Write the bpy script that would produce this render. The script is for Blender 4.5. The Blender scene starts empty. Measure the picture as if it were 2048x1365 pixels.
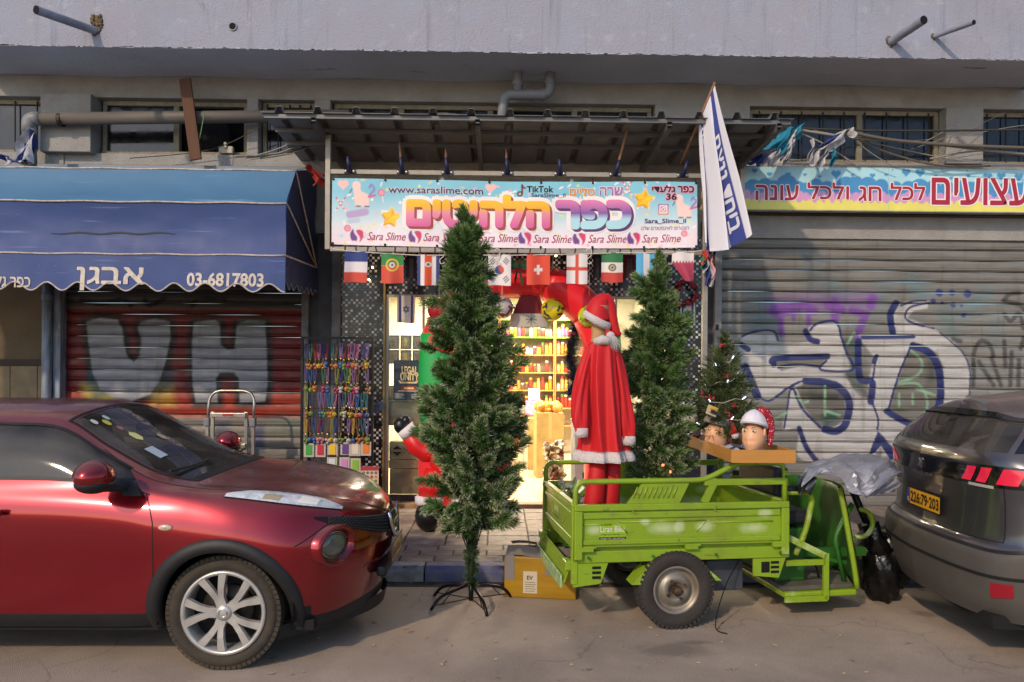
import bpy, bmesh, math, random
import numpy as np
from mathutils import Vector, Matrix, Euler

# ------------------------------------------------------------------ camera, sky, sun, exposure
SC = bpy.context.scene
COL = SC.collection
F, CX, HY, H = 1479.0, 1024.0, 745.0, 1.75        # focal length (px of a 2048 picture), principal column, horizon row, eye height
YAW, ROLL = math.radians(1.0), math.radians(0.4)
FW = Vector((math.sin(YAW), math.cos(YAW), 0))
RT0 = Vector((math.cos(YAW), -math.sin(YAW), 0))
UP0 = Vector((0, 0, 1))
RT = RT0*math.cos(ROLL) + UP0*math.sin(ROLL)
UP = UP0*math.cos(ROLL) - RT0*math.sin(ROLL)
cam = bpy.data.cameras.new('camera'); camo = bpy.data.objects.new('camera', cam); COL.objects.link(camo)
m4 = Matrix.Identity(4)
for i, v in enumerate((RT, UP, -FW)):
    for k in range(3): m4[k][i] = v[k]
m4.translation = (0, 0, H)
camo.matrix_world = m4
cam.sensor_width = 36; cam.lens = 36*F/2048; cam.shift_y = (HY-682.5)/2048
cam.clip_end = 400; cam.clip_start = 0.05
SC.camera = camo

SUN_DIR = Vector((0.62, 1.0, -0.72)).normalized()      # the way the light travels
W = bpy.data.worlds.new('World'); SC.world = W; W.use_nodes = True
wn = W.node_tree; bg = wn.nodes['Background']
sky = wn.nodes.new('ShaderNodeTexSky'); sky.sky_type = 'NISHITA'; sky.sun_disc = False
sky.sun_elevation = math.asin(-SUN_DIR.z)
sky.sun_rotation = math.atan2(-SUN_DIR.x, -SUN_DIR.y)
sky.air_density = 1.0; sky.dust_density = 1.0; sky.ozone_density = 3.0
wn.links.new(sky.outputs[0], bg.inputs[0]); bg.inputs[1].default_value = 0.145
sun = bpy.data.lights.new('sun', 'SUN'); suno = bpy.data.objects.new('sun', sun); COL.objects.link(suno)
sun.energy = 2.0; sun.angle = math.radians(1.8); sun.color = (1.0, 0.77, 0.53)
suno.rotation_euler = SUN_DIR.to_track_quat('-Z', 'Y').to_euler()
suno.location = (-6, -6, 9)
SC.view_settings.view_transform = 'Standard'; SC.view_settings.look = 'None'
SC.view_settings.gamma = 1; SC.view_settings.use_curve_mapping = False
SC.view_settings.exposure = 0.35
SC.cycles.use_denoising = True
SC.cycles.max_bounces = 8; SC.cycles.transparent_max_bounces = 12
SC.cycles.sample_clamp_indirect = 6

# ------------------------------------------------------------------ measuring helpers
def U(px, py, Y):
    "world point on the plane y=Y seen at a picture position"
    d = RT*((px-CX)/F) + UP*((HY-py)/F) + FW
    t = Y/d.y
    return Vector((d.x*t, Y, H + d.z*t))
def G(px, py, z=0.0):
    d = RT*((px-CX)/F) + UP*((HY-py)/F) + FW
    t = (z-H)/d.z
    return Vector((d.x*t, d.y*t, z))

def lin(c): return tuple(((x/12.92) if x <= 0.04045 else ((x+0.055)/1.055)**2.4) for x in c)
def hx(s):
    s = s.lstrip('#'); return lin(tuple(int(s[i:i+2], 16)/255 for i in (0, 2, 4)))

# ------------------------------------------------------------------ materials
MATS = {}
def mat(name, col=(.5, .5, .5), rough=.6, metal=0.0, var=0.0, vscale=6.0, col2=None, bump=0.0, bscale=40.0, coat=0.0,
        spec=.5, emit=None, estr=0.0, trans=0.0, ior=1.45, alpha=1.0, attr=None, sheen=0.0, rvar=0.0, aniso=None, detail=5.0):
    if name in MATS: return MATS[name]
    m = bpy.data.materials.new(name); m.use_nodes = True; MATS[name] = m
    nt = m.node_tree; N = nt.nodes; L = nt.links
    b = N['Principled BSDF']; 
    if isinstance(col, str): col = hx(col)
    if isinstance(col2, str): col2 = hx(col2)
    b.inputs['Base Color'].default_value = (*col, 1); b.inputs['Roughness'].default_value = rough
    b.inputs['Metallic'].default_value = metal; b.inputs['IOR'].default_value = ior
    b.inputs['Specular IOR Level'].default_value = spec
    b.inputs['Coat Weight'].default_value = coat; b.inputs['Coat Roughness'].default_value = .06
    b.inputs['Transmission Weight'].default_value = trans; b.inputs['Alpha'].default_value = alpha
    b.inputs['Sheen Weight'].default_value = sheen
    if emit is not None:
        b.inputs['Emission Color'].default_value = (*emit, 1); b.inputs['Emission Strength'].default_value = estr
    tc = N.new('ShaderNodeTexCoord')
    src = None
    if attr:
        a = N.new('ShaderNodeAttribute'); a.attribute_name = attr; src = a.outputs['Color']
    if var > 0:
        n = N.new('ShaderNodeTexNoise'); n.inputs['Scale'].default_value = vscale; n.inputs['Detail'].default_value = detail; n.inputs['Roughness'].default_value = .62
        L.new(tc.outputs['Object'], n.inputs['Vector'])
        if aniso:
            mp = N.new('ShaderNodeMapping'); mp.inputs['Scale'].default_value = aniso
            L.new(tc.outputs['Object'], mp.inputs['Vector']); L.new(mp.outputs[0], n.inputs['Vector'])
        r = N.new('ShaderNodeMapRange'); r.inputs[1].default_value = .32; r.inputs[2].default_value = .68
        L.new(n.outputs[0], r.inputs[0])
        mx = N.new('ShaderNodeMix'); mx.data_type = 'RGBA'
        if col2 is None:
            mx.blend_type = 'MULTIPLY'; mx.inputs[0].default_value = 1
            r.inputs[3].default_value = 1-var; r.inputs[4].default_value = 1+var*.35
            if src is not None: L.new(src, mx.inputs[6])
            else: mx.inputs[6].default_value = (*col, 1)
            L.new(r.outputs[0], mx.inputs[7])
        else:
            r.inputs[3].default_value = 0; r.inputs[4].default_value = var
            L.new(r.outputs[0], mx.inputs[0])
            if src is not None: L.new(src, mx.inputs[6])
            else: mx.inputs[6].default_value = (*col, 1)
            mx.inputs[7].default_value = (*col2, 1)
        src = mx.outputs[2]
    if src is not None: L.new(src, b.inputs['Base Color'])
    if rvar > 0:
        n3 = N.new('ShaderNodeTexNoise'); n3.inputs['Scale'].default_value = vscale*1.7; n3.inputs['Detail'].default_value = 6
        L.new(tc.outputs['Object'], n3.inputs['Vector'])
        r3 = N.new('ShaderNodeMapRange'); r3.inputs[1].default_value = .3; r3.inputs[2].default_value = .7
        r3.inputs[3].default_value = max(.02, rough-rvar); r3.inputs[4].default_value = min(1, rough+rvar)
        L.new(n3.outputs[0], r3.inputs[0]); L.new(r3.outputs[0], b.inputs['Roughness'])
    if bump > 0:
        n2 = N.new('ShaderNodeTexNoise'); n2.inputs['Scale'].default_value = bscale; n2.inputs['Detail'].default_value = 4
        L.new(tc.outputs['Object'], n2.inputs['Vector'])
        bp = N.new('ShaderNodeBump'); bp.inputs['Strength'].default_value = bump; bp.inputs['Distance'].default_value = .02
        L.new(n2.outputs[0], bp.inputs['Height']); L.new(bp.outputs[0], b.inputs['Normal'])
    return m
def nodes(m): return m.node_tree.nodes, m.node_tree.links, m.node_tree.nodes['Principled BSDF']

# ------------------------------------------------------------------ objects
def tag(o, label=None, cat=None, group=None, kind=None):
    if label: o['label'] = label
    if cat: o['category'] = cat
    if group: o['group'] = group
    if kind: o['kind'] = kind
    return o
def thing(name, label, cat, loc=(0, 0, 0), rz=0.0, group=None):
    o = bpy.data.objects.new(name, None); COL.objects.link(o)
    o.location = loc; o.rotation_euler = (0, 0, rz); o.empty_display_size = .1
    return tag(o, label, cat, group)
def link(name, me, m, parent=None, smooth=False, bevel=0.0, seg=2):
    if m is not None: me.materials.append(m)
    o = bpy.data.objects.new(name, me); COL.objects.link(o)
    if parent is not None: o.parent = parent
    if smooth:
        for p in me.polygons: p.use_smooth = True
    if bevel > 0:
        b = o.modifiers.new('bevel', 'BEVEL'); b.width = bevel; b.segments = seg; b.limit_method = 'ANGLE'; b.angle_limit = .6
        b.harden_normals = False
    return o

class MB:
    "collects shapes and links them as one mesh"
    def __init__(s): s.v = []; s.f = []; s.c = []
    def add(s, vs, fs):
        o = len(s.v); s.v += [tuple(v) for v in vs]; s.f += [tuple(i+o for i in f) for f in fs]; return s
    def box(s, c, d, rot=None):
        x, y, z = d[0]/2, d[1]/2, d[2]/2
        vs = [Vector(p) for p in ((-x,-y,-z),(x,-y,-z),(x,y,-z),(-x,y,-z),(-x,-y,z),(x,-y,z),(x,y,z),(-x,y,z))]
        if rot is not None:
            R = Euler(rot).to_matrix(); vs = [R @ v for v in vs]
        return s.add([v+Vector(c) for v in vs], [(0,3,2,1),(4,5,6,7),(0,1,5,4),(1,2,6,5),(2,3,7,6),(3,0,4,7)])
    def b2(s, x0, x1, y0, y1, z0, z1):
        return s.box(((x0+x1)/2, (y0+y1)/2, (z0+z1)/2), (abs(x1-x0), abs(y1-y0), abs(z1-z0)))
    def tube(s, pts, r, n=8, cap=True, closed=False):
        pts = [Vector(p) for p in pts]; m = len(pts)
        rs = r if isinstance(r, (list, tuple)) else [r]*m
        vs = []; fs = []; ref = None
        for i, p in enumerate(pts):
            if closed: t = pts[(i+1) % m]-pts[i-1]
            else: t = pts[min(i+1, m-1)]-pts[max(i-1, 0)]
            if t.length < 1e-9: t = Vector((0, 0, 1))
            t.normalize()
            if ref is None: ref = t.orthogonal().normalized()
            a = ref - t*ref.dot(t)
            if a.length < 1e-6: a = t.orthogonal()
            a.normalize(); ref = a; b = t.cross(a)
            for k in range(n):
                q = 2*math.pi*(k+.5)/n
                vs.append(p + (a*math.cos(q)+b*math.sin(q))*rs[i])
        lim = m if closed else m-1
        for i in range(lim):
            for k in range(n):
                j = (i+1) % m
                fs.append((i*n+k, i*n+(k+1) % n, j*n+(k+1) % n, j*n+k))
        if cap and not closed:
            fs.append(tuple(range(n-1, -1, -1))); fs.append(tuple((m-1)*n+k for k in range(n)))
        return s.add(vs, fs)
    def bar(s, p, q, w, h, up=(0, 0, 1)):
        "rectangular bar from p to q, w across, h along up"
        p = Vector(p); q = Vector(q); t = (q-p).normalized(); up = Vector(up)
        a = t.cross(up)
        if a.length < 1e-5: a = t.orthogonal()
        a.normalize(); b = a.cross(t).normalized()
        vs = []
        for c in (p, q):
            for sa, sb in ((-1,-1),(1,-1),(1,1),(-1,1)): vs.append(c + a*sa*w/2 + b*sb*h/2)
        return s.add(vs, [(0,1,2,3)[::-1],(4,5,6,7),(0,1,5,4),(1,2,6,5),(2,3,7,6),(3,0,4,7)])
    def prism(s, pts, d, close=True):
        "outline (list of 3d points) pushed along vector d"
        n = len(pts); d = Vector(d)
        vs = [Vector(p) for p in pts] + [Vector(p)+d for p in pts]
        fs = [(k, (k+1) % n, n+(k+1) % n, n+k) for k in range(n)]
        if close: fs += [tuple(range(n))[::-1], tuple(range(n, 2*n))]
        return s.add(vs, fs)
    def lathe(s, prof, c=(0, 0, 0), axis='z', n=24, a0=0, a1=2*math.pi):
        full = abs(a1-a0-2*math.pi) < 1e-6; m = n if full else n+1
        vs = []; fs = []
        for k in range(m):
            q = a0+(a1-a0)*k/n; cs, sn = math.cos(q), math.sin(q)
            for (r, h) in prof:
                p = {'z': (r*cs, r*sn, h), 'y': (r*cs, h, r*sn), 'x': (h, r*cs, r*sn)}[axis]
                vs.append(Vector(p)+Vector(c))
        L = len(prof)
        for k in range(n):
            k2 = (k+1) % m
            for i in range(L-1): fs.append((k*L+i, k2*L+i, k2*L+i+1, k*L+i+1))
        return s.add(vs, fs)
    def ball(s, c, r, n=12, m=8, fn=None):
        if not isinstance(r, (list, tuple)): r = (r, r, r)
        vs = []; fs = []
        for i in range(m+1):
            th = math.pi*i/m
            for k in range(n):
                ph = 2*math.pi*k/n
                d = Vector((math.sin(th)*math.cos(ph), math.sin(th)*math.sin(ph), math.cos(th)))
                sc = fn(d) if fn else 1
                vs.append(Vector(c)+Vector((d.x*r[0], d.y*r[1], d.z*r[2]))*sc)
        for i in range(m):
            for k in range(n): fs.append((i*n+k, (i+1)*n+k, (i+1)*n+(k+1) % n, i*n+(k+1) % n))
        return s.add(vs, fs)
    def grid(s, fn, nu, nv, wrapu=False):
        vs = [fn(i/nu, j/nv) for i in range(nu if wrapu else nu+1) for j in range(nv+1)]
        fs = []
        M = nu if wrapu else nu+1
        for i in range(nu):
            for j in range(nv):
                a = i*(nv+1)+j; b = ((i+1) % M)*(nv+1)+j
                fs.append((a, b, b+1, a+1))
        return s.add(vs, fs)
    def mesh(s, name='m'):
        me = bpy.data.meshes.new(name); me.from_pydata([tuple(v) for v in s.v], [], s.f); me.validate(); me.update()
        return me
    def build(s, name, m, parent=None, smooth=False, bevel=0.0, seg=2, fix=True):
        me = s.mesh(name)
        if fix:
            bm = bmesh.new(); bm.from_mesh(me); bmesh.ops.recalc_face_normals(bm, faces=bm.faces); bm.to_mesh(me); bm.free()
        return link(name, me, m, parent, smooth, bevel, seg)

def weld(o, d=1e-5):
    bm = bmesh.new(); bm.from_mesh(o.data); bmesh.ops.remove_doubles(bm, verts=bm.verts, dist=d)
    bmesh.ops.recalc_face_normals(bm, faces=bm.faces); bm.to_mesh(o.data); bm.free()
    return o
def smooth_by(o, ang=35):
    me = o.data
    for p in me.polygons: p.use_smooth = True
    bm = bmesh.new(); bm.from_mesh(me)
    for e in bm.edges:
        if len(e.link_faces) == 2 and e.calc_face_angle(0) > math.radians(ang): e.smooth = False
    bm.to_mesh(me); bm.free(); return o
def arc(c, r, a0, a1, n, ax1=(1,0,0), ax2=(0,0,1)):
    c = Vector(c); ax1 = Vector(ax1); ax2 = Vector(ax2)
    return [c+ax1*(r*math.cos(a0+(a1-a0)*k/n))+ax2*(r*math.sin(a0+(a1-a0)*k/n)) for k in range(n+1)]
def fillet(pts, r, n=5):
    "round the corners of a polyline"
    pts = [Vector(p) for p in pts]; out = [pts[0]]
    for i in range(1, len(pts)-1):
        a, b, c = pts[i-1], pts[i], pts[i+1]
        d1 = (a-b); d2 = (c-b); rr = min(r, d1.length*.49, d2.length*.49)
        p = b+d1.normalized()*rr; q = b+d2.normalized()*rr
        for k in range(n+1):
            t = k/n; out.append(p*(1-t)**2+b*2*t*(1-t)+q*t*t)
    return out+[pts[-1]]
def copy_tree(o, parent=None):
    c = o.copy(); COL.objects.link(c)
    if parent is not None: c.parent = parent
    for ch in o.children: copy_tree(ch, c)
    return c

# ------------------------------------------------------------------ printed / painted surfaces: a little canvas whose cells become the mesh's own paint
class Canvas:
    def __init__(s, x0, x1, z0, z1, res, bg):
        s.x0, s.x1, s.z0, s.z1 = x0, x1, z0, z1
        s.nx = max(2, int(round(abs(x1-x0)/res))+1); s.nz = max(2, int(round(abs(z1-z0)/res))+1)
        s.X, s.Z = np.meshgrid(np.linspace(x0, x1, s.nx), np.linspace(z0, z1, s.nz), indexing='ij')
        s.C = np.zeros((s.nx, s.nz, 3)); s.C[:] = hx(bg) if isinstance(bg, str) else bg
        s.soft = res*.6
    def mask(s, d): return np.clip(.5-d/(2*s.soft), 0, 1)          # d: signed distance, negative inside
    def put(s, m, col, a=1.0):
        col = hx(col) if isinstance(col, str) else col
        m = (m*a)[..., None]; s.C = s.C*(1-m)+np.array(col)*m; return s
    def disc(s, x, z, r, col, a=1.0, rz=None, soft=None):
        rz = rz or r
        d = (np.sqrt(((s.X-x)/r)**2+((s.Z-z)/rz)**2)-1)*min(abs(r), abs(rz))
        m = s.mask(d) if not soft else np.clip(.5-d/(2*soft), 0, 1)
        return s.put(m, col, a)
    def ring(s, x, z, r, w, col, a=1.0):
        return s.put(s.mask(np.abs(np.hypot(s.X-x, s.Z-z)-r)-w/2), col, a)
    def dist(s, pts, closed=False):
        D = np.full(s.X.shape, 1e9); pts = list(pts)+([pts[0]] if closed else [])
        for (ax, az), (bx, bz) in zip(pts[:-1], pts[1:]):
            vx, vz = bx-ax, bz-az; L = vx*vx+vz*vz+1e-12
            t = np.clip(((s.X-ax)*vx+(s.Z-az)*vz)/L, 0, 1)
            D = np.minimum(D, np.hypot(s.X-ax-t*vx, s.Z-az-t*vz))
        return D
    def stroke(s, pts, w, col, a=1.0, closed=False, soft=None):
        d = s.dist(pts, closed)-w/2
        return s.put(s.mask(d) if not soft else np.clip(.5-d/(2*soft), 0, 1), col, a)
    def poly(s, pts, col, a=1.0, soft=None):
        ins = np.zeros(s.X.shape, bool); n = len(pts)
        for i in range(n):
            (ax, az), (bx, bz) = pts[i], pts[(i+1) % n]
            if az == bz: continue
            c = ((az > s.Z) != (bz > s.Z)) & (s.X < (bx-ax)*(s.Z-az)/(bz-az)+ax)
            ins ^= c
        d = s.dist(pts, True); d = np.where(ins, -d, d)
        return s.put(s.mask(d) if not soft else np.clip(.5-d/(2*soft), 0, 1), col, a)
    def rect(s, x0, x1, z0, z1, col, a=1.0): return s.poly([(x0, z0), (x1, z0), (x1, z1), (x0, z1)], col, a)
    def mesh(s, fn, name='m'):
        "fn(x,z)->point; gives a mesh carrying the paint as colour attribute 'paint'"
        nx, nz = s.nx, s.nz
        vs = [tuple(fn(a, b)) for a, b in zip(s.X.ravel().tolist(), s.Z.ravel().tolist())]
        fs = [(i*nz+j, (i+1)*nz+j, (i+1)*nz+j+1, i*nz+j+1) for i in range(nx-1) for j in range(nz-1)]
        me = bpy.data.meshes.new(name); me.from_pydata(vs, [], fs)
        at = me.color_attributes.new('paint', 'FLOAT_COLOR', 'POINT')
        buf = np.ones((nx*nz, 4), np.float32); buf[:, :3] = s.C.reshape(-1, 3)
        at.data.foreach_set('color', buf.ravel())
        return me
def spline(pts, n=8, closed=False):
    pts = [np.array(p, float) for p in pts]; m = len(pts); out = []
    for i in range(m if closed else m-1):
        if closed: p0, p1, p2, p3 = pts[i-1], pts[i], pts[(i+1) % m], pts[(i+2) % m]
        else: p0, p1, p2, p3 = pts[max(i-1, 0)], pts[i], pts[i+1], pts[min(i+2, m-1)]
        for k in range(n):
            t = k/n; out.append(.5*((2*p1)+(-p0+p2)*t+(2*p0-5*p1+4*p2-p3)*t*t+(-p0+3*p1-3*p2+p3)*t**3))
    if not closed: out.append(pts[-1])
    return [tuple(p) for p in out]

# ------------------------------------------------------------------ lettering
def _txt(body, off, shear=0.0):
    c = bpy.data.curves.new('lettering', 'FONT'); c.body = body; c.offset = off; c.shear = shear; c.resolution_u = 3
    o = bpy.data.objects.new('lettering_tmp', c); sc = bpy.data.scenes.new('lettering_desk'); sc.collection.objects.link(o)
    vl = sc.view_layers[0]; vl.update(); dg = vl.depsgraph; dg.update()
    me = bpy.data.meshes.new_from_object(o.evaluated_get(dg)); bpy.data.scenes.remove(sc)
    bpy.data.objects.remove(o); bpy.data.curves.remove(c)
    co = np.array([v.co[:] for v in me.vertices]) if len(me.vertices) else np.zeros((1, 3))
    return me, co
def lettering(body, box, fn, m, parent, bold=0.0, heb=False, shear=0.0, name='lettering', fit=None):
    "print text into box=(x0,x1,z0,z1) mapped through fn(x,z)->point"
    if heb: body = body[::-1]
    x0, x1, z0, z1 = box
    me0, c0 = _txt(body, 0, shear)
    if bold and heb:                      # thicken by laying shifted copies on top of each other
        x_, z_ = zip(*[(0, 0)]+[(bold*math.cos(a), bold*math.sin(a)) for a in np.linspace(0, 2*math.pi, 13)[:-1]])
        lo, hi = c0.min(0), c0.max(0); sx = (x1-x0)/max(hi[0]-lo[0], 1e-6); sz = (z1-z0)/max(hi[1]-lo[1], 1e-6)
        fs = [tuple(p.vertices) for p in me0.polygons]; mb = MB(); sb = min(sx, sz)
        for k in range(13):
            mb.add([fn(x0+(c[0]-lo[0])*sx+x_[k]*sb, z0+(c[1]-lo[1])*sz+z_[k]*sb)+Vector((0, -.00012*k, 0)) for c in c0], fs)
        return mb.build(name, m, parent, fix=False)
    me, c = (_txt(body, bold, shear) if bold else (me0, c0))
    lo, hi = c0.min(0), c0.max(0)
    sx = (x1-x0)/max(hi[0]-lo[0], 1e-6); sz = (z1-z0)/max(hi[1]-lo[1], 1e-6)
    for i, v in enumerate(me.vertices):
        v.co = fn(x0+(c[i, 0]-lo[0])*sx, z0+(c[i, 1]-lo[1])*sz)
    o = link(name, me, m, parent)
    return o
def plane_fn(Y, off=0.0): return lambda x, z: Vector((x, Y-off, z))
random.seed(7); np.random.seed(7)
# ================================================================== SETTING
asphalt = mat('asphalt', '#aa9a8b', .82, var=.9, vscale=1.1, col2='#8c7d70', bump=.45, bscale=170, detail=9)
N_, L_, B_ = nodes(asphalt)
def overlay(m, scale, lo, hi, colr, amt, aniso=None, detail=6, dist=0.0):
    "second layer of wear over whatever drives the base colour"
    N, L, B = nodes(m); tc = N.new('ShaderNodeTexCoord'); n = N.new('ShaderNodeTexNoise')
    n.inputs['Scale'].default_value = scale; n.inputs['Detail'].default_value = detail; n.inputs['Roughness'].default_value = .6; n.inputs['Distortion'].default_value = dist
    mp = N.new('ShaderNodeMapping'); mp.inputs['Scale'].default_value = aniso or (1, 1, 1); mp.inputs['Location'].default_value = (scale*3.1, 1.7, scale)
    L.new(tc.outputs['Object'], mp.inputs[0]); L.new(mp.outputs[0], n.inputs['Vector'])
    r = N.new('ShaderNodeMapRange'); r.inputs[1].default_value = lo; r.inputs[2].default_value = hi; r.inputs[4].default_value = amt
    L.new(n.outputs[0], r.inputs[0])
    mx = N.new('ShaderNodeMix'); mx.data_type = 'RGBA'; L.new(r.outputs[0], mx.inputs[0])
    src = B.inputs['Base Color'].links
    if src: L.new(src[0].from_socket, mx.inputs[6])
    else: mx.inputs[6].default_value = B.inputs['Base Color'].default_value
    mx.inputs[7].default_value = (*hx(colr), 1); L.new(mx.outputs[2], B.inputs['Base Color'])
    return m
overlay(asphalt, .55, .52, .75, '#6a625b', .7, dist=.6)
overlay(asphalt, 95, .58, .70, '#b5a899', .6); overlay(asphalt, 130, .60, .70, '#5c544d', .55)
overlay(asphalt, 7, .66, .74, '#332e2b', .75)
overlay(asphalt, 2.3, .30, .20, '#9a8c7e', .6)
def stain(m, x, y, rx, ry, colr, amt, edge=.25, xz=False):
    "one dark spill with a ragged edge at a place on the road"
    N, L, B = nodes(m); tc = N.new('ShaderNodeTexCoord'); n = N.new('ShaderNodeTexNoise'); n.inputs['Scale'].default_value = 9; n.inputs['Detail'].default_value = 6; L.new(tc.outputs['Object'], n.inputs['Vector'])
    mp = N.new('ShaderNodeMapping'); mp.vector_type = 'POINT'; mp.inputs['Location'].default_value = (-x/rx, 0, -y/ry) if xz else (-x/rx, -y/ry, 0); mp.inputs['Scale'].default_value = (1/rx, 0, 1/ry) if xz else (1/rx, 1/ry, 0); L.new(tc.outputs['Object'], mp.inputs[0])
    ln = N.new('ShaderNodeVectorMath'); ln.operation = 'LENGTH'; L.new(mp.outputs[0], ln.inputs[0])
    a = N.new('ShaderNodeMath'); a.operation = 'MULTIPLY_ADD'; a.inputs[1].default_value = 1.1; L.new(n.outputs[0], a.inputs[0]); L.new(ln.outputs['Value'], a.inputs[2])
    r = N.new('ShaderNodeMapRange'); r.inputs[1].default_value = 1.5; r.inputs[2].default_value = 1.5-edge; r.inputs[3].default_value = 0; r.inputs[4].default_value = amt; L.new(a.outputs[0], r.inputs[0])
    mx = N.new('ShaderNodeMix'); mx.data_type = 'RGBA'; L.new(r.outputs[0], mx.inputs[0]); src = B.inputs['Base Color'].links[0].from_socket; L.new(src, mx.inputs[6]); mx.inputs[7].default_value = (*hx(colr), 1); L.new(mx.outputs[2], B.inputs['Base Color'])
for px, py, rx, ry in ((1345, 1300, .30, .16), (1850, 1228, .14, .10), (1390, 1285, .16, .05)):
    g_ = G(px, py); stain(asphalt, g_.x, g_.y, rx, ry, '#574f49', .5, .5)
def cracks(m, scale, width, colr, amt, warp=.25):
    N, L, B = nodes(m); tc = N.new('ShaderNodeTexCoord'); n = N.new('ShaderNodeTexNoise'); n.inputs['Scale'].default_value = scale*3; n.inputs['Detail'].default_value = 8; L.new(tc.outputs['Object'], n.inputs['Vector'])
    mv = N.new('ShaderNodeVectorMath'); mv.operation = 'SCALE'; mv.inputs[3].default_value = warp/scale*1.2; L.new(n.outputs['Color'], mv.inputs[0]); ad = N.new('ShaderNodeVectorMath'); L.new(tc.outputs['Object'], ad.inputs[0]); L.new(mv.outputs[0], ad.inputs[1])
    vo = N.new('ShaderNodeTexVoronoi'); vo.feature = 'DISTANCE_TO_EDGE'; vo.inputs['Scale'].default_value = scale; L.new(ad.outputs[0], vo.inputs['Vector'])
    r = N.new('ShaderNodeMapRange'); r.inputs[1].default_value = width; r.inputs[2].default_value = 0; r.inputs[4].default_value = amt; L.new(vo.outputs['Distance'], r.inputs[0])
    gt = N.new('ShaderNodeTexNoise'); gt.inputs['Scale'].default_value = scale*.9; L.new(tc.outputs['Object'], gt.inputs['Vector']); g2 = N.new('ShaderNodeMapRange'); g2.inputs[1].default_value = .48; g2.inputs[2].default_value = .58; L.new(gt.outputs[0], g2.inputs[0])
    ml = N.new('ShaderNodeMath'); ml.operation = 'MULTIPLY'; L.new(r.outputs[0], ml.inputs[0]); L.new(g2.outputs[0], ml.inputs[1])
    mx = N.new('ShaderNodeMix'); mx.data_type = 'RGBA'; L.new(ml.outputs[0], mx.inputs[0]); L.new(B.inputs['Base Color'].links[0].from_socket, mx.inputs[6]); mx.inputs[7].default_value = (*hx(colr), 1); L.new(mx.outputs[2], B.inputs['Base Color'])
cracks(asphalt, .7, .007, '#4a433d', .4)
rd = MB().grid(lambda u, v: (-40+80*u, -30+36.2*v, .008*math.sin(u*90)*0+.0), 8, 8).build('road', asphalt); tag(rd, kind='structure')
mortar = mat('mortar', '#4c463f', .95, var=.4, vscale=9)
conc = mat('concrete_paver', '#8f8377', .8, var=.45, vscale=7, bump=.25, bscale=90)
overlay(conc, 1.4, .50, .70, '#5d554d', .6)
overlay(conc, 22, .60, .70, '#463f39', .5)
PZ = .13
pv = MB().b2(-40, 40, 6.30, 9.2, -.2, PZ-.012).build('pavement', mortar); tag(pv, kind='structure')
R = random.Random(3)
def tile_mesh(w, d, seed):
    r = random.Random(seed); g = .006
    mb = MB(); x, y = w/2-g, d/2-g; h = .012; c = .006
    mb.add([(-x, -y, -.03), (x, -y, -.03), (x, y, -.03), (-x, y, -.03), (-x, -y, -c), (x, -y, -c), (x, y, -c), (-x, y, -c),
            (-x+c, -y+c, 0), (x-c, -y+c, 0), (x-c, y-c, 0), (-x+c, y-c, 0)],
           [(0,1,5,4),(1,2,6,5),(2,3,7,6),(3,0,4,7),(4,5,9,8),(5,6,10,9),(6,7,11,10),(7,4,8,11),(8,9,10,11)])
    me = mb.mesh('paving_tile'); me.materials.append(conc); return me
tmB = [tile_mesh(.4, .4, k) for k in range(2)]; tmA = [tile_mesh(.3, .2, k) for k in range(2)]
def lay(me, x, y):
    o = bpy.data.objects.new('paving_tile', me); COL.objects.link(o); o.parent = pv
    o.location = (x, y, PZ+R.uniform(-.003, .003)); o.rotation_euler = (R.uniform(-.006, .006), R.uniform(-.006, .006), R.uniform(-.008, .008))
for r_ in range(3):
    for k in range(27): lay(tmA[k % 2], -4+.3*k+(.15 if r_ % 2 else 0), 6.43+.2*r_)
for r_ in range(5):
    for k in range(20): lay(tmB[k % 2], -3.9+.4*k, 7.13+.4*r_)
farpave = MB(); farpave.b2(-40, -4.16, 6.33, 9.2, -.1, PZ-.001); farpave.b2(4.4, 40, 6.33, 9.2, -.1, PZ-.001)
farpave.build('far_pavement', conc, pv)

kw = mat('kerb_white_paint', '#8d9096', .75, var=.9, vscale=9, col2='#646260', bump=.2, bscale=60)
kb = mat('kerb_blue_paint', '#48507a', .7, var=.9, vscale=9, col2='#6a6a78', bump=.2, bscale=60)
for k_ in (kw, kb): overlay(k_, 15, .58, .64, '#4b4640', .8)
kerb = thing('kerb', 'kerb of painted stones', 'kerb'); del kerb['category']; del kerb['label']; tag(kerb, kind='structure')
prof = [(6.155, -.1), (6.155, .085), (6.185, .105), (6.20, .128), (6.325, .132), (6.325, -.1)]
xk = -8.61
for k in range(17):
    L0 = 1.0 if k != 0 else 1.0
    MB().prism([(xk+.006, y, z) for y, z in prof], (L0-.012, 0, 0)).build('kerb_stone', kw if k % 2 else kb, kerb, bevel=.006)
    xk += L0
kf = MB(); kf.b2(-40, -8.62, 6.17, 6.325, -.1, .12); kf.b2(xk+.01, 40, 6.17, 6.325, -.1, .12); kf.build('kerb_run', kw, kerb)
gut = mat('gutter_dirt', '#4b433b', .95, var=.7, vscale=5, bump=.4, bscale=80)
tag(MB().b2(-40, 40, 6.02, 6.16, -.05, .004).build('gutter', gut), kind='structure')

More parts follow.
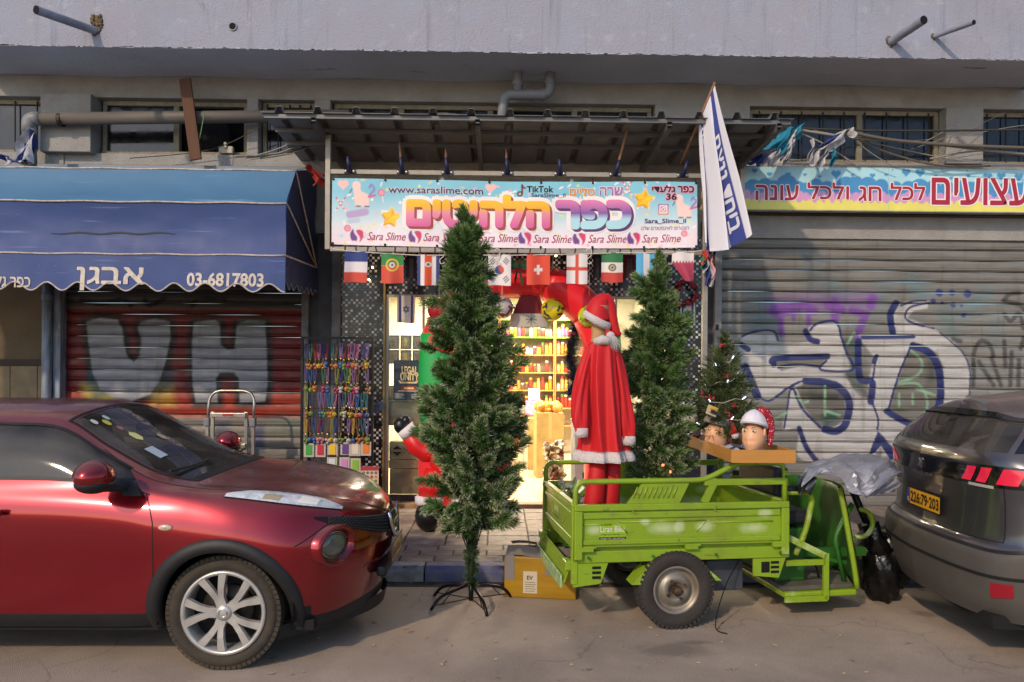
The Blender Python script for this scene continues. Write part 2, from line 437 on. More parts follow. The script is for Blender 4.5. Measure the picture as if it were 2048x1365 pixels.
# ------------------------------------------------------------------ the building over the shops
plaster = mat('balcony_plaster', '#9198aa', .9, var=.6, vscale=1.7, col2='#948f99', bump=.5, bscale=55, detail=8)
overlay(plaster, 5, .58, .76, '#aeb1ba', .6); overlay(plaster, .9, .54, .8, '#787b86', .55); overlay(plaster, 2.2, .6, .75, '#6f6c74', .45, aniso=(3, 3, .3))
overlay(plaster, 1.6, .56, .7, '#6d707c', .5, aniso=(5, 5, .3)); overlay(plaster, 60, .62, .70, '#6f717b', .5); cracks(plaster, 1.1, .004, '#666872', .45)
plaster2 = mat('grey_plaster', '#9a9896', .93, var=.6, vscale=3, col2='#7a7672', bump=.6, bscale=45)
overlay(plaster2, 1.3, .55, .76, '#5a5652', .6)
soffm = mat('soffit_plaster', '#c3c7d2', .92, var=.5, vscale=1.2, col2='#a5a3a8', bump=.35, bscale=30)
overlay(soffm, 3, .66, .70, '#35322f', .7, aniso=(.4, 2, 1))
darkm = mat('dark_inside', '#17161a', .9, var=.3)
WY = 9.0
bl = thing('apartment_building', 'grey plastered building with a deep lavender balcony above the row of shops', 'building', (0, 0, 0))
# balcony parapet: front face with an opened lip of flaked plaster, its drain hole, and a sloping soffit
BY, BZ = 8.14, 5.27
xl, xr = -6.15, 6.42
def balc(u, v):
    x = xl+(xr-xl)*u; z = BZ+2.6*v
    return (x, BY+.004*math.sin(x*3.1)+.003*math.sin(x*7.7+z*3), z)
mb = MB(); mb.grid(balc, 90, 12)
mb.add([(xl, BY, BZ), (xl, 9.0, BZ), (xl, 9.0, BZ+2.6), (xl, BY, BZ+2.6)], [(0, 1, 2, 3)])
mb.add([(xr, BY, BZ), (xr, 9.0, BZ), (xr, 9.0, BZ+2.6), (xr, BY, BZ+2.6)], [(0, 3, 2, 1)])
mb.b2(xl+.01, xr-.01, BY+.05, 9.0, BZ+2.5, BZ+2.59)
weld(mb.build('balcony_front', plaster, bl, fix=False))
MB().grid(lambda u, v: (xl+(xr-xl)*u, BY+.002+.9*v, BZ+.012*math.sin(u*40)*v+.02*v), 40, 6).build('balcony_soffit', soffm, bl)
rag = MB()
for k in range(170):
    x = xl+(xr-xl)*(k+R.random())/170
    rag.box((x, BY-.001, BZ+R.uniform(-.004, .005)), (R.uniform(.03, .16), .008, R.uniform(.006, .016)), (0, R.uniform(-.05, .05), 0))
tag(rag.build('plaster_lip', mat('chipped_plaster', '#a4a6b2', .9, var=.3), bl), kind='stuff')
pier_x = [(-40, -6.15)]
def wx(px, Y=WY): return U(px, 300, Y).x
def wz(py, Y=WY, px=1024): return U(px, py, Y).z
ZS, ZT = wz(316), wz(206)           # window sill and head
mb = MB(); mb.b2(-40, 40, 9.0, 9.3, ZT, BZ+.03)
mb.build('beam', plaster2, bl, bevel=.01)
MB().b2(-40, xl-.01, 9.0, 9.3, BZ+.03, 9).build('upper_wall', plaster2, bl)
MB().b2(xr+.01, 40, 9.0, 9.3, BZ+.03, 9).build('upper_wall', plaster2, bl)
MB().b2(xl-.01, xr+.01, 9.0, 9.3, BZ+.03, 9).build('upper_wall', plaster2, bl)
MB().b2(-40, wx(130)-.02, 9.005, 9.3, 3.35, ZS).build('spandrel', plaster2, bl)
MB().b2(wx(130)-.02, 40, 9.02, 9.3, 3.42, ZS).build('spandrel', plaster2, bl)
for a, b, dy in ((90, 190, .10), (494, 517, .02), (628, 660, .0), (1310, 1500, .0), (1888, 1962, .05)):
    MB().b2(wx(a), wx(b), 9.0-dy, 9.35, ZS-.02, ZT+.01).build('pier', plaster2, bl, bevel=.012)
MB().b2(-40, wx(-180), 9.0, 9.3, ZS, ZT).build('pier', plaster2, bl)
MB().b2(wx(2230), 40, 9.0, 9.3, ZS, ZT).build('pier', plaster2, bl)
for k, (x0, x1) in enumerate(((-40, -6.9), (6.9, 40))):
    MB().b2(x0, x1, 9.0, 9.3, -.1, 3.5).build('ground_floor_wall', plaster2, bl)
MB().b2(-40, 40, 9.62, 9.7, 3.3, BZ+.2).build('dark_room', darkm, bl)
fr = mat('window_frame_paint', '#8a8271', .75, var=.6, vscale=14, col2='#5e5747')
glassd = mat('dusty_glass', '#15171c', .12, var=.5, vscale=5, col2='#2b2b2d', spec=.6, rvar=.08)
barm = mat('iron_bar', '#2a2622', .7, .3)
board = mat('old_boards', '#5b4f45', .9, var=.6, vscale=4, aniso=(3, 1, .4))
def window(a, b, mulls=(), bars=0, panes=None, boards=0):
    x0, x1 = wx(a), wx(b); w = .05
    f = MB(); f.b2(x0, x1, 9.10, 9.18, ZT-.06, ZT-.002); f.b2(x0, x1, 9.08, 9.20, ZS, ZS+.05)
    f.b2(x0, x0+w, 9.10, 9.18, ZS+.05, ZT-.06); f.b2(x1-w, x1, 9.10, 9.18, ZS+.05, ZT-.06)
    xs = [x0+w]+[wx(q) for q in mulls]+[x1-w]
    for q in xs[1:-1]: f.b2(q-.035, q+.035, 9.10, 9.18, ZS+.05, ZT-.06)
    fo = f.build('window', fr, bl, bevel=.006)
    for i in range(len(xs)-1):
        p0, p1 = xs[i]+(.035 if i else 0), xs[i+1]-(.035 if i < len(xs)-2 else 0)
        if panes is None or i in panes:
            MB().b2(p0, p1, 9.135, 9.143, ZS+.05, ZT-.06).build('pane', glassd, fo)
    for k in range(bars):
        x = x0+(x1-x0)*(k+.5)/bars
        MB().tube([(x, 9.085, ZS+.03), (x+R.uniform(-.008, .008), 9.085, ZT-.03)], .009, 6).build('bar', barm, fo)
    for k in range(boards):
        bw = (xs[1]-xs[0])/max(boards, 1)
        MB().box((xs[0]+bw*(k+.5), 9.22+.01*(k % 2), ZS+.3), (bw*.94, .02, R.uniform(.45, .62))).build('board', board, fo)
    return fo
window(-180, 88, (), 6)
window(196, 490, (345,), 0, panes=(0,), boards=9)
window(520, 628, (), 5)
window(1502, 1886, (1727,), 9)
window(1964, 2228, (), 7)
window(664, 1306, (800, 980, 1150), 0)
# dado strip, alcove at the far left, painted posts
alc = mat('alcove_wall', '#6e5f4a', .9, var=.5, vscale=3, col2='#4e4336', bump=.2)
MB().b2(-6.9, wx(92), 9.45, 9.6, .13, 3.36).build('alcove_wall', alc, bl)
tl = mat('alcove_tile', '#7b6a4c', .5, var=.35, vscale=5)
zz = wz(738, 9.44)
for k in range(6):
    x1 = wx(92)-.01-.34*k
    for j in range(4): MB().b2(x1-.334, x1, 9.425, 9.45, zz-.005-.42*(j+1)+.006, zz-.005-.42*j).build('wall_tile', tl, bl, bevel=.004)
MB().b2(-6.9, wx(92), 9.40, 9.45, zz, wz(726, 9.44)).build('dado_strip', mat('dark_wood', '#2a1d17', .6, var=.4), bl)
peel = mat('peeling_blue_grey_paint', '#8f9db0', .7, var=.9, vscale=7, col2='#4c4d52', aniso=(2.4, 2.4, .35))
overlay(peel, 9, .62, .68, '#a59a84', .8, aniso=(1, 1, .4))
MB().b2(wx(103), wx(116), 8.97, 9.45, .13, 3.36).build('door_jamb', mat('dark_jamb', '#4a4c50', .8, var=.6, vscale=6), bl, bevel=.01)
MB().b2(wx(115), wx(130), 8.93, 9.3, .13, 3.36).build('door_jamb', peel, bl, bevel=.01)
gp = mat('galvanised', '#8b8e91', .55, .35, var=.5, vscale=8, col2='#67686a')
dgrey = mat('dark_grey_post', '#3b3b40', .7, var=.5, vscale=5)
MB().b2(wx(608), wx(622), 8.93, 9.2, .13, 3.4).build('shutter_post', mat('grey_post', '#6b6a6c', .7, var=.5, vscale=5), bl, bevel=.008)
MB().b2(wx(622), wx(640), 8.98, 9.2, .13, 3.4).build('shutter_post', dgrey, bl)
MB().b2(wx(640), wx(668), 8.95, 9.2, .13, 3.4).build('shutter_post', dgrey, bl, bevel=.008)
MB().b2(wx(668), wx(686), 8.92, 9.2, .13, 3.4).build('shutter_post', mat('grey_post', '#6b6a6c'), bl, bevel=.008)
MB().b2(wx(1404), wx(1427), 8.98, 9.2, .13, 3.6).build('shutter_post', dgrey, bl)
MB().b2(wx(1427), wx(1441), 8.90, 9.2, .13, 3.62).build('shutter_post', mat('scuffed_rail', '#8d8a88', .6, .2, var=.6, vscale=6, col2='#5f5a58'), bl, bevel=.005)
dp = thing('drainpipe', 'blue and white peeling drainpipe standing left of the painted shutter', 'pipe')
px_ = wx(97, 8.9)
MB().tube([(px_, 8.9, .13), (px_, 8.9, 3.3)], .055, 14).build('pipe_shaft', peel, dp, smooth=True)
for zq in (1.37, 2.6): MB().lathe([(.056, -.03), (.064, -.03), (.064, .03), (.056, .03)], (px_, 8.9, zq), n=14).build('clamp_ring', peel, dp, smooth=False)
MB().box((px_-.07, 8.9, 1.37), (.05, .03, .05)).build('bracket', peel, dp)

# ------------------------------------------------------------------ roller shutters: every slat its own part, spray paint follows it
PROF = [(0, .016), (.03, -.014), (.08, -.018), (.12, .002), (.15, -.014), (.20, -.014), (.25, -.002), (.32, -.005), (.40, -.008), (.48, -.009), (.56, -.009), (.64, -.008), (.72, -.007), (.80, -.005), (.88, -.003), (.94, -.001), (.97, .016), (1, .016)]
def shutter(name, label, x0, x1, z0, z1, n, Y, cv, m):
    t = thing(name, label, 'shutter', ((x0+x1)/2, Y, z0)); h = (z1-z0)/n; cx = (x0+x1)/2
    for k in range(n):
        T_ = np.array(PROF); zz_ = z0+h*(k+T_[:, 0]); jj = np.clip(np.round((zz_-cv.z0)/(cv.z1-cv.z0)*(cv.nz-1)).astype(int), 0, cv.nz-1)
        xs_ = cv.X[:, 0]; sag = .004*np.sin(xs_*2.3+k*1.3)+.003*np.sin(xs_*5.1+k*2.1)
        vv_ = np.zeros((cv.nx, len(PROF), 3)); vv_[..., 0] = (xs_-cx)[:, None]; vv_[..., 1] = T_[:, 1][None]+sag[:, None]; vv_[..., 2] = (zz_-z0)[None]+(.5*sag)[:, None]
        vs = vv_.reshape(-1, 3).tolist(); cols = np.ones((cv.nx, len(PROF), 4)); cols[..., :3] = cv.C[:, jj]
        P = len(PROF); fs = [(i*P+j, (i+1)*P+j, (i+1)*P+j+1, i*P+j+1) for i in range(cv.nx-1) for j in range(P-1)]
        me = bpy.data.meshes.new('slat'); me.from_pydata(vs, [], fs)
        at = me.color_attributes.new('paint', 'FLOAT_COLOR', 'POINT'); at.data.foreach_set('color', np.array(cols, np.float32).ravel())
        link('slat', me, m, t, smooth=False)
    return t
shm = mat('shutter_steel', rough=.5, metal=.15, attr='paint', var=.30, vscale=5, aniso=(.35, 1, 3), rvar=.12, bump=.06, bscale=70)
overlay(shm, 3.5, .56, .75, '#4e463c', .5, aniso=(2.5, 1, .25)); overlay(shm, 40, .66, .72, '#3a342e', .5)
# left shutter
SY = 9.06
x0, x1 = wx(131, SY), wx(608, SY); z1 = 3.1
cvL = Canvas(x0, x1, .12, z1, .010, '#7d776f')
def gp_(pts, Y=SY): return [(lambda p: (p.x, p.z))(U(a, b, Y)) for a, b in pts]
def W_(w): return w*SY/F
cvL.rect(x0-1, x1+1, U(300, 832, SY).z, U(300, 617, SY).z, '#641619')
cvL.rect(x0-1, x1+1, U(300, 617, SY).z, 4, '#4b4744')
cvL.put(np.clip((U(300, 775, SY).z-cvL.Z)/.12, 0, 1)*np.clip((cvL.Z-U(300, 838, SY).z)/.03, 0, 1), '#9a3420', .8)  # warm light on the red below the awning's shadow edge, painted in
for pts, w in (([(165, 600), (200, 608), (240, 600)], 10), ([(250, 598), (262, 612)], 9), ([(290, 600), (300, 612), (330, 598)], 9), ([(385, 612), (400, 598), (450, 600)], 9)):
    cvL.stroke(gp_(spline(pts)), W_(w), '#241f20')
Uo = [(173, 645), (200, 636), (236, 640), (245, 660), (248, 690), (256, 714), (268, 724), (280, 712), (283, 680), (276, 655), (282, 645), (312, 637), (340, 645), (342, 672), (330, 730), (318, 765), (300, 790), (265, 802), (225, 796), (200, 780), (186, 745), (178, 690)]
Ho = [(388, 646), (430, 641), (440, 648), (442, 690), (455, 700), (470, 698), (474, 650), (495, 642), (530, 645), (534, 700), (535, 770), (531, 802), (480, 806), (478, 758), (468, 746), (440, 746), (432, 758), (436, 806), (392, 806), (386, 770), (384, 700)]
for o_ in (Uo, Ho):
    q = gp_(o_); cvL.poly([(a+.05, b-.03) for a, b in q], '#15181b', .92, soft=.05); cvL.stroke(q, .12, '#15181b', 1, closed=True, soft=.05); cvL.poly(q, '#15181b', 1, soft=.07)
cvL.poly(gp_([(160, 770), (205, 760), (240, 806), (180, 830)]), '#8f8a2e', .7, soft=.05)
cvL.poly(gp_([(310, 775), (345, 765), (352, 815), (300, 815)]), '#9c8a2c', .6, soft=.05)
cvL.poly(gp_([(186, 720), (215, 790), (190, 800), (170, 760)]), '#1f4a55', .7, soft=.04)
cvL.poly(gp_([(335, 740), (352, 740), (345, 780), (320, 785)]), '#1d4048', .7, soft=.04)
for o_ in (Uo, Ho): cvL.poly(gp_(o_), '#85868e', 1, soft=.012)
cvL.poly(gp_([(480, 640), (530, 640), (532, 655), (480, 660)]), '#4a5a48', .5, soft=.04)
cvL.poly(gp_([(430, 840), (462, 840), (462, 905), (430, 905)]), '#2b3b63', .55, soft=.05)
cvL.poly(gp_([(500, 850), (530, 850), (530, 905), (505, 905)]), '#2b3b63', .7, soft=.03)
cvL.poly(gp_([(540, 830), (600, 830), (600, 870), (530, 870)]), '#6c7f70', .4, soft=.06)
shutter('roller_shutter', 'red graffiti covered roller shutter with grey letters under the blue awning', x0, x1, .13, z1, 22, SY, cvL, shm)
# right shutter
x0, x1 = wx(1440, SY), 6.9; z1 = wz(428, SY)
cvR = Canvas(x0, x1, .12, z1+.02, .010, '#88857f')
cvR.put(np.clip((cvR.Z-U(1500, 640, SY).z)/.6, 0, 1), '#7a766f', .8)  # upper slats painted darker for the shade under the canopy
def Zq(pts): return gp_([(1400+a/2.73, 500+b/2.73) for a, b in pts])
def zw(w): return W_(w/2.73)
for pts, w, c, a in (([(330, 190), (330, 400)], 70, '#4f6f78', .5), ([(360, 20), (370, 200)], 60, '#6f7377', .5), ([(300, 10), (310, 180)], 50, '#a08a72', .4), ([(600, 40), (650, 200)], 120, '#5f747c', .4), ([(740, 200), (760, 240)], 40, '#4e8188', .5),
        ([(1010, 210), (960, 340)], 60, '#4a7f86', .35), ([(1160, 180), (1210, 250)], 60, '#4a7f8a', .5), ([(1340, 350), (1370, 440)], 50, '#4a8088', .5), ([(1560, 240), (1450, 340)], 60, '#4d8590', .45), ([(1620, 400), (1600, 470)], 50, '#4d8590', .3),
        ([(280, 400), (400, 380)], 40, '#54727c', .5)):
    cvR.stroke(Zq(pts), zw(w), c, a, soft=.12)
PU = '#7d4f9e'
cvR.stroke(Zq([(400, 300), (560, 285), (720, 290), (930, 275)]), zw(75), PU, .6, soft=.10)
for pts, w in (([(410, 330), (520, 320)], 70), ([(440, 330), (445, 460)], 34), ([(505, 330), (508, 380)], 22), ([(590, 320), (592, 405)], 28), ([(560, 300), (620, 330)], 50), ([(735, 280), (735, 400)], 46), ([(700, 300), (770, 330)], 50), ([(830, 330), (905, 355), (850, 480)], 44), ([(940, 265), (930, 300)], 50)):
    cvR.stroke(Zq(pts), zw(w), PU, .92, soft=.02)
WH = '#c2beba'
cvR.poly(Zq(spline([(235, 480), (330, 445), (400, 450), (430, 500), (600, 500), (590, 430), (650, 402), (740, 398), (775, 480), (835, 650), (800, 690), (850, 780), (920, 820), (960, 900), (970, 1000), (940, 1130), (560, 1150), (535, 980), (450, 975), (490, 770), (420, 805), (360, 822), (318, 800), (262, 690), (232, 640), (212, 545)], 6, True)), WH, .95, soft=.012)
cvR.poly(Zq([(1060, 310), (1110, 285), (1250, 278), (1240, 318), (1165, 332), (1130, 372), (1270, 430), (1385, 500), (1440, 575), (1472, 650), (1478, 770), (1440, 815), (1330, 860), (1328, 640), (1290, 560), (1200, 518), (1150, 512), (1085, 700), (1042, 800), (1020, 880), (1160, 950), (1100, 1050), (1060, 1120), (990, 1130), (972, 1000), (936, 830), (915, 720), (950, 590), (880, 500), (868, 462), (1060, 470), (1050, 400)]), WH, .95, soft=.012)
GY = '#77736a'
cvR.poly(Zq([(395, 600), (690, 590), (650, 640), (560, 630), (440, 660)]), GY, .9, soft=.01)
cvR.poly(Zq(spline([(530, 745), (640, 735), (740, 760), (790, 830), (780, 930), (700, 970), (640, 950), (570, 860), (540, 790)], 5, True)), GY, 1, soft=.01)
cvR.poly(Zq([(600, 760), (760, 780), (770, 830), (620, 830), (560, 790)]), '#45433f', .8, soft=.05)
cvR.poly(Zq([(660, 900), (740, 880), (760, 930), (680, 965)]), '#34574f', .8, soft=.03)
cvR.poly(Zq([(1150, 540), (1270, 600), (1300, 820), (1270, 900), (1100, 920), (1040, 860), (1090, 690)]), GY, 1, soft=.012)
cvR.poly(Zq([(1230, 560), (1290, 640), (1290, 720), (1240, 740)]), '#3f3e3a', .6, soft=.05)
cvR.poly(Zq([(770, 480), (850, 480), (860, 700), (920, 800), (840, 760), (790, 680), (820, 640)]), '#5a625c', .9, soft=.02)
BLU = '#232c68'
for pts, w in (([(230, 475), (300, 446), (400, 446), (425, 495)], 11), ([(600, 440), (640, 402), (740, 396), (770, 480), (800, 565), (832, 655), (660, 655), (688, 605)], 13), ([(575, 445), (602, 490), (640, 502)], 32), ([(402, 625), (392, 602), (450, 590), (695, 582)], 34), ([(425, 642), (520, 625), (655, 640)], 12),
        ([(225, 520), (262, 545)], 30), ([(245, 640), (272, 705), (312, 800)], 46), ([(310, 800), (370, 825), (422, 800), (500, 742), (580, 706)], 13), ([(575, 716), (700, 727), (780, 772), (815, 850), (792, 950), (740, 988), (680, 978)], 42), ([(490, 775), (458, 970)], 11), ([(495, 765), (515, 772), (560, 870), (655, 968)], 15),
        ([(540, 972), (580, 1080), (650, 1170)], 28), ([(862, 500), (872, 700), (938, 722), (930, 828)], 38), ([(885, 478), (1165, 475)], 24), ([(962, 582), (950, 612)], 26), ([(955, 620), (940, 720)], 11), ([(940, 840), (972, 925), (968, 980)], 11), ([(1068, 292), (1038, 355), (1052, 455)], 38),
        ([(1095, 305), (1160, 282), (1230, 278)], 11), ([(1245, 290), (1150, 312), (1120, 352), (1140, 392), (1275, 432)], 11), ([(1162, 525), (1250, 562), (1302, 655), (1312, 800), (1285, 895)], 42), ([(1150, 520), (1082, 690), (1030, 860)], 12), ([(1018, 880), (1100, 930), (1200, 975)], 36), ([(1310, 455), (1380, 512), (1440, 572), (1470, 660), (1472, 790)], 8)):
    cvR.stroke(Zq(spline(pts, 6) if len(pts) > 2 else pts), zw(w), BLU, .95)
cvR.poly(Zq([(970, 985), (1080, 1115), (1040, 1150), (985, 1070), (920, 1140), (925, 1100)]), BLU, .95)
for x, z, r in ((1305, 235, 21), (1375, 235, 17), (1460, 240, 22), (1270, 280, 15), (1318, 287, 9), (1380, 300, 15), (1425, 303, 8), (1437, 357, 13)):
    (a, b), = Zq([(x, z)]); cvR.disc(a, b, zw(r), '#3b4486', .9)
for pts in ([(1660, 275), (1690, 245), (1740, 238)], [(1655, 280), (1740, 300), (1768, 325)], [(1660, 350), (1690, 388), (1740, 350), (1762, 430)], [(1490, 640), (1495, 560), (1530, 500), (1580, 520), (1600, 580)], [(1492, 620), (1490, 740)], [(1520, 610), (1600, 740)], [(1590, 590), (1640, 740)], [(1660, 500), (1665, 640)], [(1740, 600), (1735, 740)], [(1380, 490), (1420, 500)], [(1700, 560), (1690, 740)], [(1768, 480), (1750, 540)]):
    cvR.stroke(Zq(spline(pts, 5)), zw(24), '#3c3a37', .75, soft=.012)
for pts in ([(1150, 552), (1205, 600), (1195, 680), (1085, 722)], [(1085, 735), (1190, 735), (1240, 830), (1215, 925)], [(1085, 788), (1085, 855)], [(1160, 788), (1160, 842)], [(680, 745), (682, 905)], [(692, 882), (762, 905)], [(530, 800), (560, 835), (590, 830)], [(470, 888), (370, 945)], [(1180, 760), (1280, 795)], [(800, 520), (840, 450)]):
    cvR.stroke(Zq(spline(pts, 5)), zw(14), '#8fb592', .85)
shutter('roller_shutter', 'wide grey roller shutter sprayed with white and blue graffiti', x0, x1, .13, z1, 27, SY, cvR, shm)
cvh = MB().b2(x0, 6.9, 8.93, 9.3, z1+.002, 3.9).build('shutter_housing', mat('housing_dark', '#4b4641', .6, .2, var=.4, vscale=4), bl)
MB().b2(wx(131, SY), wx(608, SY), 8.98, 9.3, 3.102, 3.42).build('shutter_housing', mat('housing_dark', '#4b4641'), bl)
# ================================================================== UPPER FACADE
pvc = mat('grey_pvc', '#7d7e84', .5, var=.35, vscale=6, col2='#5f5d5c')
pvcl = mat('pale_pvc', '#8b8e9c', .45, var=.3, vscale=6)
blackhole = mat('black_hole', '#0b0a0a', .9)
def stub(label, a, b, r, reach, group=None):
    t = thing('drain_spout', label, 'pipe', U(a[0], a[1], BY))
    p = U(a[0], a[1], BY); q = U(b[0], b[1], BY-reach)
    d = (q-p)
    mb = MB(); mb.tube([Vector((0, 0, 0))-d.normalized()*.05, d], r, 16, cap=False); mb.build('pipe_shaft', pvcl, t, smooth=True)
    mb = MB(); mb.tube([d-d.normalized()*.02, d+d.normalized()*.001], r*.86, 16); mb.build('pipe_mouth', blackhole, t)
    o = MB(); o.tube([d*.0, d-d.normalized()*.0], [r*1.0, r*.85], 16, cap=False)
    MB().ball((0, .0, .0), (r*1.5, .025, r*1.35), 12, 6, fn=lambda v: 1+.25*math.sin(v.x*7+v.z*5)).build('mortar_collar', mat('grimy_mortar', '#6b5f52', .95, var=.6, vscale=30), t, smooth=True)
    return t
stub('long pale drain spout poking from the balcony near its left end', (190, 62), (72, 20), .043, .62)
stub('thick grey drain spout poking from the balcony, right part', (1782, 84), (1848, 40), .045, .5)
stub('thin grey drain spout right of the thick one on the balcony', (1868, 74), (1948, 45), .026, .5)
hole = thing('drain_hole', 'round dark drain hole in the balcony front', 'hole', U(466, 54, BY))
MB().lathe([(.0, -.012), (.038, -.012)], axis='y', n=20).build('hole_disc', blackhole, hole)
MB().lathe([(.037, .01), (.037, -.016), (.047, -.014), (.05, .01)], axis='y', n=20).build('hole_rim', pvcl, hole, smooth=True)
br = MB()
for k in range(26):
    a = R.uniform(0, 6.28); r_ = R.uniform(0, .08)
    br.ball((r_*math.cos(a), R.uniform(-.012, .0), r_*math.sin(a)), (R.uniform(.015, .035), R.uniform(.01, .03), R.uniform(.015, .03)), 6, 4)
bt = br.build('foam_patch', mat('old_foam', '#75644c', .95, var=.7, vscale=25, col2='#3f352a'), None, smooth=True)
bt.location = U(196, 44, BY); tag(bt, 'lumpy brown foam patch around the left drain spout', 'foam patch')

# big sewer pipe along the windows
sp = thing('sewer_pipe', 'fat grey sewer pipe running along the left windows under the balcony', 'pipe')
py_ = 8.78
p0 = U(62, 238, py_); p1 = U(700, 232, py_); rr = .072
MB().tube([p0+Vector((.1, 0, 0)), p1], rr, 18).build('pipe_run', mat('brown_grey_pipe', '#625d59', .6, var=.6, vscale=3, col2='#453f3b', aniso=(.5, 3, 3)), sp, smooth=True)
MB().tube(fillet([p0+Vector((.12, 0, 0)), p0+Vector((-.02, 0, 0)), p0+Vector((-.02, 0, -.16))], .09, 8), rr*1.12, 18).build('elbow', pvc, sp, smooth=True)
MB().tube([p0+Vector((-.02, 0, -.13)), p0+Vector((-.02, .03, -.62))], rr, 16).build('pipe_drop', pvc, sp, smooth=True)
MB().lathe([(rr, -.02), (rr*1.13, -.02), (rr*1.13, .02), (rr, .02)], U(122, 240, py_), axis='x', n=18).build('pipe_clamp', mat('dark_clamp', '#33302e', .6, .4), sp)
up_ = thing('waste_pipe', 'bent grey waste pipe with two risers under the balcony', 'pipe'); uy = 8.72
a = U(1003, 216, uy); b = U(1008, 190, uy); c = U(1100, 190, uy); d = U(1100, 150, uy); e = U(1035, 185, uy); f_ = U(1035, 150, uy)
r2 = .058
MB().tube(fillet([a+Vector((-.01, 0, -.3)), b, c, d+Vector((0, 0, .3))], .1, 8), r2, 16).build('pipe_run', pvc, up_, smooth=True)
MB().tube([e, f_+Vector((0, 0, .3))], r2, 16).build('riser', pvc, up_, smooth=True)
for q, ax in ((U(1060, 190, uy), 'x'), (U(1085, 190, uy), 'x'), (U(1035, 168, uy), 'z'), (U(1100, 165, uy), 'z')):
    MB().lathe([(r2, -.025), (r2*1.14, -.025), (r2*1.14, .025), (r2, .025)], q, axis=ax, n=16).build('socket_ring', pvc, up_)
pl = thing('timber_plank', 'weathered reddish timber plank leaning against the left windows', 'plank')
MB().bar(U(392, 320, 8.62), U(370, 158, 8.66), .13, .03, up=(0, 1, 0)).build('plank_board', mat('old_wood', '#5f4231', .85, var=.7, vscale=6, col2='#4a3022', aniso=(3, 3, .4)), pl, bevel=.004)

# fan unit and switch box behind the windows
fan = thing('window_fan', 'dark round fan grille behind the left window', 'fan', U(412, 275, 9.24))
MB().lathe([(.0, -.03), (.06, -.03), (.06, -.01), (.30, .0), (.30, .04)], axis='y', n=28).build('fan_body', mat('fan_dark', '#1c1d24', .5), fan, smooth=True)
for q in range(8): MB().lathe([(.07+.03*q, -.034), (.075+.03*q, -.036), (.078+.03*q, -.034)], axis='y', n=28).build('grille_ring', barm, fan)
sb = thing('junction_box', 'small cream junction box beside the fan above the blue awning', 'box', U(453, 301, 9.03))
MB().box((0, 0, 0), (.17, .06, .085)).build('box_body', mat('cream_plastic', '#b3aa94', .5, var=.3), sb, bevel=.008)
MB().box((0, -.03, .05), (.035, .05, .07)).build('box_latch', mat('cream_plastic'), sb, bevel=.006)
# pale green string wrapped round the pipe
MB().tube([U(390, 318, 8.66), U(402, 265, 8.64), U(409, 225, 8.66)], .006, 5).build('green_strap', mat('green_strap', '#4c7a46', .6)).name = 'green_strap'
tag(bpy.data.objects['green_strap'], 'thin green strap hanging from the sewer pipe beside the plank', 'strap')

# ------------------------------------------------------------------ corrugated canopy on steel tubes
can = thing('metal_canopy', 'corrugated metal canopy on a grey steel frame above the shop banner', 'canopy')
CY0, CY1 = 7.5, 9.02
cz0 = U(1024, 246, CY0).z; cz1 = cz0-.06
cx0, cx1 = U(521, 240, CY0).x, U(1589, 240, CY0).x
steel = mat('canopy_steel', '#6f7072', .55, .35, var=.5, vscale=7, col2='#55524f')
sheetm = mat('canopy_sheet', '#777a7e', .5, .3, var=.5, vscale=3, col2='#565759', aniso=(2, .6, 1))
pitch = (cx1-cx0)/14.0
def sheet(i0, i1):
    prof = []
    for k in range(i0, i1):
        x = cx0+pitch*k
        prof += [(x, 0), (x+pitch*.36, 0), (x+pitch*.42, .062), (x+pitch*.54, .062), (x+pitch*.60, 0)]
    prof.append((cx0+pitch*i1-.002, 0))
    mb = MB(); n = len(prof); vs = []; fs = []
    for th in (0, .004):
        for (y, z) in ((CY0, cz0+.075), (CY1, cz1+.075)):
            for (px, pz) in prof: vs.append((px, y, z+pz+th+.0))
    for i in range(n-1):
        fs += [(i, i+1, n+i+1, n+i), (2*n+i, 3*n+i, 3*n+i+1, 2*n+i+1), (i, 2*n+i, 2*n+i+1, i+1), (n+i, n+i+1, 3*n+i+1, 3*n+i)]
    mb.add(vs, fs); return mb.build('roof_sheet', sheetm, can, fix=True)
for i0, i1 in ((0, 4), (4, 8), (8, 11), (11, 14)): sheet(i0, i1)
for yy in (7.56, 7.95, 8.35):
    zz = cz0+(cz1-cz0)*(yy-CY0)/(CY1-CY0)
    MB().b2(cx0+.02, cx1-.02, yy-.02, yy+.02, zz+.035, zz+.074).build('purlin', steel, can)
for px in (626, 955, 1340, 1560):
    x = U(px, 250, CY0).x
    mb = MB(); w = .05
    pts = [(x-w/2, CY0+.01, cz0-.035), (x+w/2, CY0+.01, cz0-.035), (x+w/2, CY0+.01, cz0+.034), (x-w/2, CY0+.01, cz0+.034)]
    mb.prism(pts, (0, CY1-CY0, cz1-cz0), close=False)
    mb.b2(x-w/2+.004, x+w/2-.004, CY0+.012, CY0+.02, cz0-.004, cz0+.004)
    mb.build('rafter', steel, can)
    MB().b2(x-w/2+.002, x+w/2-.002, CY0+.03, CY0+.034, cz0-.033, cz0+.033).build('rafter_hollow', blackhole, can)
sand = mat('sand_bag', '#5c5650', .9, var=.6, vscale=9)
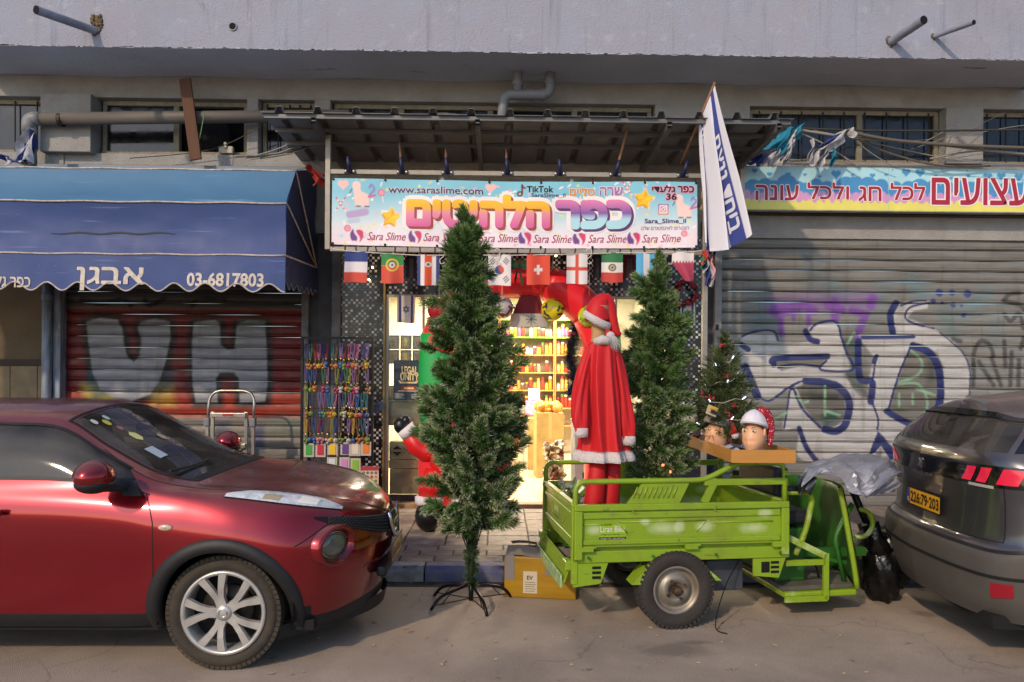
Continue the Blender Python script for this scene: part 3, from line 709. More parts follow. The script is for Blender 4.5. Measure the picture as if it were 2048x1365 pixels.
for k in range(10):
    x = U(890+k*68, 230, 7.9).x+R.uniform(-.05, .05)
    o = MB().ball((0, 0, 0), (R.uniform(.18, .26), .12, R.uniform(.03, .045)), 12, 6, fn=lambda v: 1+.08*math.sin(v.x*9+v.y*7)).build('roof_weight', sand, None, smooth=True)
    o.location = (x, 7.75+.02*k, cz0+.12); tag(o, 'flat dusty cloth bundle, %s from the left on the canopy roof' % ['first', 'second', 'third', 'fourth', 'fifth', 'sixth', 'seventh', 'eighth', 'ninth', 'tenth'][k], 'bundle', 'bundles lying on the canopy')

# ------------------------------------------------------------------ banner frame with bracket holders
BYS = 7.95
fx0, fx1 = U(655, 400, BYS).x, U(1412, 400, BYS).x
fz0, fz1 = U(1024, 497, BYS).z, U(1024, 352, BYS).z
galv = mat('galv_tube', '#9a948a', .5, .35, var=.5, vscale=10, col2='#77716a')
frm = thing('banner_frame', 'galvanised tube frame carrying the shop banner, with one long right leg', 'frame')
w = .055
MB().b2(fx0-w/2, fx0+w/2, BYS, BYS+.05, fz0-.03, cz0-.0).build('post', galv, frm, bevel=.004)
MB().b2(fx1-w/2, fx1+w/2, BYS, BYS+.05, PZ, fz1+.06).build('post', galv, frm, bevel=.004)
MB().b2(fx0+w/2, fx1-w/2, BYS+.002, BYS+.042, fz1, fz1+.05).build('rail', galv, frm, bevel=.004)
MB().b2(fx0+w/2, fx1-w/2, BYS+.002, BYS+.042, fz0-.05, fz0).build('rail', galv, frm, bevel=.004)
MB().b2(fx0+1.2, fx0+1.24, BYS+.045, BYS+.07, fz0, fz1).build('stile', galv, frm); MB().b2(fx0+2.6, fx0+2.64, BYS+.045, BYS+.07, fz0, fz1).build('stile', galv, frm)
ty = mat('black_tie', '#151414', .6)
for px in [690, 712, 735, 752, 790, 815, 840, 870, 905, 940, 1000, 1035, 1060, 1090, 1120, 1150, 1185, 1215, 1240, 1262, 1290, 1320, 1350, 1375]:
    x = U(px, 497, BYS).x
    MB().box((x, BYS+.02, fz0-.025), (.012, .05, .062), (0, R.uniform(-.25, .25), 0)).build('cable_tie', ty, frm)
navy = mat('navy_plastic', '#1d2147', .45)
wood = mat('pole_wood', '#8f6646', .6, var=.4, vscale=15, aniso=(1, 1, .2))
nick = mat('bolt_steel', '#a3a3a3', .35, .9)
for px, ln in ((700, .0), (805, .1), (895, .04), (1015, .05), (1120, .0), (1230, .36), (1365, 0)):
    x = U(px, 345, BYS).x; b = thing('flag_holder', {700: 'navy flag holder nearest the left end of the banner frame', 805: 'navy flag holder second from the left on the banner frame, with a snapped stick', 895: 'navy flag holder third from the left on the banner frame', 1015: 'navy flag holder fourth from the left, above the banner middle', 1120: 'empty navy flag holder right of the banner middle', 1230: 'navy flag holder holding a bare pointed wooden stick', 1365: 'navy flag holder that carries the white and blue flag'}[px], 'flag holder', (x, BYS-.004, fz1+.025), group='flag holders along the banner frame')
    MB().box((0, 0, 0), (.12, .012, .05)).build('plate', navy, b, bevel=.004)
    for s in (-1, 1): MB().lathe([(0, -.016), (.018, -.016), (.02, -.006), (.02, .0)], (s*.044, 0, 0), axis='y', n=12).build('bolt', nick, b, smooth=True)
    tilt = .35 if px in (1230, 1365) else -.12
    d = Vector((math.sin(tilt)*.7, -.25, 1)).normalized()
    MB().tube([Vector((0, -.02, -.01)), Vector((0, -.02, -.01))+d*.16], .021, 12).build('socket_tube', navy, b, smooth=True)
    if ln: MB().tube([Vector((0, -.02, 0))+d*.14, Vector((0, -.02, 0))+d*(.14+ln), Vector((0, -.02, 0))+d*(.2+ln)], [.014, .013, .003], 8).build('stick', wood, b)

# ------------------------------------------------------------------ the banner
bx0, bx1 = U(664, 430, BYS).x, U(1393, 430, BYS).x; bz0, bz1 = U(1024, 493, BYS).z, U(1024, 361, BYS).z
BW, BH = bx1-bx0, bz1-bz0
cv = Canvas(0, BW, 0, BH, .0085, '#cfe0e6')
g = cv.Z/BH
cv.put(np.clip((g-.30)/.5, 0, 1), '#7fc0d6'); cv.put(np.clip((.42-g)/.3, 0, 1), '#ead9e2')
def bp(px, py): return ((px-664)/729*BW, (493-py)/132*BH)
pxw = BW/729
rb = random.Random(5)
for k in range(230):
    x, z = rb.uniform(0, BW), rb.uniform(0, BH); a = rb.uniform(0, 3.14); c = rb.choice(['#f0c53a', '#f2e9ee', '#ee9fb4', '#e6e35a', '#f3b0bf', '#f6f0ee', '#b3d6e2'])
    if rb.random() < .7: cv.stroke([(x, z), (x+.035*math.cos(a), z+.035*math.sin(a))], .014, c)
    else: cv.disc(x, z, .014, c)
def heart(x, z, r, c):
    cv.disc(x-r*.5, z+r*.3, r*.55, c); cv.disc(x+r*.5, z+r*.3, r*.55, c); cv.poly([(x-r*1.0, z+r*.15), (x+r*1.0, z+r*.15), (x, z-r)], c)
heart(*bp(686, 374), .055, '#efb7b5'); heart(*bp(979, 375), .055, '#efbcb9')
def lolly(px, py, r):
    x, z = bp(px, py); cv.stroke([(x, z), (x+.02, z-.1)], .008, '#f0e6e2'); cv.disc(x, z, r, '#d9607f'); cv.ring(x, z, r*.55, .008, '#f2b6c2'); cv.ring(x, z, r*.2, .007, '#f2b6c2')
lolly(762, 388, .036); lolly(695, 460, .036); lolly(1367, 465, .034)
def star(px, py, r, rot):
    x, z = bp(px, py)
    def P(rr, o): return [(x+rr*(1 if k % 2 == 0 else .56)*math.sin(rot+k*math.pi/5), z+o+rr*(1 if k % 2 == 0 else .56)*math.cos(rot+k*math.pi/5)) for k in range(10)]
    cv.poly(P(r*1.18, -.008), '#f3d9a0'); cv.poly([(a-.01, b-.018) for a, b in P(r, 0)], '#cf8a16'); cv.poly(P(r, 0), '#f0c01c'); q = P(r*.96, 0)
    cv.poly([(x, z), q[0], q[1]], '#e0a414'); cv.poly([(x, z), q[2], q[3]], '#f7d23a'); cv.poly([(x, z), q[6], q[7]], '#e5ab15')
star(781, 435, .105, .12); star(1286, 395, .105, .16)
def pony(px, py, s):
    x, z = bp(px, py); c = '#eecdc6'
    cv.poly([(x-.04*s, z-.10*s), (x+.10*s, z-.10*s), (x+.11*s, z+.02*s), (x+.02*s, z+.06*s), (x+.0*s, z+.14*s), (x-.07*s, z+.13*s), (x-.06*s, z+.05*s)], c); cv.disc(x-.03*s, z+.12*s, .045*s, c)
    cv.stroke(spline([(x+.11*s, z+.02*s), (x+.16*s, z+.08*s), (x+.13*s, z+.13*s), (x+.11*s, z+.1*s)], 6), .022*s, '#8f7fc0'); cv.stroke([(x+.1*s, z+.0*s), (x+.17*s, z+.02*s)], .022*s, '#d0608f')
    cv.stroke([(x-.03*s, z-.1*s), (x+.01*s, z-.1*s)], .014*s, '#6a4060'); cv.stroke([(x+.06*s, z-.1*s), (x+.1*s, z-.1*s)], .014*s, '#6a4060'); cv.stroke([(x-.08*s, z+.08*s), (x-.1*s, z+.04*s)], .01, '#3b2c50')
pony(718, 397, 1.0); pony(1362, 415, .95)
for (px, py) in ((681, 412), (1252, 374)):
    x, z = bp(px, py)
    for s in (-1, 1):
        for k in range(8):
            t0 = -1+k*.25; cv.stroke([(x+.05*t0*s, z+.07*t0), (x+.05*(t0+.22)*s, z+.07*(t0+.22))], .014, '#c03a5a' if k % 2 else '#f2e4e4')
x, z = bp(710, 432); cv.stroke([(x-.06, z-.005), (x+.11, z+.03)], .075, '#b7a0cb'); cv.stroke([(x-.06, z-.075), (x+.03, z-.06)], .05, '#b9c8dd')
for px in (714, 830, 1049, 1158, 1267, 940):
    x, z = bp(px, 473)
    cv.poly(spline([(x-.045, z+.065), (x-.075, z+.01), (x-.06, z-.055), (x-.02, z-.06), (x-.005, z-.065), (x+.0, z-.02), (x-.03, z+.02)], 5, True), '#6c3f86')
    cv.poly(spline([(x+.03, z+.06), (x+.065, z+.035), (x+.06, z-.03), (x+.025, z-.075), (x+.03, z-.03), (x+.0, z+.02), (x-.01, z+.05)], 5, True), '#c93b6b')
# social media marks
x, z = bp(1325, 416); s = .055
cv.poly([(x-s, z-s), (x+s, z-s), (x+s, z+s), (x-s, z+s)], '#b8306f'); cv.put(np.clip((z-.01-cv.Z)/.05, 0, 1)*(np.abs(cv.X-x) < s)*(np.abs(cv.Z-z) < s), '#e08a3c'); cv.put(np.clip((cv.Z-z)/.05, 0, 1)*(np.abs(cv.X-x) < s)*(np.abs(cv.Z-z) < s), '#7a3590')
q = s*.68; cv.stroke(fillet([(x-q, z-q, 0), (x+q, z-q, 0), (x+q, z+q, 0), (x-q, z+q, 0)], .01, 2) and [(x-q, z-q), (x+q, z-q), (x+q, z+q), (x-q, z+q)], .014, '#f3e9ee', closed=True); cv.ring(x, z, s*.32, .013, '#f3e9ee'); cv.disc(x+s*.4, z+s*.4, .007, '#f3e9ee')
x, z = bp(1040, 378)
for dx, c in ((-.006, '#49c6c8'), (.006, '#d8416b'), (0, '#141418')):
    cv.stroke(spline([(x+dx+.012, z+.055), (x+dx+.012, z-.035)], 2), .016, c); cv.ring(x+dx-.012, z-.04, .022, .014, c); cv.stroke(spline([(x+dx+.012, z+.055), (x+dx+.025, z+.03), (x+dx+.045, z+.022)], 4), .015, c)
ban = thing('shop_banner', 'pale blue printed shop banner with big yellow and purple lettering', 'banner', (bx0, BYS-.012, bz0))
vin = mat('printed_vinyl', rough=.42, attr='paint', bump=.03, bscale=9)
def bfn(x, z, o=0.0):
    e = .010*math.sin(x*2.7+z*3)+.006*math.sin(x*6.1-z*5)+.012*math.sin(x*1.1)
    sag = -.010*math.sin(math.pi*x/BW)*2*(1-z/BH) + .012*math.sin(math.pi*x/BW)*-(z/BH)
    return Vector((x, e-o, z+sag))
o = link('banner_sheet', cv.mesh(bfn), vin, ban, smooth=True)
dkp = mat('ink_purple', '#4a2f5e', .45); inkw = mat('ink_white', '#e9e2e2', .45); inkk = mat('ink_black', '#17141a', .45); crim = mat('ink_crimson', '#a3325a', .45)
def gradmat(name, stops, z0, z1):
    m = mat(name, (.5, .5, .5), .42); N, L, B = nodes(m)
    tc = N.new('ShaderNodeTexCoord'); sx = N.new('ShaderNodeSeparateXYZ'); mr = N.new('ShaderNodeMapRange'); cr = N.new('ShaderNodeValToRGB')
    L.new(tc.outputs['Object'], sx.inputs[0]); L.new(sx.outputs[2], mr.inputs[0]); mr.inputs[1].default_value = z0; mr.inputs[2].default_value = z1
    L.new(mr.outputs[0], cr.inputs[0]); L.new(cr.outputs[0], B.inputs['Base Color'])
    el = cr.color_ramp.elements
    for i, (p, c) in enumerate(stops):
        e = el[i] if i < 2 else el.new(p)
        e.position = p; e.color = (*hx(c), 1)
    return m
def bbox(a, b, c, d):   # px left, right, top, bottom -> canvas box
    (x0, z1), (x1, z0) = bp(a, c), bp(b, d); return (x0, x1, z0, z1)
def btxt(s, box, m, lay=1, **k): return lettering(s, bbox(*box), lambda x, z: bfn(x, z, .0022*lay), m, ban, **k)
btxt('www.saraslime.com', (776, 964, 374, 388), inkw, 1, bold=.045); btxt('www.saraslime.com', (776, 964, 374, 388), dkp, 2, bold=.016)
btxt('TikTok', (1052, 1104, 370, 382), inkk, 2, bold=.02); btxt('SaraSlime_il', (1061, 1129, 384, 393), dkp, 2, bold=.012)
hm1 = gradmat('ink_sunset', [(0, '#d3639c'), (.45, '#e08aa2'), (.62, '#e9ab33'), (1, '#efbf1c')], *[bp(0, q)[1] for q in (452, 400)])
hm2 = gradmat('ink_dusk', [(0, '#aad6e2'), (.28, '#a9d2e0'), (.5, '#7d55a0'), (1, '#dc7cae')], *[bp(0, q)[1] for q in (452, 400)])
hs1 = mat('ink_rust', '#a24436', .45); hs2 = mat('ink_violet', '#59376f', .45)
for s, box, gm, sm in (('הלהיטים', (816, 1094, 392, 450), hm1, hs1), ('כפר', (1114, 1256, 402, 450), hm2, hs2)):
    btxt(s, box, inkw, 1, bold=.17, heb=True)
    b2 = (box[0]+4, box[1]+4, box[2]+4, box[3]+4); btxt(s, b2, sm, 2, bold=.075, heb=True); b3 = (box[0]+2, box[1]+2, box[2]+2, box[3]+2); btxt(s, b3, sm, 2.5, bold=.075, heb=True)
    btxt(s, box, gm, 4, bold=.065, heb=True)
btxt('שרה', (1198, 1243, 372, 388), inkw, 1, bold=.07, heb=True); btxt('שרה', (1198, 1243, 372, 388), mat('ink_mauve', '#a06aa8', .45), 2, bold=.03, heb=True)
btxt('סליים', (1138, 1187, 372, 388), inkw, 1, bold=.07, heb=True); btxt('סליים', (1138, 1187, 372, 388), mat('ink_orange', '#d98a3a', .45), 2, bold=.03, heb=True)
pk = mat('ink_pink', '#e59ab2', .45)
for s, b in (('כפר', (1354, 1386, 370, 382)), ('גלעדי', (1302, 1348, 369, 382))):
    btxt(s, b, pk, 1, bold=.12, heb=True); btxt(s, b, inkk, 2, bold=.03, heb=True)
btxt('36', (1331, 1351, 385, 397), pk, 1, bold=.12); btxt('36', (1331, 1351, 385, 397), inkk, 2, bold=.03)
btxt('Sara_Slime_il', (1288, 1370, 435, 445), dkp, 2, bold=.02); btxt('הצטרפו לאינסטגרם שלנו', (1281, 1376, 449, 457), crim, 2, bold=.0, heb=True)
for a in (734, 846, 957, 1065, 1175, 1283): btxt('Sara Slime', (a, a+77, 466, 482), crim, 2, bold=.0, shear=.35)
for k in range(8):
    for z in (0.012, BH-.012):
        x = .012+(BW-.024)*k/7; p = bfn(x, z, .004)
        MB().lathe([(0, -.006), (.012, -.005), (.014, 0)], p, axis='y', n=10).build('eyelet_knot', ty, ban)
        MB().tube([p, p+Vector((0, .02, .05 if z > .3 else -.05))], .004, 5).build('banner_cord', ty, ban)

# ------------------------------------------------------------------ right hand sign board
RY = 8.78
rx0, rx1 = U(1481, 380, RY).x, 6.95; rz0, rz1 = U(1700, 421, RY).z, U(1700, 336, RY).z
RW, RH = rx1-rx0, rz1-rz0
sg = thing('sign_board', 'long sign board with clouds, hearts and red lettering above the grey shutter', 'sign', (rx0, RY, rz0))
def rp(px, py): return ((px-1481)*RY/F*1.0, (421-py)/85*RH)
cv = Canvas(0, RW, 0, RH, .0095, '#a9d8e6')
def clouds(zb, amp, c, seed, sp):
    r = random.Random(seed); x = -.1
    cv.rect(-1, RW+1, -1, zb, c)
    while x < RW+.2:
        q = r.uniform(.5, 1.0)*amp; cv.disc(x, zb+r.uniform(-.3, .5)*amp*.6, q, c); x += sp*r.uniform(.6, 1.2)
clouds(RH*.50, .13, '#4a8fc6', 2, .15); clouds(RH*.34, .055, '#cf98c8', 4, .10); clouds(RH*.17, .05, '#e3da6c', 6, .10)
r = random.Random(9)
for k in range(26):
    x = .17+k*.2+r.uniform(-.03, .03); z = RH*(r.choice([.82, .84, .9, .78])); h_ = r.choice([.055, .05, .032, .022]); heart(x, z, h_, '#4b93c6')
shp = mat('sign_print', rough=.38, attr='paint', var=.12, vscale=3)
MB().b2(0, RW, .002, .10, -.012, RH+.012).build('sign_box', mat('sign_frame', '#a8a49c', .5, .3, var=.4), sg, bevel=.004)
MB().b2(.0, .05, -.004, .001, 0, RH).build('edge_strip', mat('sign_edge', '#c9c6c6', .45, var=.3, vscale=7), sg)
cvm = cv.mesh(lambda x, z: Vector((x, -.001, z))); link('sign_face', cvm, shp, sg)
for xx in (1.78,):
    MB().b2(xx, xx+.004, -.002, -.0012, 0, RH).build('panel_joint', mat('joint_line', '#8fb5c2', .5), sg)
for k in range(7): MB().lathe([(0, -.004), (.006, -.003), (.006, 0)], (.03+.9*k, -.002, RH-.02), axis='y', n=8).build('screw', blackhole, sg)
srd = mat('sign_red', '#a2243c', .42)
rf = lambda o: (lambda x, z: Vector((x, -.001-.002*o, z)))
for s, b in (('עונה', (1512, 1598, 373, 402)), ('ולכל', (1617, 1700, 367, 399)), ('חג', (1721, 1766, 374, 402)), ('לכל', (1786, 1855, 366, 399)), ('צעצועים', (1870, 2105, 355, 407))):
    (xa, zb), (xb, za) = rp(b[0], b[2]), rp(b[1], b[3])
    lettering(s, (xa, xb, za, zb), rf(1), inkw, sg, bold=.055, heb=True); lettering(s, (xa, xb, za, zb), rf(2), srd, sg, bold=.018, heb=True)
sd = thing('alarm_siren', 'cream alarm box with a red lens beside the flag', 'alarm box', U(1408, 400, 8.3))
MB().box((0, 0, 0), (.09, .1, .26)).build('alarm_body', mat('cream_plastic'), sd, bevel=.03, seg=3)
MB().ball((.012, -.05, -.07), (.035, .03, .04), 12, 8).build('alarm_lens', mat('dull_red_lens', '#5d1512', .3), sd, smooth=True)
MB().b2(-.02, .02, .04, .72, -.02, .02).build('bracket', galv, sd)

# ------------------------------------------------------------------ blue awning
AX1 = U(572, 525, 7.6).x; AX0 = -7.4
prof = [(8.92, 4.10), (8.4, 4.02), (7.93, 3.885), (7.60, 3.46), (7.585, 2.925)]
awn = thing('shop_awning', 'blue vinyl awning with scalloped valance and white Hebrew lettering', 'awning')
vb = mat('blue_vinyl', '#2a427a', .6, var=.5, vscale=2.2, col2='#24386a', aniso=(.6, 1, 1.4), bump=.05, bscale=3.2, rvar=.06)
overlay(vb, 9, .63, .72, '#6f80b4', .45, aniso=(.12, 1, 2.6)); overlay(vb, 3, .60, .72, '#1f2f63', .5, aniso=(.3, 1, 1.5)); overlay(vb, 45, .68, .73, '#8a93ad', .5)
vsk = mat('sky_lit_blue_vinyl', '#3d6688', .58, var=.6, vscale=1.6, col2='#527a99', aniso=(.5, 1, 1.2), rvar=.06)  # same blue vinyl made paler: sky light on the slope put into its colour
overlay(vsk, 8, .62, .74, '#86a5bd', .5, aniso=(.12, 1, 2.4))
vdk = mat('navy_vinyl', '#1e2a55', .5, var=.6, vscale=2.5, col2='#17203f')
cordm = mat('white_piping', '#b9ada6', .6, var=.4, vscale=20)
NX = 80
def wr(x, z, a=1): return a*(.010*math.sin(x*1.3+z*2)+.010*(abs(math.sin(x*2.1+z*6))**.5-.7)+.006*(abs(math.sin(x*3.7-z*9+1))**.4-.7))
def seg(i, name, m, nv=8, sagd=.03):
    (y0, z0), (y1, z1) = prof[i], prof[i+1]
    def fn(u, v):
        x = AX0+(AX1-AX0)*u; y = y0+(y1-y0)*v; z = z0+(z1-z0)*v; b = math.sin(math.pi*v)
        return (x, y+b*(.6*sagd+wr(x, z)), z-b*sagd*(.8 if i < 3 else 0))
    return MB().grid(fn, NX, nv).build(name, m, awn, smooth=True)
seg(0, 'roof_panel', mat('top_vinyl', '#5f7d99', .6, var=.4, vscale=2), 4); seg(1, 'roof_panel', mat('top_vinyl'), 4)  # roof panels paler too, with the sky light in their colour
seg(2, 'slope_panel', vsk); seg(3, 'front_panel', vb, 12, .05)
def on_front(px, py, o=.006):
    p = U(px, py, 7.6); v = min(1, max(0, (prof[3][1]-p.z)/(prof[3][1]-prof[4][1]))); b = math.sin(math.pi*v); y = prof[3][0]+(prof[4][0]-prof[3][0])*v
    return Vector((p.x, y+b*(.6*.05+wr(p.x, p.z))-o, p.z))
mb = MB(); n_ = 40; vs = []
for k in range(n_+1):
    px = 98+252*k/n_; h = 1.7*math.sin(math.pi*k/n_)**.5+.2; c = 466+1.5*math.sin(k*.5); vs += [on_front(px, c-h), on_front(px, c+h)]
mb.add(vs, [(2*k, 2*k+2, 2*k+3, 2*k+1) for k in range(n_)]).build('tear', mat('tear_dark', '#3b4046', .9), awn)
# scalloped valance
scal = .32
def val(u, v):
    x = AX0+(AX1-AX0)*u; zt = 2.92; zb = 2.59+.042*math.cos(2*math.pi*(x-AX1)/scal)*-1
    return (x, 7.583-.02*v+.012*math.sin(x*5)*v, zt+(zb-zt)*v)
MB().grid(val, 260, 4).build('valance', vb, awn, smooth=True)
MB().tube([val(k/260, 1.0) for k in range(261)], .009, 6).build('valance_piping', cordm, awn, smooth=True)
pivot = Vector((AX1, 8.85, 2.98))
for (y, z) in prof[2:]:
    pts = [(AX0+(AX1-AX0)*k/40, y-.005, z+.004*math.sin(k*1.1)) for k in range(41)]
    MB().tube(pts+[Vector((AX1+.004, y, z)).lerp(pivot+Vector((.004, 0, 0)), t) for t in (.03, .5, 1)], .010, 6).build('rib_piping', cordm, awn, smooth=True)
# side cheek
mb = MB(); ring = [(AX1, y, z) for y, z in prof]
ns = 10; vs = []; fs = []
for p in ring:
    for k in range(ns+1):
        q = Vector(p).lerp(pivot, k/ns); vs.append((q.x-.05*math.sin(math.pi*k/ns)*.5+.008*math.sin(k*2+p[2]*5), q.y, q.z))
for i in range(len(ring)-1):
    for k in range(ns): fs.append((i*(ns+1)+k, (i+1)*(ns+1)+k, (i+1)*(ns+1)+k+1, i*(ns+1)+k+1))
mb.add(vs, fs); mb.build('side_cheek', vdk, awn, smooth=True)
def sval(u, v):
    y = 7.59+(8.85-7.59)*u; zt = 2.92+.06*u; zb = zt-.30+.035*math.cos(2*math.pi*y/.2)
    return (AX1+.004*math.sin(u*20), y, zt+(zb-zt)*v)
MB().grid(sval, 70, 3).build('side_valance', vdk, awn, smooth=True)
MB().tube([sval(k/70, 1.0) for k in range(71)], .007, 6).build('side_piping', mat('grey_piping', '#6f7078', .6), awn, smooth=True)
MB().b2(AX0, U(620, 320, 8.9).x, 8.80, 8.98, 4.115, 4.17).build('cassette', mat('cassette_grey', '#5d6672', .45, .3), awn, bevel=.01)
MB().b2(AX0, U(608, 320, 8.9).x, 8.86, 8.99, 4.03, 4.113).build('back_board', mat('back_board', '#847a68', .8, var=.5, vscale=4), awn)
avw = mat('awning_letter', '#c7bcb0', .55, var=.3, vscale=20)
vfn = lambda x, z: Vector((x, 7.579-.02*(2.92-z)/.32+.012*math.sin(x*5)*(2.92-z)/.32, z))
for s, b, h, bo in (('אבגן', (154, 286, 536, 580), True, .02), ('03-6817803', (374, 526, 548, 572), False, .03), ('כפר גלעדי', (-40, 59, 549, 574), True, .02)):
    p, q = U(b[0], b[3], 7.56), U(b[1], b[2], 7.56)
    lettering(s, (p.x, q.x, p.z, q.z), vfn, avw, awn, bold=bo, heb=h)

# ------------------------------------------------------------------ flag on its stick
fl = thing('pole_flag', 'white flag with two blue stripes drooping from a slanted wooden stick', 'flag')
A = U(1361, 330, 7.92); Bq = U(1430, 165, 7.35)
MB().tube([A, Bq], .013, 8).build('flag_stick', wood, fl, smooth=True)
dirp = (Bq-A)
fw_, fh_ = .82, 1.2                    # hoist along the stick, fly hanging down
cvf = Canvas(0, 1, 0, 1, .0055, '#d9d9e4')
cvf.rect(.12, .28, -1, 2, '#33428f'); cvf.rect(.74, .90, -1, 2, '#33428f')
flp = mat('flag_cloth', rough=.75, attr='paint', sheen=.2)
hoist0, hoist1 = A.lerp(Bq, .55), A.lerp(Bq, .985)
def ff(s, t):
    # s along the stick (0 low, 1 high), t down the fly
    p = hoist0.lerp(hoist1, s)
    low = U(1402, 478, 7.75); hi = U(1496, 480, 7.42)
    end = low.lerp(hi, s) + Vector((0, 0, .10*(s-.5)-.07*math.sin(s*3.1)))
    mid = U(1396, 350, 7.8).lerp(U(1458, 320, 7.36), s)
    a = (1-t)**2; b_ = 2*t*(1-t); c_ = t*t
    q = p*a+mid*b_+end*c_
    fold = math.sin(s*2*math.pi*2.1+t*1.5)*.085*min(1, t*1.6)
    q += Vector((.25*fold, -fold, 0)); q.z -= .05*math.sin(s*3.14)*t
    return q
link('flag_cloth', cvf.mesh(ff), flp, fl, smooth=True)
navt = mat('flag_ink', '#1e2752', .7); wt = mat('flag_white', '#d9d9e4', .7)
def fft(off): 
    def g(x, z):
        p = ff(x, z); n = (ff(min(1, x+.01), z)-ff(max(0, x-.01), z)).cross(ff(x, min(1, z+.01))-ff(x, max(0, z-.01))).normalized()
        if n.y > 0: n = -n
        return p+n*off
    return g
def frot(box, s, m, off, bold):
    x0, x1, z0, z1 = box
    g = fft(off); return lettering(s, (z0, z1, x0, x1), lambda a, b: g(b, a), m, fl, bold=bold, heb=True)
frot((.765, .875, .30, .92), 'ביחד ננצח', wt, .004, .03)
frot((.15, .25, .12, .62), 'ביחד ננצח', wt, .004, .03)

# ------------------------------------------------------------------ cables and rags
cabm = mat('cable_grey', '#8a857d', .6); cabd = mat('cable_dark', '#37342f', .6)
def cable(name, label, pts, r, m, group):
    P = [U(*p) for p in pts]; q = [Vector(v) for v in spline([tuple(p) for p in P], 8)]
    o = MB().tube(q, r, 6).build(name, m, None, smooth=True); return tag(o, label, 'cable', group)
gR = 'cables strung above the right sign'; gL = 'cables strung left of the canopy'
cable('cable', 'dark cable running flat across the right windows', [(1550, 255, 8.6), (1760, 262, 8.6), (2048, 260, 8.6), (2300, 258, 8.6)], .014, cabd, gR)
cable('cable', 'pale cable sagging from the rag knot to the right picture edge', [(1585, 258, 8.55), (1700, 275, 8.55), (1850, 287, 8.55), (2048, 308, 8.55), (2300, 320, 8.5)], .016, cabm, gR)
cable('cable', 'pale wire running steeply down behind the right sign', [(1590, 262, 8.55), (1650, 290, 8.6), (1718, 335, 8.65)], .010, cabm, gR)
cable('cable', 'thin wire rising to the right window pier', [(1848, 285, 8.6), (1880, 268, 8.7), (1912, 250, 8.9)], .006, cabm, gR)
cable('cable', 'thick grey cable crossing below the right windows', [(1690, 262, 8.6), (1760, 300, 8.62), (1870, 330, 8.66), (1980, 332, 8.7)], .013, mat('cable_mid', '#5d574f', .6), gR)
cable('cable', 'twisted cable bundle from the second rag knot to the right', [(1690, 262, 8.5), (1780, 280, 8.5), (1900, 290, 8.5), (2048, 296, 8.5), (2300, 300, 8.5)], .022, mat('cable_mid', '#5d574f', .6), gR)
cable('cable', 'thin wire low over the right sign board', [(1740, 285, 8.6), (1900, 318, 8.6), (2048, 330, 8.6), (2200, 332, 8.6)], .007, cabm, gR)
cable('cable', 'thin wire from the flag to the first rag knot', [(1450, 320, 8.5), (1500, 300, 8.55), (1585, 258, 8.55)], .006, cabm, gR)
for lb_, pts, r_ in (('thin wire bowed high across the right windows', [(1600, 255, 8.7), (1750, 282, 8.7), (1900, 275, 8.7), (2060, 250, 8.7), (2250, 245, 8.7)], .005),
        ('wire crossing from the second rag knot down to the sign top', [(1692, 264, 8.55), (1740, 305, 8.6), (1790, 335, 8.66)], .006),
        ('grey wire climbing to the far window bars', [(1820, 300, 8.6), (1930, 262, 8.75), (2010, 225, 8.95)], .005),
        ('pale double wire low on the right, above the red letters', [(1860, 318, 8.6), (1960, 302, 8.6), (2060, 312, 8.6), (2250, 320, 8.6)], .011),
        ('dark wire looping behind the torn flags', [(1500, 290, 8.7), (1560, 320, 8.7), (1640, 318, 8.7), (1720, 290, 8.7), (1800, 312, 8.7)], .007)):
    cable('cable', lb_, pts, r_, cabm if r_ != .007 else cabd, gR)
for k, (a, b) in enumerate((((490, 318), (632, 262)), ((500, 320), (632, 275)), ((520, 318), (640, 285)), ((470, 315), (625, 292)))):
    cable('cable', ['pale wire highest in the fan of wires above the awning', 'pale wire second in the fan above the awning end', 'grey wire third in the fan above the awning end', 'dark wire lowest in the fan above the awning end'][k], [(a[0], a[1], 8.6), ((a[0]+b[0])/2, (a[1]+b[1])/2+6, 8.55), (b[0], b[1], 8.5)], .008, cabm if k < 3 else cabd, gL)
cable('cable', 'dark wire sagging along the left window sill', [(260, 317, 8.9), (420, 300, 8.9), (520, 255, 8.8)], .006, cabd, gL)
ragw = mat('rag_white', '#b4b3b8', .85, var=.4, vscale=14); ragb = mat('rag_blue', '#2f3f7d', .85, var=.3, vscale=14); ragt = mat('rag_teal', '#1f7a94', .8, var=.4, vscale=14)
def rags(label, spots, Y):
    t = thing('torn_flag', label, 'torn flag', U(spots[0][0], spots[0][1], Y)); o0 = U(spots[0][0], spots[0][1], Y)
    for (x, y, x2, y2, w, m) in spots:
        p = U(x, y, Y)-o0; q = U(x2, y2, Y-.05)-o0; ph = R.uniform(0, 6)
        def fn(u, v):
            c = p.lerp(q, v); ww = w*(.35+.65*min(1, v*2))
            return c+Vector(((u-.5)*ww+.02*math.sin(v*7+ph), -.05*math.sin(u*6+ph+v*3)-.02, .02*math.sin(u*9+ph)*v))
        MB().grid(fn, 8, 10).build('rag_strip', m, t, smooth=True)
rags('torn flag strips in white and teal tied left of the right windows', [(1580, 258, 1545, 300, .22, ragt), (1582, 256, 1560, 308, .12, ragt), (1585, 262, 1570, 320, .09, ragw), (1550, 300, 1525, 330, .14, ragw), (1560, 300, 1545, 332, .12, ragw), (1575, 292, 1568, 328, .08, ragw), (1530, 310, 1505, 330, .14, ragb), (1590, 265, 1578, 300, .07, ragw), (1600, 250, 1590, 275, .12, ragt)], 8.5)
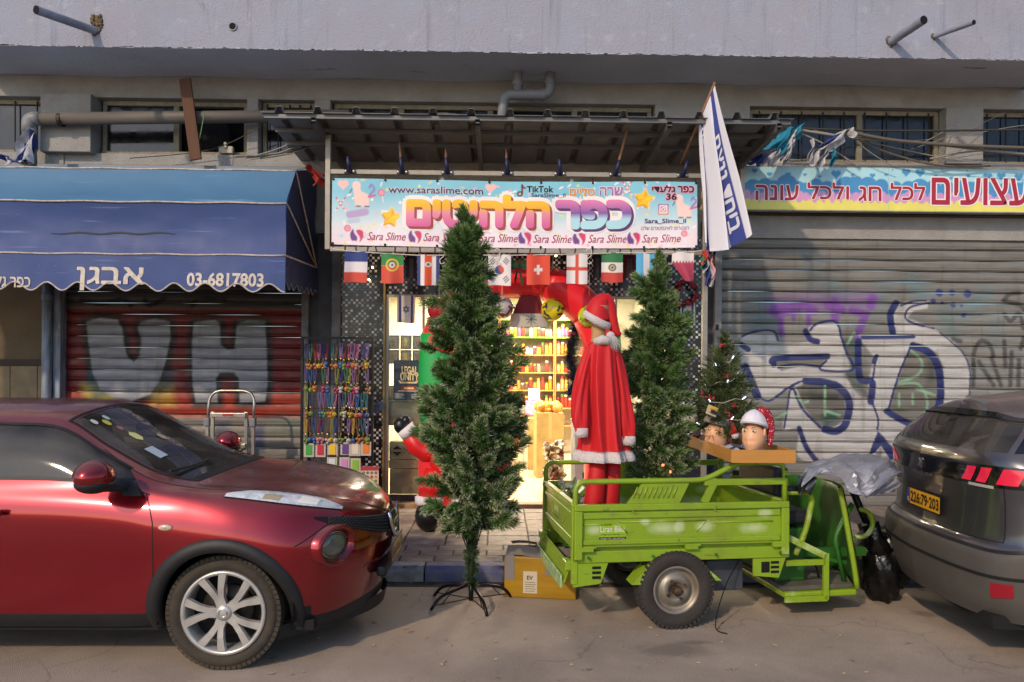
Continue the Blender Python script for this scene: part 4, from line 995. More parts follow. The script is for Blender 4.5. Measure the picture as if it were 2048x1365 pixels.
rags('shredded white and blue flag knotted to the cables in front of the right window', [(1690, 262, 1655, 300, .20, ragw), (1680, 268, 1645, 292, .10, ragb), (1640, 290, 1625, 332, .08, ragw), (1650, 298, 1640, 332, .07, ragw), (1625, 280, 1618, 322, .05, ragw), (1668, 298, 1663, 330, .07, ragt), (1695, 258, 1705, 275, .10, ragw)], 8.5)
rags('crumpled white and blue flag hanging on the sewer pipe elbow', [(66, 258, 45, 325, .20, ragw), (70, 262, 58, 318, .08, ragb), (60, 290, 50, 325, .10, ragb), (20, 318, 40, 330, .25, ragw), (10, 312, 25, 328, .15, ragb)], 8.45)
rags('bunch of small red, green and white flags tied to the right banner post', [(1413, 500, 1412, 530, .09, mat('rag_red', '#a8342c', .8)), (1416, 512, 1410, 545, .05, ragw), (1420, 510, 1424, 555, .06, mat('rag_pink', '#c98f94', .8)), (1412, 520, 1416, 570, .06, ragb), (1420, 520, 1422, 572, .05, ragw), (1408, 515, 1406, 535, .05, mat('rag_green', '#3f7a4e', .8)), (1428, 480, 1425, 515, .07, ragb), (1432, 482, 1418, 512, .04, ragw)], 7.88)
rags('dark red cloth scrap hanging at the awning top corner', [(612, 330, 640, 355, .10, mat('rag_red', '#a8342c', .8)), (632, 345, 640, 372, .12, mat('rag_red', '#a8342c', .8))], 8.3)
# ================================================================== SHOP FRONT AND INSIDE
# mosaic of small black and mirror tiles (too small to pick apart: material)
mos = mat('mosaic_tiles', (.1, .1, .1), .18); N, L, B = nodes(mos)
tc = N.new('ShaderNodeTexCoord'); sx = N.new('ShaderNodeSeparateXYZ'); cb = N.new('ShaderNodeCombineXYZ'); L.new(tc.outputs['Object'], sx.inputs[0])
ad = N.new('ShaderNodeMath'); ad.operation = 'ADD'; L.new(sx.outputs[0], ad.inputs[0]); L.new(sx.outputs[1], ad.inputs[1])
L.new(ad.outputs[0], cb.inputs[0]); L.new(sx.outputs[2], cb.inputs[1])
sc_ = N.new('ShaderNodeVectorMath'); sc_.operation = 'SCALE'; sc_.inputs[3].default_value = 1/.032; L.new(cb.outputs[0], sc_.inputs[0])
fl_ = N.new('ShaderNodeVectorMath'); fl_.operation = 'FLOOR'; L.new(sc_.outputs[0], fl_.inputs[0])
wnz = N.new('ShaderNodeTexWhiteNoise'); wnz.noise_dimensions = '3D'; L.new(fl_.outputs[0], wnz.inputs[0])
chk = N.new('ShaderNodeTexChecker'); chk.inputs['Scale'].default_value = 1/.032; L.new(cb.outputs[0], chk.inputs['Vector'])
mul = N.new('ShaderNodeMath'); mul.operation = 'MULTIPLY'; L.new(wnz.outputs[0], mul.inputs[0]); L.new(chk.outputs[1], mul.inputs[1])
cr = N.new('ShaderNodeValToRGB'); L.new(mul.outputs[0], cr.inputs[0]); cr.color_ramp.interpolation = 'CONSTANT'
e = cr.color_ramp.elements; e[0].color = (.012, .012, .014, 1); e[1].position = .35; e[1].color = (.10, .10, .11, 1)
q = e.new(.55); q.color = (.42, .42, .44, 1); q = e.new(.8); q.color = (.62, .60, .58, 1)
fr_ = N.new('ShaderNodeVectorMath'); fr_.operation = 'FRACTION'; L.new(sc_.outputs[0], fr_.inputs[0])
s2 = N.new('ShaderNodeSeparateXYZ'); L.new(fr_.outputs[0], s2.inputs[0])
def edge(sock):
    a = N.new('ShaderNodeMath'); a.operation = 'SUBTRACT'; a.inputs[1].default_value = .5; L.new(sock, a.inputs[0])
    b = N.new('ShaderNodeMath'); b.operation = 'ABSOLUTE'; L.new(a.outputs[0], b.inputs[0]); return b.outputs[0]
mxn = N.new('ShaderNodeMath'); mxn.operation = 'MAXIMUM'; L.new(edge(s2.outputs[0]), mxn.inputs[0]); L.new(edge(s2.outputs[1]), mxn.inputs[1])
gt = N.new('ShaderNodeMath'); gt.operation = 'GREATER_THAN'; gt.inputs[1].default_value = .43; L.new(mxn.outputs[0], gt.inputs[0])
mx = N.new('ShaderNodeMix'); mx.data_type = 'RGBA'; L.new(gt.outputs[0], mx.inputs[0]); L.new(cr.outputs[0], mx.inputs[6]); mx.inputs[7].default_value = (.02, .02, .02, 1); L.new(mx.outputs[2], B.inputs['Base Color'])
bpn = N.new('ShaderNodeBump'); bpn.inputs['Strength'].default_value = .6; bpn.inputs['Distance'].default_value = .004; bpn.invert = True; L.new(gt.outputs[0], bpn.inputs['Height']); L.new(bpn.outputs[0], B.inputs['Normal'])

shop = thing('toy_shop', 'lit toy shop front with black and silver mosaic pillars', 'shop', (0, 0, 0))
SX0, SX1 = wx(686), wx(1404)
DX0, DX1 = wx(852), wx(1232)              # door opening
ZD = wz(592)
MB().b2(SX0, wx(772), 8.97, 9.35, PZ, 3.42).build('pillar', mos, shop)
MB().b2(wx(1342), SX1, 8.97, 9.35, PZ, 3.42).build('pillar', mos, shop)
MB().b2(wx(772), wx(1342), 8.99, 9.2, ZD, 3.42).build('lintel', mos, shop)
brass = mat('brass_trim', '#8a7645', .4, .5, var=.3)
MB().b2(wx(770), wx(774), 8.955, 8.99, PZ, 3.0).build('trim_strip', brass, shop)
alu = mat('alu_frame', '#8f8b82', .45, .5)
MB().b2(wx(774), wx(1342), 8.98, 9.06, ZD-.03, ZD).build('door_head', alu, shop)
# left display window: sill boxes, frame, pane
DW0, DW1 = wx(774), wx(852)
for a, b in ((DW0, DW0+.04), (DW1-.03, DW1)): MB().b2(a, b, 8.99, 9.05, PZ+.12, ZD-.03).build('display_frame', alu, shop)
MB().b2(DW0, DW1, 8.99, 9.06, PZ, PZ+.12).build('display_sill', mat('dark_sill', '#262320', .6), shop)
MB().b2(DW0-.5, DX1+.6, 8.80, 8.985, PZ-.02, PZ+.05).build('door_step', mat('stone_step', '#8b7455', .7, var=.5, vscale=6), shop, bevel=.008)
clear = mat('clear_glass', (1, 1, 1), .02, trans=1.0, ior=1.45)
def arch_glass(m):
    N, L, B = nodes(m); tr = N.new('ShaderNodeBsdfTransparent'); gl = N.new('ShaderNodeBsdfGlossy'); gl.inputs['Roughness'].default_value = .03
    fz = N.new('ShaderNodeFresnel'); fz.inputs[0].default_value = 1.45; ms = N.new('ShaderNodeMixShader'); out = N['Material Output']
    L.new(fz.outputs[0], ms.inputs[0]); L.new(tr.outputs[0], ms.inputs[1]); L.new(gl.outputs[0], ms.inputs[2]); L.new(ms.outputs[0], out.inputs[0]); tr.inputs[0].default_value = (.92, .95, .94, 1)
arch_glass(clear)
MB().b2(DW0+.04, DW1-.03, 9.015, 9.021, PZ+.12, ZD-.03).build('pane', clear, shop)
MB().b2(wx(1236), wx(1340), 9.015, 9.021, PZ+.3, ZD-.03).build('pane', clear, shop)
MB().b2(wx(1232), wx(1236), 8.99, 9.06, PZ, ZD-.03).build('display_frame', alu, shop)
MB().b2(wx(1236), wx(1342), 8.99, 9.06, PZ, PZ+.3).build('display_sill', mat('dark_sill'), shop)
# room
wallw = mat('shop_white', '#d9d2bf', .8, var=.15, vscale=3)
IX0, IX1, IY1, IZ = -2.35, 2.75, 15.2, 3.3
MB().b2(IX0, IX1, 9.2, IY1, .10, PZ-.004).build('shop_floor', mat('shop_floor_tile', '#cdbb96', .35, var=.25, vscale=3), shop)
MB().b2(IX0-.1, IX0, 9.2, IY1, .1, IZ).build('shop_wall', wallw, shop); MB().b2(IX1, IX1+.1, 9.2, IY1, .1, IZ).build('shop_wall', wallw, shop)
MB().b2(IX0-.1, IX1+.1, IY1, IY1+.1, .1, IZ).build('shop_wall', wallw, shop)
MB().b2(IX0-.1, IX1+.1, 9.2, IY1+.1, IZ, IZ+.1).build('shop_ceiling', wallw, shop)
MB().b2(SX0-.05, DX0-.52, 9.36, 9.40, .1, IZ-.02).build('partition', wallw, shop)
# ceiling lamps (they light the shop)
lampm = mat('lamp_diffuser', (.9, .9, .85), .5, emit=(1, .93, .78), estr=22.0)
for i, y in enumerate((10.0, 11.4, 12.8, 14.2)):
    for j, x in enumerate((-1.0, 1.2)):
        t = thing('ceiling_lamp', '%s glowing ceiling lamp, %s row from the shop door' % (['left', 'right'][j], ['first', 'second', 'third', 'farthest'][i]), 'ceiling lamp', (x, y, IZ-.03), group='ceiling lamps in the shop')
        MB().b2(-.32, .32, -.17, .17, -.02, .028).build('lamp_case', mat('lamp_case', '#d0d0cc', .5), t); MB().b2(-.29, .29, -.14, .14, -.026, -.021).build('diffuser', lampm, t)
        la = bpy.data.lights.new('lamp_light', 'AREA'); la.shape = 'RECTANGLE'; la.size = .58; la.size_y = .28; la.energy = 78; la.color = (1, .90, .70)
        lo = bpy.data.objects.new('lamp_light', la); COL.objects.link(lo); lo.parent = t; lo.location = (0, 0, -.04)
# shelves on the back wall with rows of jars
shw = mat('shelf_wood', '#c08a4a', .5, var=.3, vscale=6, aniso=(1, 1, 4)); pal = ['#c0392f', '#d98a2b', '#e5c33a', '#8fb23c', '#cf5f8a', '#e9e0cf', '#6a4a32', '#a03a2a', '#d5a26a', '#4f7fb0']
jm = [mat('sweet_%d' % k, c, .35, var=.5, vscale=60) for k, c in enumerate(pal)]
lidm = [mat('lid_%d' % k, c, .4) for k, c in enumerate(('#e8e4da', '#b0302a', '#d7a62c', '#4d8f3c'))]
SYB = 14.9
jar0 = MB(); jar0.lathe([(0, 0), (.045, 0), (.05, .02), (.05, .10), (.038, .125), (.038, .13)], n=10); jar_me = []
for m_ in jm:
    me = jar0.mesh('jar'); me.materials.append(m_)
    for p in me.polygons: p.use_smooth = True
    jar_me.append(me)
lid0 = MB().lathe([(.041, 0), (.041, .025), (0, .027)], n=10); lid_me = []
for m_ in lidm: me = lid0.mesh('lid'); me.materials.append(m_); lid_me.append(me)
ORD = ['first', 'second', 'third', 'fourth', 'fifth', 'sixth', 'seventh', 'eighth', 'ninth', 'tenth', 'eleventh', 'twelfth', 'thirteenth', 'fourteenth', 'fifteenth']
rj = random.Random(11); CN = ['red', 'orange', 'yellow', 'lime', 'pink', 'cream', 'brown', 'dark red', 'tan', 'blue']; LN = ['white', 'red', 'amber', 'green']
for ux, ui in ((-.55, 0), (.55, 1), (1.65, 2)):
    sh = thing('shelf_unit', ['left', 'middle', 'right'][ui]+' wooden shelf unit full of sweets at the back of the shop', 'shelf', (ux, SYB, PZ), group='shelf units along the back wall')
    for s in (-1, 1): MB().b2(s*.54-.015, s*.54+.015, -.28, .28, 0, 2.75).build('side_panel', shw, sh)
    MB().b2(-.525, .525, .26, .28, 0, 2.75).build('back_panel', wallw, sh)
    for k in range(7): MB().b2(-.525, .525, -.28, .26, .55+.35*k, .575+.35*k).build('shelf_board', shw if k < 5 else mat('green_shelf', '#7fae3e', .5), sh)
    for k in range(1, 6):
        zc = PZ+.575+.35*k
        kinds = [rj.randrange(10) for _ in range(3)]
        for c in range(13):
            if rj.random() < .06: continue
            x = ux-.47+c*.0785+rj.uniform(-.006, .006); kd = rj.choice((0, 1, 2, 5, 8, 6, 7, 4, kinds[c//5], kinds[c//5], kinds[c//5])); ld = rj.randrange(4)
            for y in ((-.2, ) if k != 3 else (-.2,)):
                j = bpy.data.objects.new('sweet_jar', jar_me[kd]); COL.objects.link(j); j.location = (x, SYB+y, zc); w__ = rj.uniform(.62, .80); j.scale = (w__, w__, rj.uniform(.8, 1.75))
                tag(j, 'jar of %s sweets, %s from left on %s board of %s shelf unit' % (CN[kd], ORD[c], ORD[k], ['left', 'middle', 'right'][ui]), 'jar', 'sweet jars on the shop shelves')
                l = bpy.data.objects.new('lid', lid_me[ld]); COL.objects.link(l); l.parent = j; l.location = (0, 0, .128)
# counters, cartons and bins inside
cardb = mat('cardboard', '#a98c55', .8, var=.3, vscale=5)
def carton(label, c, d, m=None, rz=0.0, cat='box', name='cardboard_box', tape=True, flaps=0):
    t = thing(name, label, cat, c, rz)
    MB().box((0, 0, d[2]/2), d).build('carton', m or cardb, t, bevel=.006)
    if tape: MB().b2(-d[0]*.5-.001, d[0]*.5+.001, -.025, .025, d[2]+.0005, d[2]+.002).build('tape', mat('tape', '#b59a62', .3), t)
    if tape: MB().b2(-.025, .025, -d[1]/2-.0022, -d[1]/2-.0008, d[2]*.6, d[2]).build('tape', mat('tape'), t)
    return t
carton('tall open cardboard box inside the shop, right of the aisle', (.78, 11.6, PZ), (.42, .5, 1.0), rz=.05)
carton('cardboard box behind the tall one inside the shop', (.70, 12.5, PZ), (.4, .4, .85), rz=-.06)
carton('white box on the floor farther back in the shop', (.62, 13.3, PZ), (.35, .35, .7), mat('white_card', '#cfc9ba', .6))
yb = MB()
for k in range(30): yb.ball((R.uniform(-.17, .17), R.uniform(-.2, .2), R.uniform(0, .12)), R.uniform(.05, .09), 7, 5)
o = yb.build('toy_heap', mat('mixed_toys', '#d9b53a', .5, var=.9, vscale=9, col2='#c24a3c'), None, smooth=True); o.location = (.78, 11.6, PZ+1.0); tag(o, 'heap of yellow and red toys in the tall box inside', 'toys', kind='stuff')
o = MB()
for k in range(120): o.box((R.uniform(-.11, .11), R.uniform(-.13, .13), R.uniform(0, .62)), (R.uniform(.03, .12), R.uniform(.03, .08), R.uniform(.02, .06)), (R.uniform(-1, 1), R.uniform(-1, 1), R.uniform(-1, 1)))
mg = mat('mixed_goods', '#b7a888', .5); N, L, B = nodes(mg); vo = N.new('ShaderNodeTexVoronoi'); vo.inputs['Scale'].default_value = 16; tc = N.new('ShaderNodeTexCoord'); L.new(tc.outputs['Object'], vo.inputs['Vector']); cr = N.new('ShaderNodeValToRGB'); L.new(vo.outputs['Color'], cr.inputs[0]); cr.color_ramp.interpolation = 'CONSTANT'; el = cr.color_ramp.elements; el[0].color = (*hx('#6b4a30'), 1); el[1].position = .3; el[1].color = (*hx('#b9b29a'), 1)
for p_, c_ in ((.45, '#4a4a3a'), (.55, '#a8987a'), (.65, '#7a2c22'), (.72, '#8f8a78')): q = el.new(p_); q.color = (*hx(c_), 1)
L.new(cr.outputs[0], B.inputs['Base Color']); o = o.build('merchandise_heap', mg, None, bevel=.006); o.location = (.74, 9.9, PZ+.06); tag(o, 'messy heap of bagged goods beside the shop door', 'goods', kind='stuff')
t = thing('goods_bin', 'grey framed bin just inside the shop door, behind the red costume', 'bin', (1.12, 9.75, PZ)); MB().b2(-.14, .14, -.25, .25, 0, .98).build('bin_body', mat('bin_grey', '#7e8288', .5), t, bevel=.01); MB().b2(-.15, .15, -.26, .26, .98, 1.0).build('bin_rim', alu, t)
t = thing('display_counter', 'pale wooden counter at the back left of the shop aisle', 'counter', (-.35, 13.4, PZ)); MB().b2(-.5, .5, -.3, .3, .72, .76).build('counter_top', shw, t); MB().b2(-.46, .46, -.26, .26, .1, .72).build('counter_body', mat('grey_counter', '#7b6f60', .6), t)
t = thing('scarf', 'orange scarf hanging down the shop counter', 'scarf', (.32, 13.07, PZ+.3))
MB().grid(lambda u, v: (-.09+.18*u*(1.2-.5*v), -.03*math.sin(u*9), .62*v), 8, 8).build('scarf_cloth', mat('orange_cloth', '#dd7a1e', .7), t, smooth=True)
for k, (x, y, z, w, h, c, lb) in enumerate(((.62, 13.0, 1.0, .3, .25, '#e39ac0', 'pink toy packet on the shop table'), (.95, 13.0, .98, .25, .2, '#d8c83a', 'yellow toy packet on the shop table'), (.35, 13.3, 1.0, .22, .15, '#8ea08a', 'grey green packet on the shop table'), (.62, 13.05, 1.26, .2, .2, '#e8c9da', 'pale pink packet topmost on the shop table'))):
    carton(lb, (x, y, z), (w, .15, h), mat('packet_%d' % k, c, .4, var=.3, vscale=15), name='toy_packet', cat='packet', tape=False)
t = thing('shop_table', 'low table with toy packets inside the shop', 'table', (.65, 13.05, PZ)); MB().b2(-.5, .5, -.2, .2, .82, .86).build('table_top', shw, t)
for sx_ in (-1, 1):
    for sy in (-1, 1): MB().b2(sx_*.46-.02, sx_*.46+.02, sy*.16-.02, sy*.16+.02, 0, .82).build('leg', shw, t)

# ------------------------------------------------------------------ left display: goods behind the glass, poster, cartons below
MB().b2(DW0, DW1, 9.05, 9.35, U(800, 800, 9.05).z-.02, U(800, 800, 9.05).z).build('display_shelf', mat('glass_shelf', '#aeb2aa', .2), shop)
zsh = U(800, 800, 9.05).z
rd_ = random.Random(21); ci = 0
for r_ in range(3):
    for c_ in range(3):
        x = DW0+.08+c_*.15; z = [zsh, zsh+.44, zsh+.62][r_]
        if r_ == 2 and c_ == 0: pass
        t = thing('boxed_figure', 'small boxed toy figure, %s in the %s row of the left display' % (['left', 'middle', 'right'][c_], ['bottom', 'middle', 'top'][r_]), 'toy box', (x, 9.13, z), group='boxed figures in the left display')
        MB().b2(-.065, .065, -.03, .05, 0, .17).build('box_card', mat('toy_box_dark', '#3b3a40', .4, var=.5, vscale=20), t)
        MB().b2(-.045, .045, -.033, -.031, .02, .15).build('box_window', mat('toy_window', '#7a7068', .25), t)
        mb = MB(); mb.ball((0, -.036, .10), (.03, .006, .032), 8, 6); mb.ball((0, -.036, .055), (.022, .006, .026), 8, 6)
        mb.build('toy_figure', mat('figure_%d' % (ci % 3), ['#7a4c30', '#c9a23c', '#8a4a46'][ci % 3], .5), t, smooth=True); ci += 1
po = thing('event_poster', 'dark blue poster with cream lettering over a red snow globe', 'poster', U(816, 801, 8.97))
pw, ph_ = 58*8.97/F, 80*8.97/F
cp = Canvas(-pw/2, pw/2, 0, ph_, .004, '#1c2b3d')
for k in range(60): cp.disc(R.uniform(-pw/2, pw/2), R.uniform(ph_*.3, ph_), .002, '#8f9aa5')
cp.poly([(-pw*.28, ph_*.42), (pw*.30, ph_*.42), (pw*.36, ph_*.50), (pw*.2, ph_*.46), (-pw*.2, ph_*.46), (-pw*.34, ph_*.50)], '#d5b98c'); cp.poly([(-pw*.26, ph_*.24), (pw*.3, ph_*.24), (pw*.24, ph_*.36), (-pw*.2, ph_*.36)], '#8a2f28'); cp.rect(-pw*.14, pw*.2, ph_*.275, ph_*.325, '#d9b58a'); cp.rect(-pw*.34, pw*.38, ph_*.22, ph_*.24, '#c9b79a')
for k in range(5): cp.rect(-pw*.46, -pw*.46+pw*R.uniform(.2, .34), ph_*(.05+.028*k), ph_*(.062+.028*k), '#9fa6ac')
for k in range(3): cp.rect(pw*.12, pw*.44, ph_*(.05+.04*k), ph_*(.07+.04*k), '#9fa6ac')
link('poster_sheet', cp.mesh(lambda x, z: Vector((x, 0, z))), mat('poster_print', rough=.4, attr='paint'), po)
cre = mat('ink_cream', '#d8bf92', .5)
for s, b in (('LEGAL', (-pw*.22, pw*.32, ph_*.66, ph_*.84)), ('UNITY', (-pw*.26, pw*.36, ph_*.50, ph_*.655))): lettering(s, b, lambda x, z: Vector((x, -.002, z)), cre, po, bold=.035)
mfl = lambda: None
zb = PZ+.12
tri = mat('print_black', '#1a1714', .6)
def arrowbox(label, x0, x1, z0, z1, y, arrows=True):
    t = thing('cardboard_box', label, 'box', ((x0+x1)/2, y, z0)); w, h = x1-x0, z1-z0
    MB().b2(-w/2, w/2, 0, .26, 0, h).build('carton', mat('pale_cardboard', '#b5a684', .8, var=.25, vscale=6), t, bevel=.005)
    if arrows:
        c = -w*.22; s_ = min(.09, h*.3)
        for sg_ in (1, -1): MB().add([(c-s_*.9, -.0015, h*.5+sg_*h*.07), (c+s_*.9, -.0015, h*.5+sg_*h*.07), (c, -.0015, h*.5+sg_*(h*.07+s_*.8))], [(0, 1, 2)]).build('arrow_print', tri, t)
        d = .0012; r_ = s_*2.0
        for a, b in (((c-r_, h/2), (c, h/2+r_*.62)), ((c, h/2+r_*.62), (c+r_, h/2)), ((c+r_, h/2), (c, h/2-r_*.62)), ((c, h/2-r_*.62), (c-r_, h/2))):
            MB().tube([(a[0], -.001, a[1]), (b[0], -.001, b[1])], .0016, 4).build('line_print', tri, t)
        for k in range(2): MB().b2(w*.18, w*.42, -.0016, -.0008, h*(.3+.12*k), h*(.36+.12*k)).build('text_print', mat('print_grey', '#6f6552', .7), t)
    return t
zf = lambda py: U(800, py, 9.07).z
arrowbox('lowest large carton at the bottom of the left display', DW0+.05, DW1-.05, zb+.002, zf(938), 9.06, False)
arrowbox('carton with a single black arrow, second from the bottom of the display', DW0+.04, DW1-.06, zf(937), zf(920), 9.055, False)
arrowbox('carton with up and down black arrows under the display poster', DW0+.045, DW1-.08, zf(919), zf(884), 9.05)
arrowbox('plain carton just under the display shelf, behind the black mitten', DW0+.03, DW1-.04, zf(850), zsh-.025, 9.05, False)
MB().b2(DW0, DW1, 9.04, 9.34, zf(851), zf(850)-.002).build('display_shelf', mat('glass_shelf'), shop)

# ------------------------------------------------------------------ flags: printed cloth helper
flagcloth = mat('bunting_cloth', rough=.7, attr='paint', sheen=.15)
def cloth_flag(name, label, px0, px1, pyt, pyb, Y, paint, group=None, tilt=0.0, taper=None, res=.006, cat='flag'):
    p, q = U(px0, pyb, Y), U(px1, pyt, Y); w, h = q.x-p.x, q.z-p.z
    c = Canvas(0, w, 0, h, res, '#d6cfce'); paint(c, w, h)
    ph = R.uniform(0, 6)
    def fn(x, z):
        s = 1-z/h
        return Vector((p.x+x+tilt*s*h + (0 if not taper else taper(x/w, s)), Y+.02*math.sin(x/w*5+ph)*s+.008*math.sin(x*30+ph), p.z+z+(.006*math.sin(x/w*6+ph)*s)))
    o = link(name, c.mesh(fn), flagcloth, None, smooth=True)
    return tag(o, label, cat, group)
FY = 7.86; GB = 'national flags on the bunting string'
def v3(a, b, c): return lambda cv, w, h: (cv.rect(-1, 1, h*.667, h*2, a), cv.rect(-1, 1, h*.333, h*.667, b), cv.rect(-1, 1, -1, h*.333, c))
cloth_flag('hanging_flag', 'flag with blue, white and red bands, leftmost on the bunting', 690, 736, 504, 565, FY, v3('#2b3a78', '#d3ccd2', '#bf4638'), GB, tilt=-.03)
def portugal(cv, w, h):
    cv.rect(-1, 1, h*.6, 2, '#2f7a3e'); cv.rect(-1, 1, -1, h*.6, '#c44a36'); cv.ring(w*.5, h*.62, w*.25, .018, '#d3b53c'); cv.disc(w*.5, h*.62, w*.13, '#d4c7c4'); cv.disc(w*.5, h*.62, w*.05, '#2b3a78')
cloth_flag('hanging_flag', 'green over red flag with a round yellow crest', 762, 807, 508, 567, FY, portugal, GB)
def costa(cv, w, h):
    cv.rect(-1, w*.16, -1, 2, '#27356f'); cv.rect(w*.84, 2, -1, 2, '#27356f'); cv.rect(w*.34, w*.66, -1, 2, '#cc4a26'); cv.disc(w*.5, h*.68, w*.14, '#d8d2cc', rz=h*.08); cv.disc(w*.5, h*.68, w*.08, '#4d6a55', rz=h*.05)
cloth_flag('hanging_flag', 'flag with vertical blue, white and red stripes left of the big tree', 834, 879, 510, 571, FY, costa, GB)
def korea(cv, w, h):
    cv.disc(w*.5, h*.5, w*.2, '#c24a3c'); m = ((cv.X-w*.5)**2+(cv.Z-h*.5)**2 < (w*.2)**2) & (cv.X-w*.5+.03*np.sin((cv.Z-h*.5)*18) < 0); cv.put(m.astype(float), '#2d4a86')
    for sx_, sz in ((-1, 1), (1, 1), (-1, -1), (1, -1)):
        for k in range(3):
            x, z = w*.5+sx_*w*(.24+.05*k), h*.5+sz*h*(.24+.05*k); cv.stroke([(x-.018*sx_, z+.018*sz), (x+.018*sx_, z-.018*sz)], .009, '#26242a')
cloth_flag('hanging_flag', 'white flag with a red and blue disc and black bars', 976, 1022, 510, 571, FY, korea, GB)
def swiss(cv, w, h): cv.rect(-1, 2, -1, 2, '#cf4630'); cv.rect(w*.44, w*.56, h*.34, h*.66, '#e0d6cf'); cv.rect(w*.32, w*.68, h*.45, h*.55, '#e0d6cf')
cloth_flag('hanging_flag', 'red flag with a white cross', 1053, 1100, 510, 570, FY, swiss, GB)
def england(cv, w, h): cv.rect(w*.42, w*.58, -1, 2, '#c2442f'); cv.rect(-1, 2, h*.44, h*.56, '#c2442f')
cloth_flag('hanging_flag', 'white flag with a red upright cross', 1133, 1175, 508, 568, FY, england, GB)
def mexico(cv, w, h): v3('#2d6e42', '#d6d0ca', '#b5392f')(cv, w, h); cv.ring(w*.5, h*.5, w*.14, .02, '#6b6440'); cv.disc(w*.5, h*.5, w*.07, '#5c5030')
cloth_flag('hanging_flag', 'green, white and red flag with a brown emblem', 1203, 1246, 506, 565, FY, mexico, GB)
cloth_flag('hanging_flag', 'light blue, white and light blue striped flag behind the second tree', 1272, 1312, 507, 566, FY, lambda cv, w, h: (cv.rect(-1, w*.36, -1, 2, '#4f9cc4'), cv.rect(w*.68, 2, -1, 2, '#4f9cc4')), GB)
def qatar(cv, w, h):
    cv.rect(-1, 2, -1, h*.62, '#a83a55'); n = 7
    for k in range(n): cv.poly([(w*k/n, h*.61), (w*(k+1)/n, h*.61), (w*(k+.5)/n, h*.72)], '#a83a55')
cloth_flag('hanging_flag', 'white and maroon zigzag flag twisted to a point, rightmost on the bunting', 1344, 1388, 505, 562, FY, qatar, GB, taper=lambda u, s: max(0, s-.35)*.22*(1-u))
MB().tube([U(px, py, FY) for px, py in ((664, 498), (690, 502), (762, 507), (834, 511), (920, 511), (1022, 511), (1100, 510), (1175, 508), (1246, 506), (1312, 506), (1388, 504), (1412, 500))], .006, 6).build('bunting_string', mat('white_string', '#c7bdb6', .7), None, smooth=True)
tag(bpy.data.objects['bunting_string'], 'white string carrying the row of national flags', 'string')
def israel(cv, w, h):
    cv.rect(w*.10, w*.22, -1, 2, '#27408a'); cv.rect(w*.78, w*.90, -1, 2, '#27408a')
    for s in (1, -1):
        r_ = w*.19; cv.stroke([(w*.5+r_*math.sin(a), h*.5+s*r_*math.cos(a)) for a in (0, 2.094, 4.189)], .010, '#27408a', closed=True)
cloth_flag('small_flag', 'white flag with blue stripes and star in the left display window', 794, 830, 592, 646, 8.96, israel, 'star flags around the shop door')
cloth_flag('small_flag', 'dim white and blue star flag on the right mosaic pillar', 1360, 1390, 606, 646, 8.94, israel, 'star flags around the shop door')
for k, (a, b) in enumerate(((812, 834), (940, 972), (1186, 1203), (1246, 1272))):
    cloth_flag('small_flag', ['dark blue star flag behind the third bunting flag', 'dark blue flag hidden behind the big tree top', 'dark blue flag between the red cross and the green banded flag', 'dark maroon cloth right of the brown emblem flag'][k], a, b, 508, 556, 8.5, (lambda c_: (lambda cv, w, h: (cv.rect(-1, 2, -1, 2, c_), cv.rect(w*.3, w*.7, -1, h*.8, '#5a4f55'))))(['#1d2440', '#1d2440', '#1d2440', '#5a1020'][k]), 'dark cloths hung under the lintel')
for k, (px, lab) in enumerate(((884, 'left'), (995, 'middle'), (1178, 'right'))):
    o = thing('coat_hook', '%s bent white wire hook hanging from the banner frame' % lab, 'hook', U(px, 512, 7.84), group='wire hooks under the banner')
    MB().tube([Vector(v) for v in spline([(-.03, 0, .05), (-.01, 0, .075), (.025, 0, .06), (.02, 0, .0), (-.02, 0, -.04), (-.01, 0, -.085), (.03, 0, -.07)], 5)], .005, 6).build('hook_wire', mat('white_wire', '#c9c2bb', .4), o, smooth=True)

# ------------------------------------------------------------------ inflatable arch with waving santa
ARY = 8.42
red = mat('inflatable_red', '#e01a26', .38, sheen=.2, bump=.25, bscale=5); grn = mat('inflatable_green', '#1f9a4a', .38, bump=.25, bscale=5)
ac = (U(838, 600, ARY).x+U(1245, 600, ARY).x)/2; ah = (U(1245, 600, ARY).x-U(838, 600, ARY).x)/2; tr_ = .215; Rm = ah-tr_
ztop = 2.98; zc = ztop-Rm-tr_+.05
arch = thing('inflatable_arch', 'red and green inflatable arch around the shop door', 'inflatable arch', (ac, ARY, PZ))
def rseg(pts, name, m):
    n = len(pts); rs = [tr_*(.80+.20*math.sin(math.pi*min(1, max(0, (k+.35)/(n-.3))))**.35) for k in range(n)]
    return MB().tube(pts, rs, 20).build(name, m, arch, smooth=True)
for s in (-1, 1):
    x = s*Rm
    rseg([(x, 0, z) for z in np.linspace(0, 1.05, 8)], 'leg_section', red)
    rseg([(x, 0, z) for z in np.linspace(1.04, U(860, 668, ARY).z-PZ, 8)], 'leg_section', grn)
zg = U(860, 668, ARY).z-PZ
a0 = math.asin(min(1, (zg-(zc-PZ))/Rm)) if zg > zc-PZ else 0
for i in range(5):
    aa, ab = math.pi*i/5, math.pi*(i+1)/5
    pts = [(Rm*math.cos(t), 0, zc-PZ+Rm*math.sin(t)*1.0) for t in np.linspace(aa, ab, 9)]
    if i == 0: pts = [(Rm, 0, zg-.01)]+pts if zg < zc-PZ else pts
    if i == 4: pts = pts+[(-Rm, 0, zg-.01)] if zg < zc-PZ else pts
    rseg(pts, 'arch_section', red)
snow = mat('snow_print', '#8f1a22', .5)
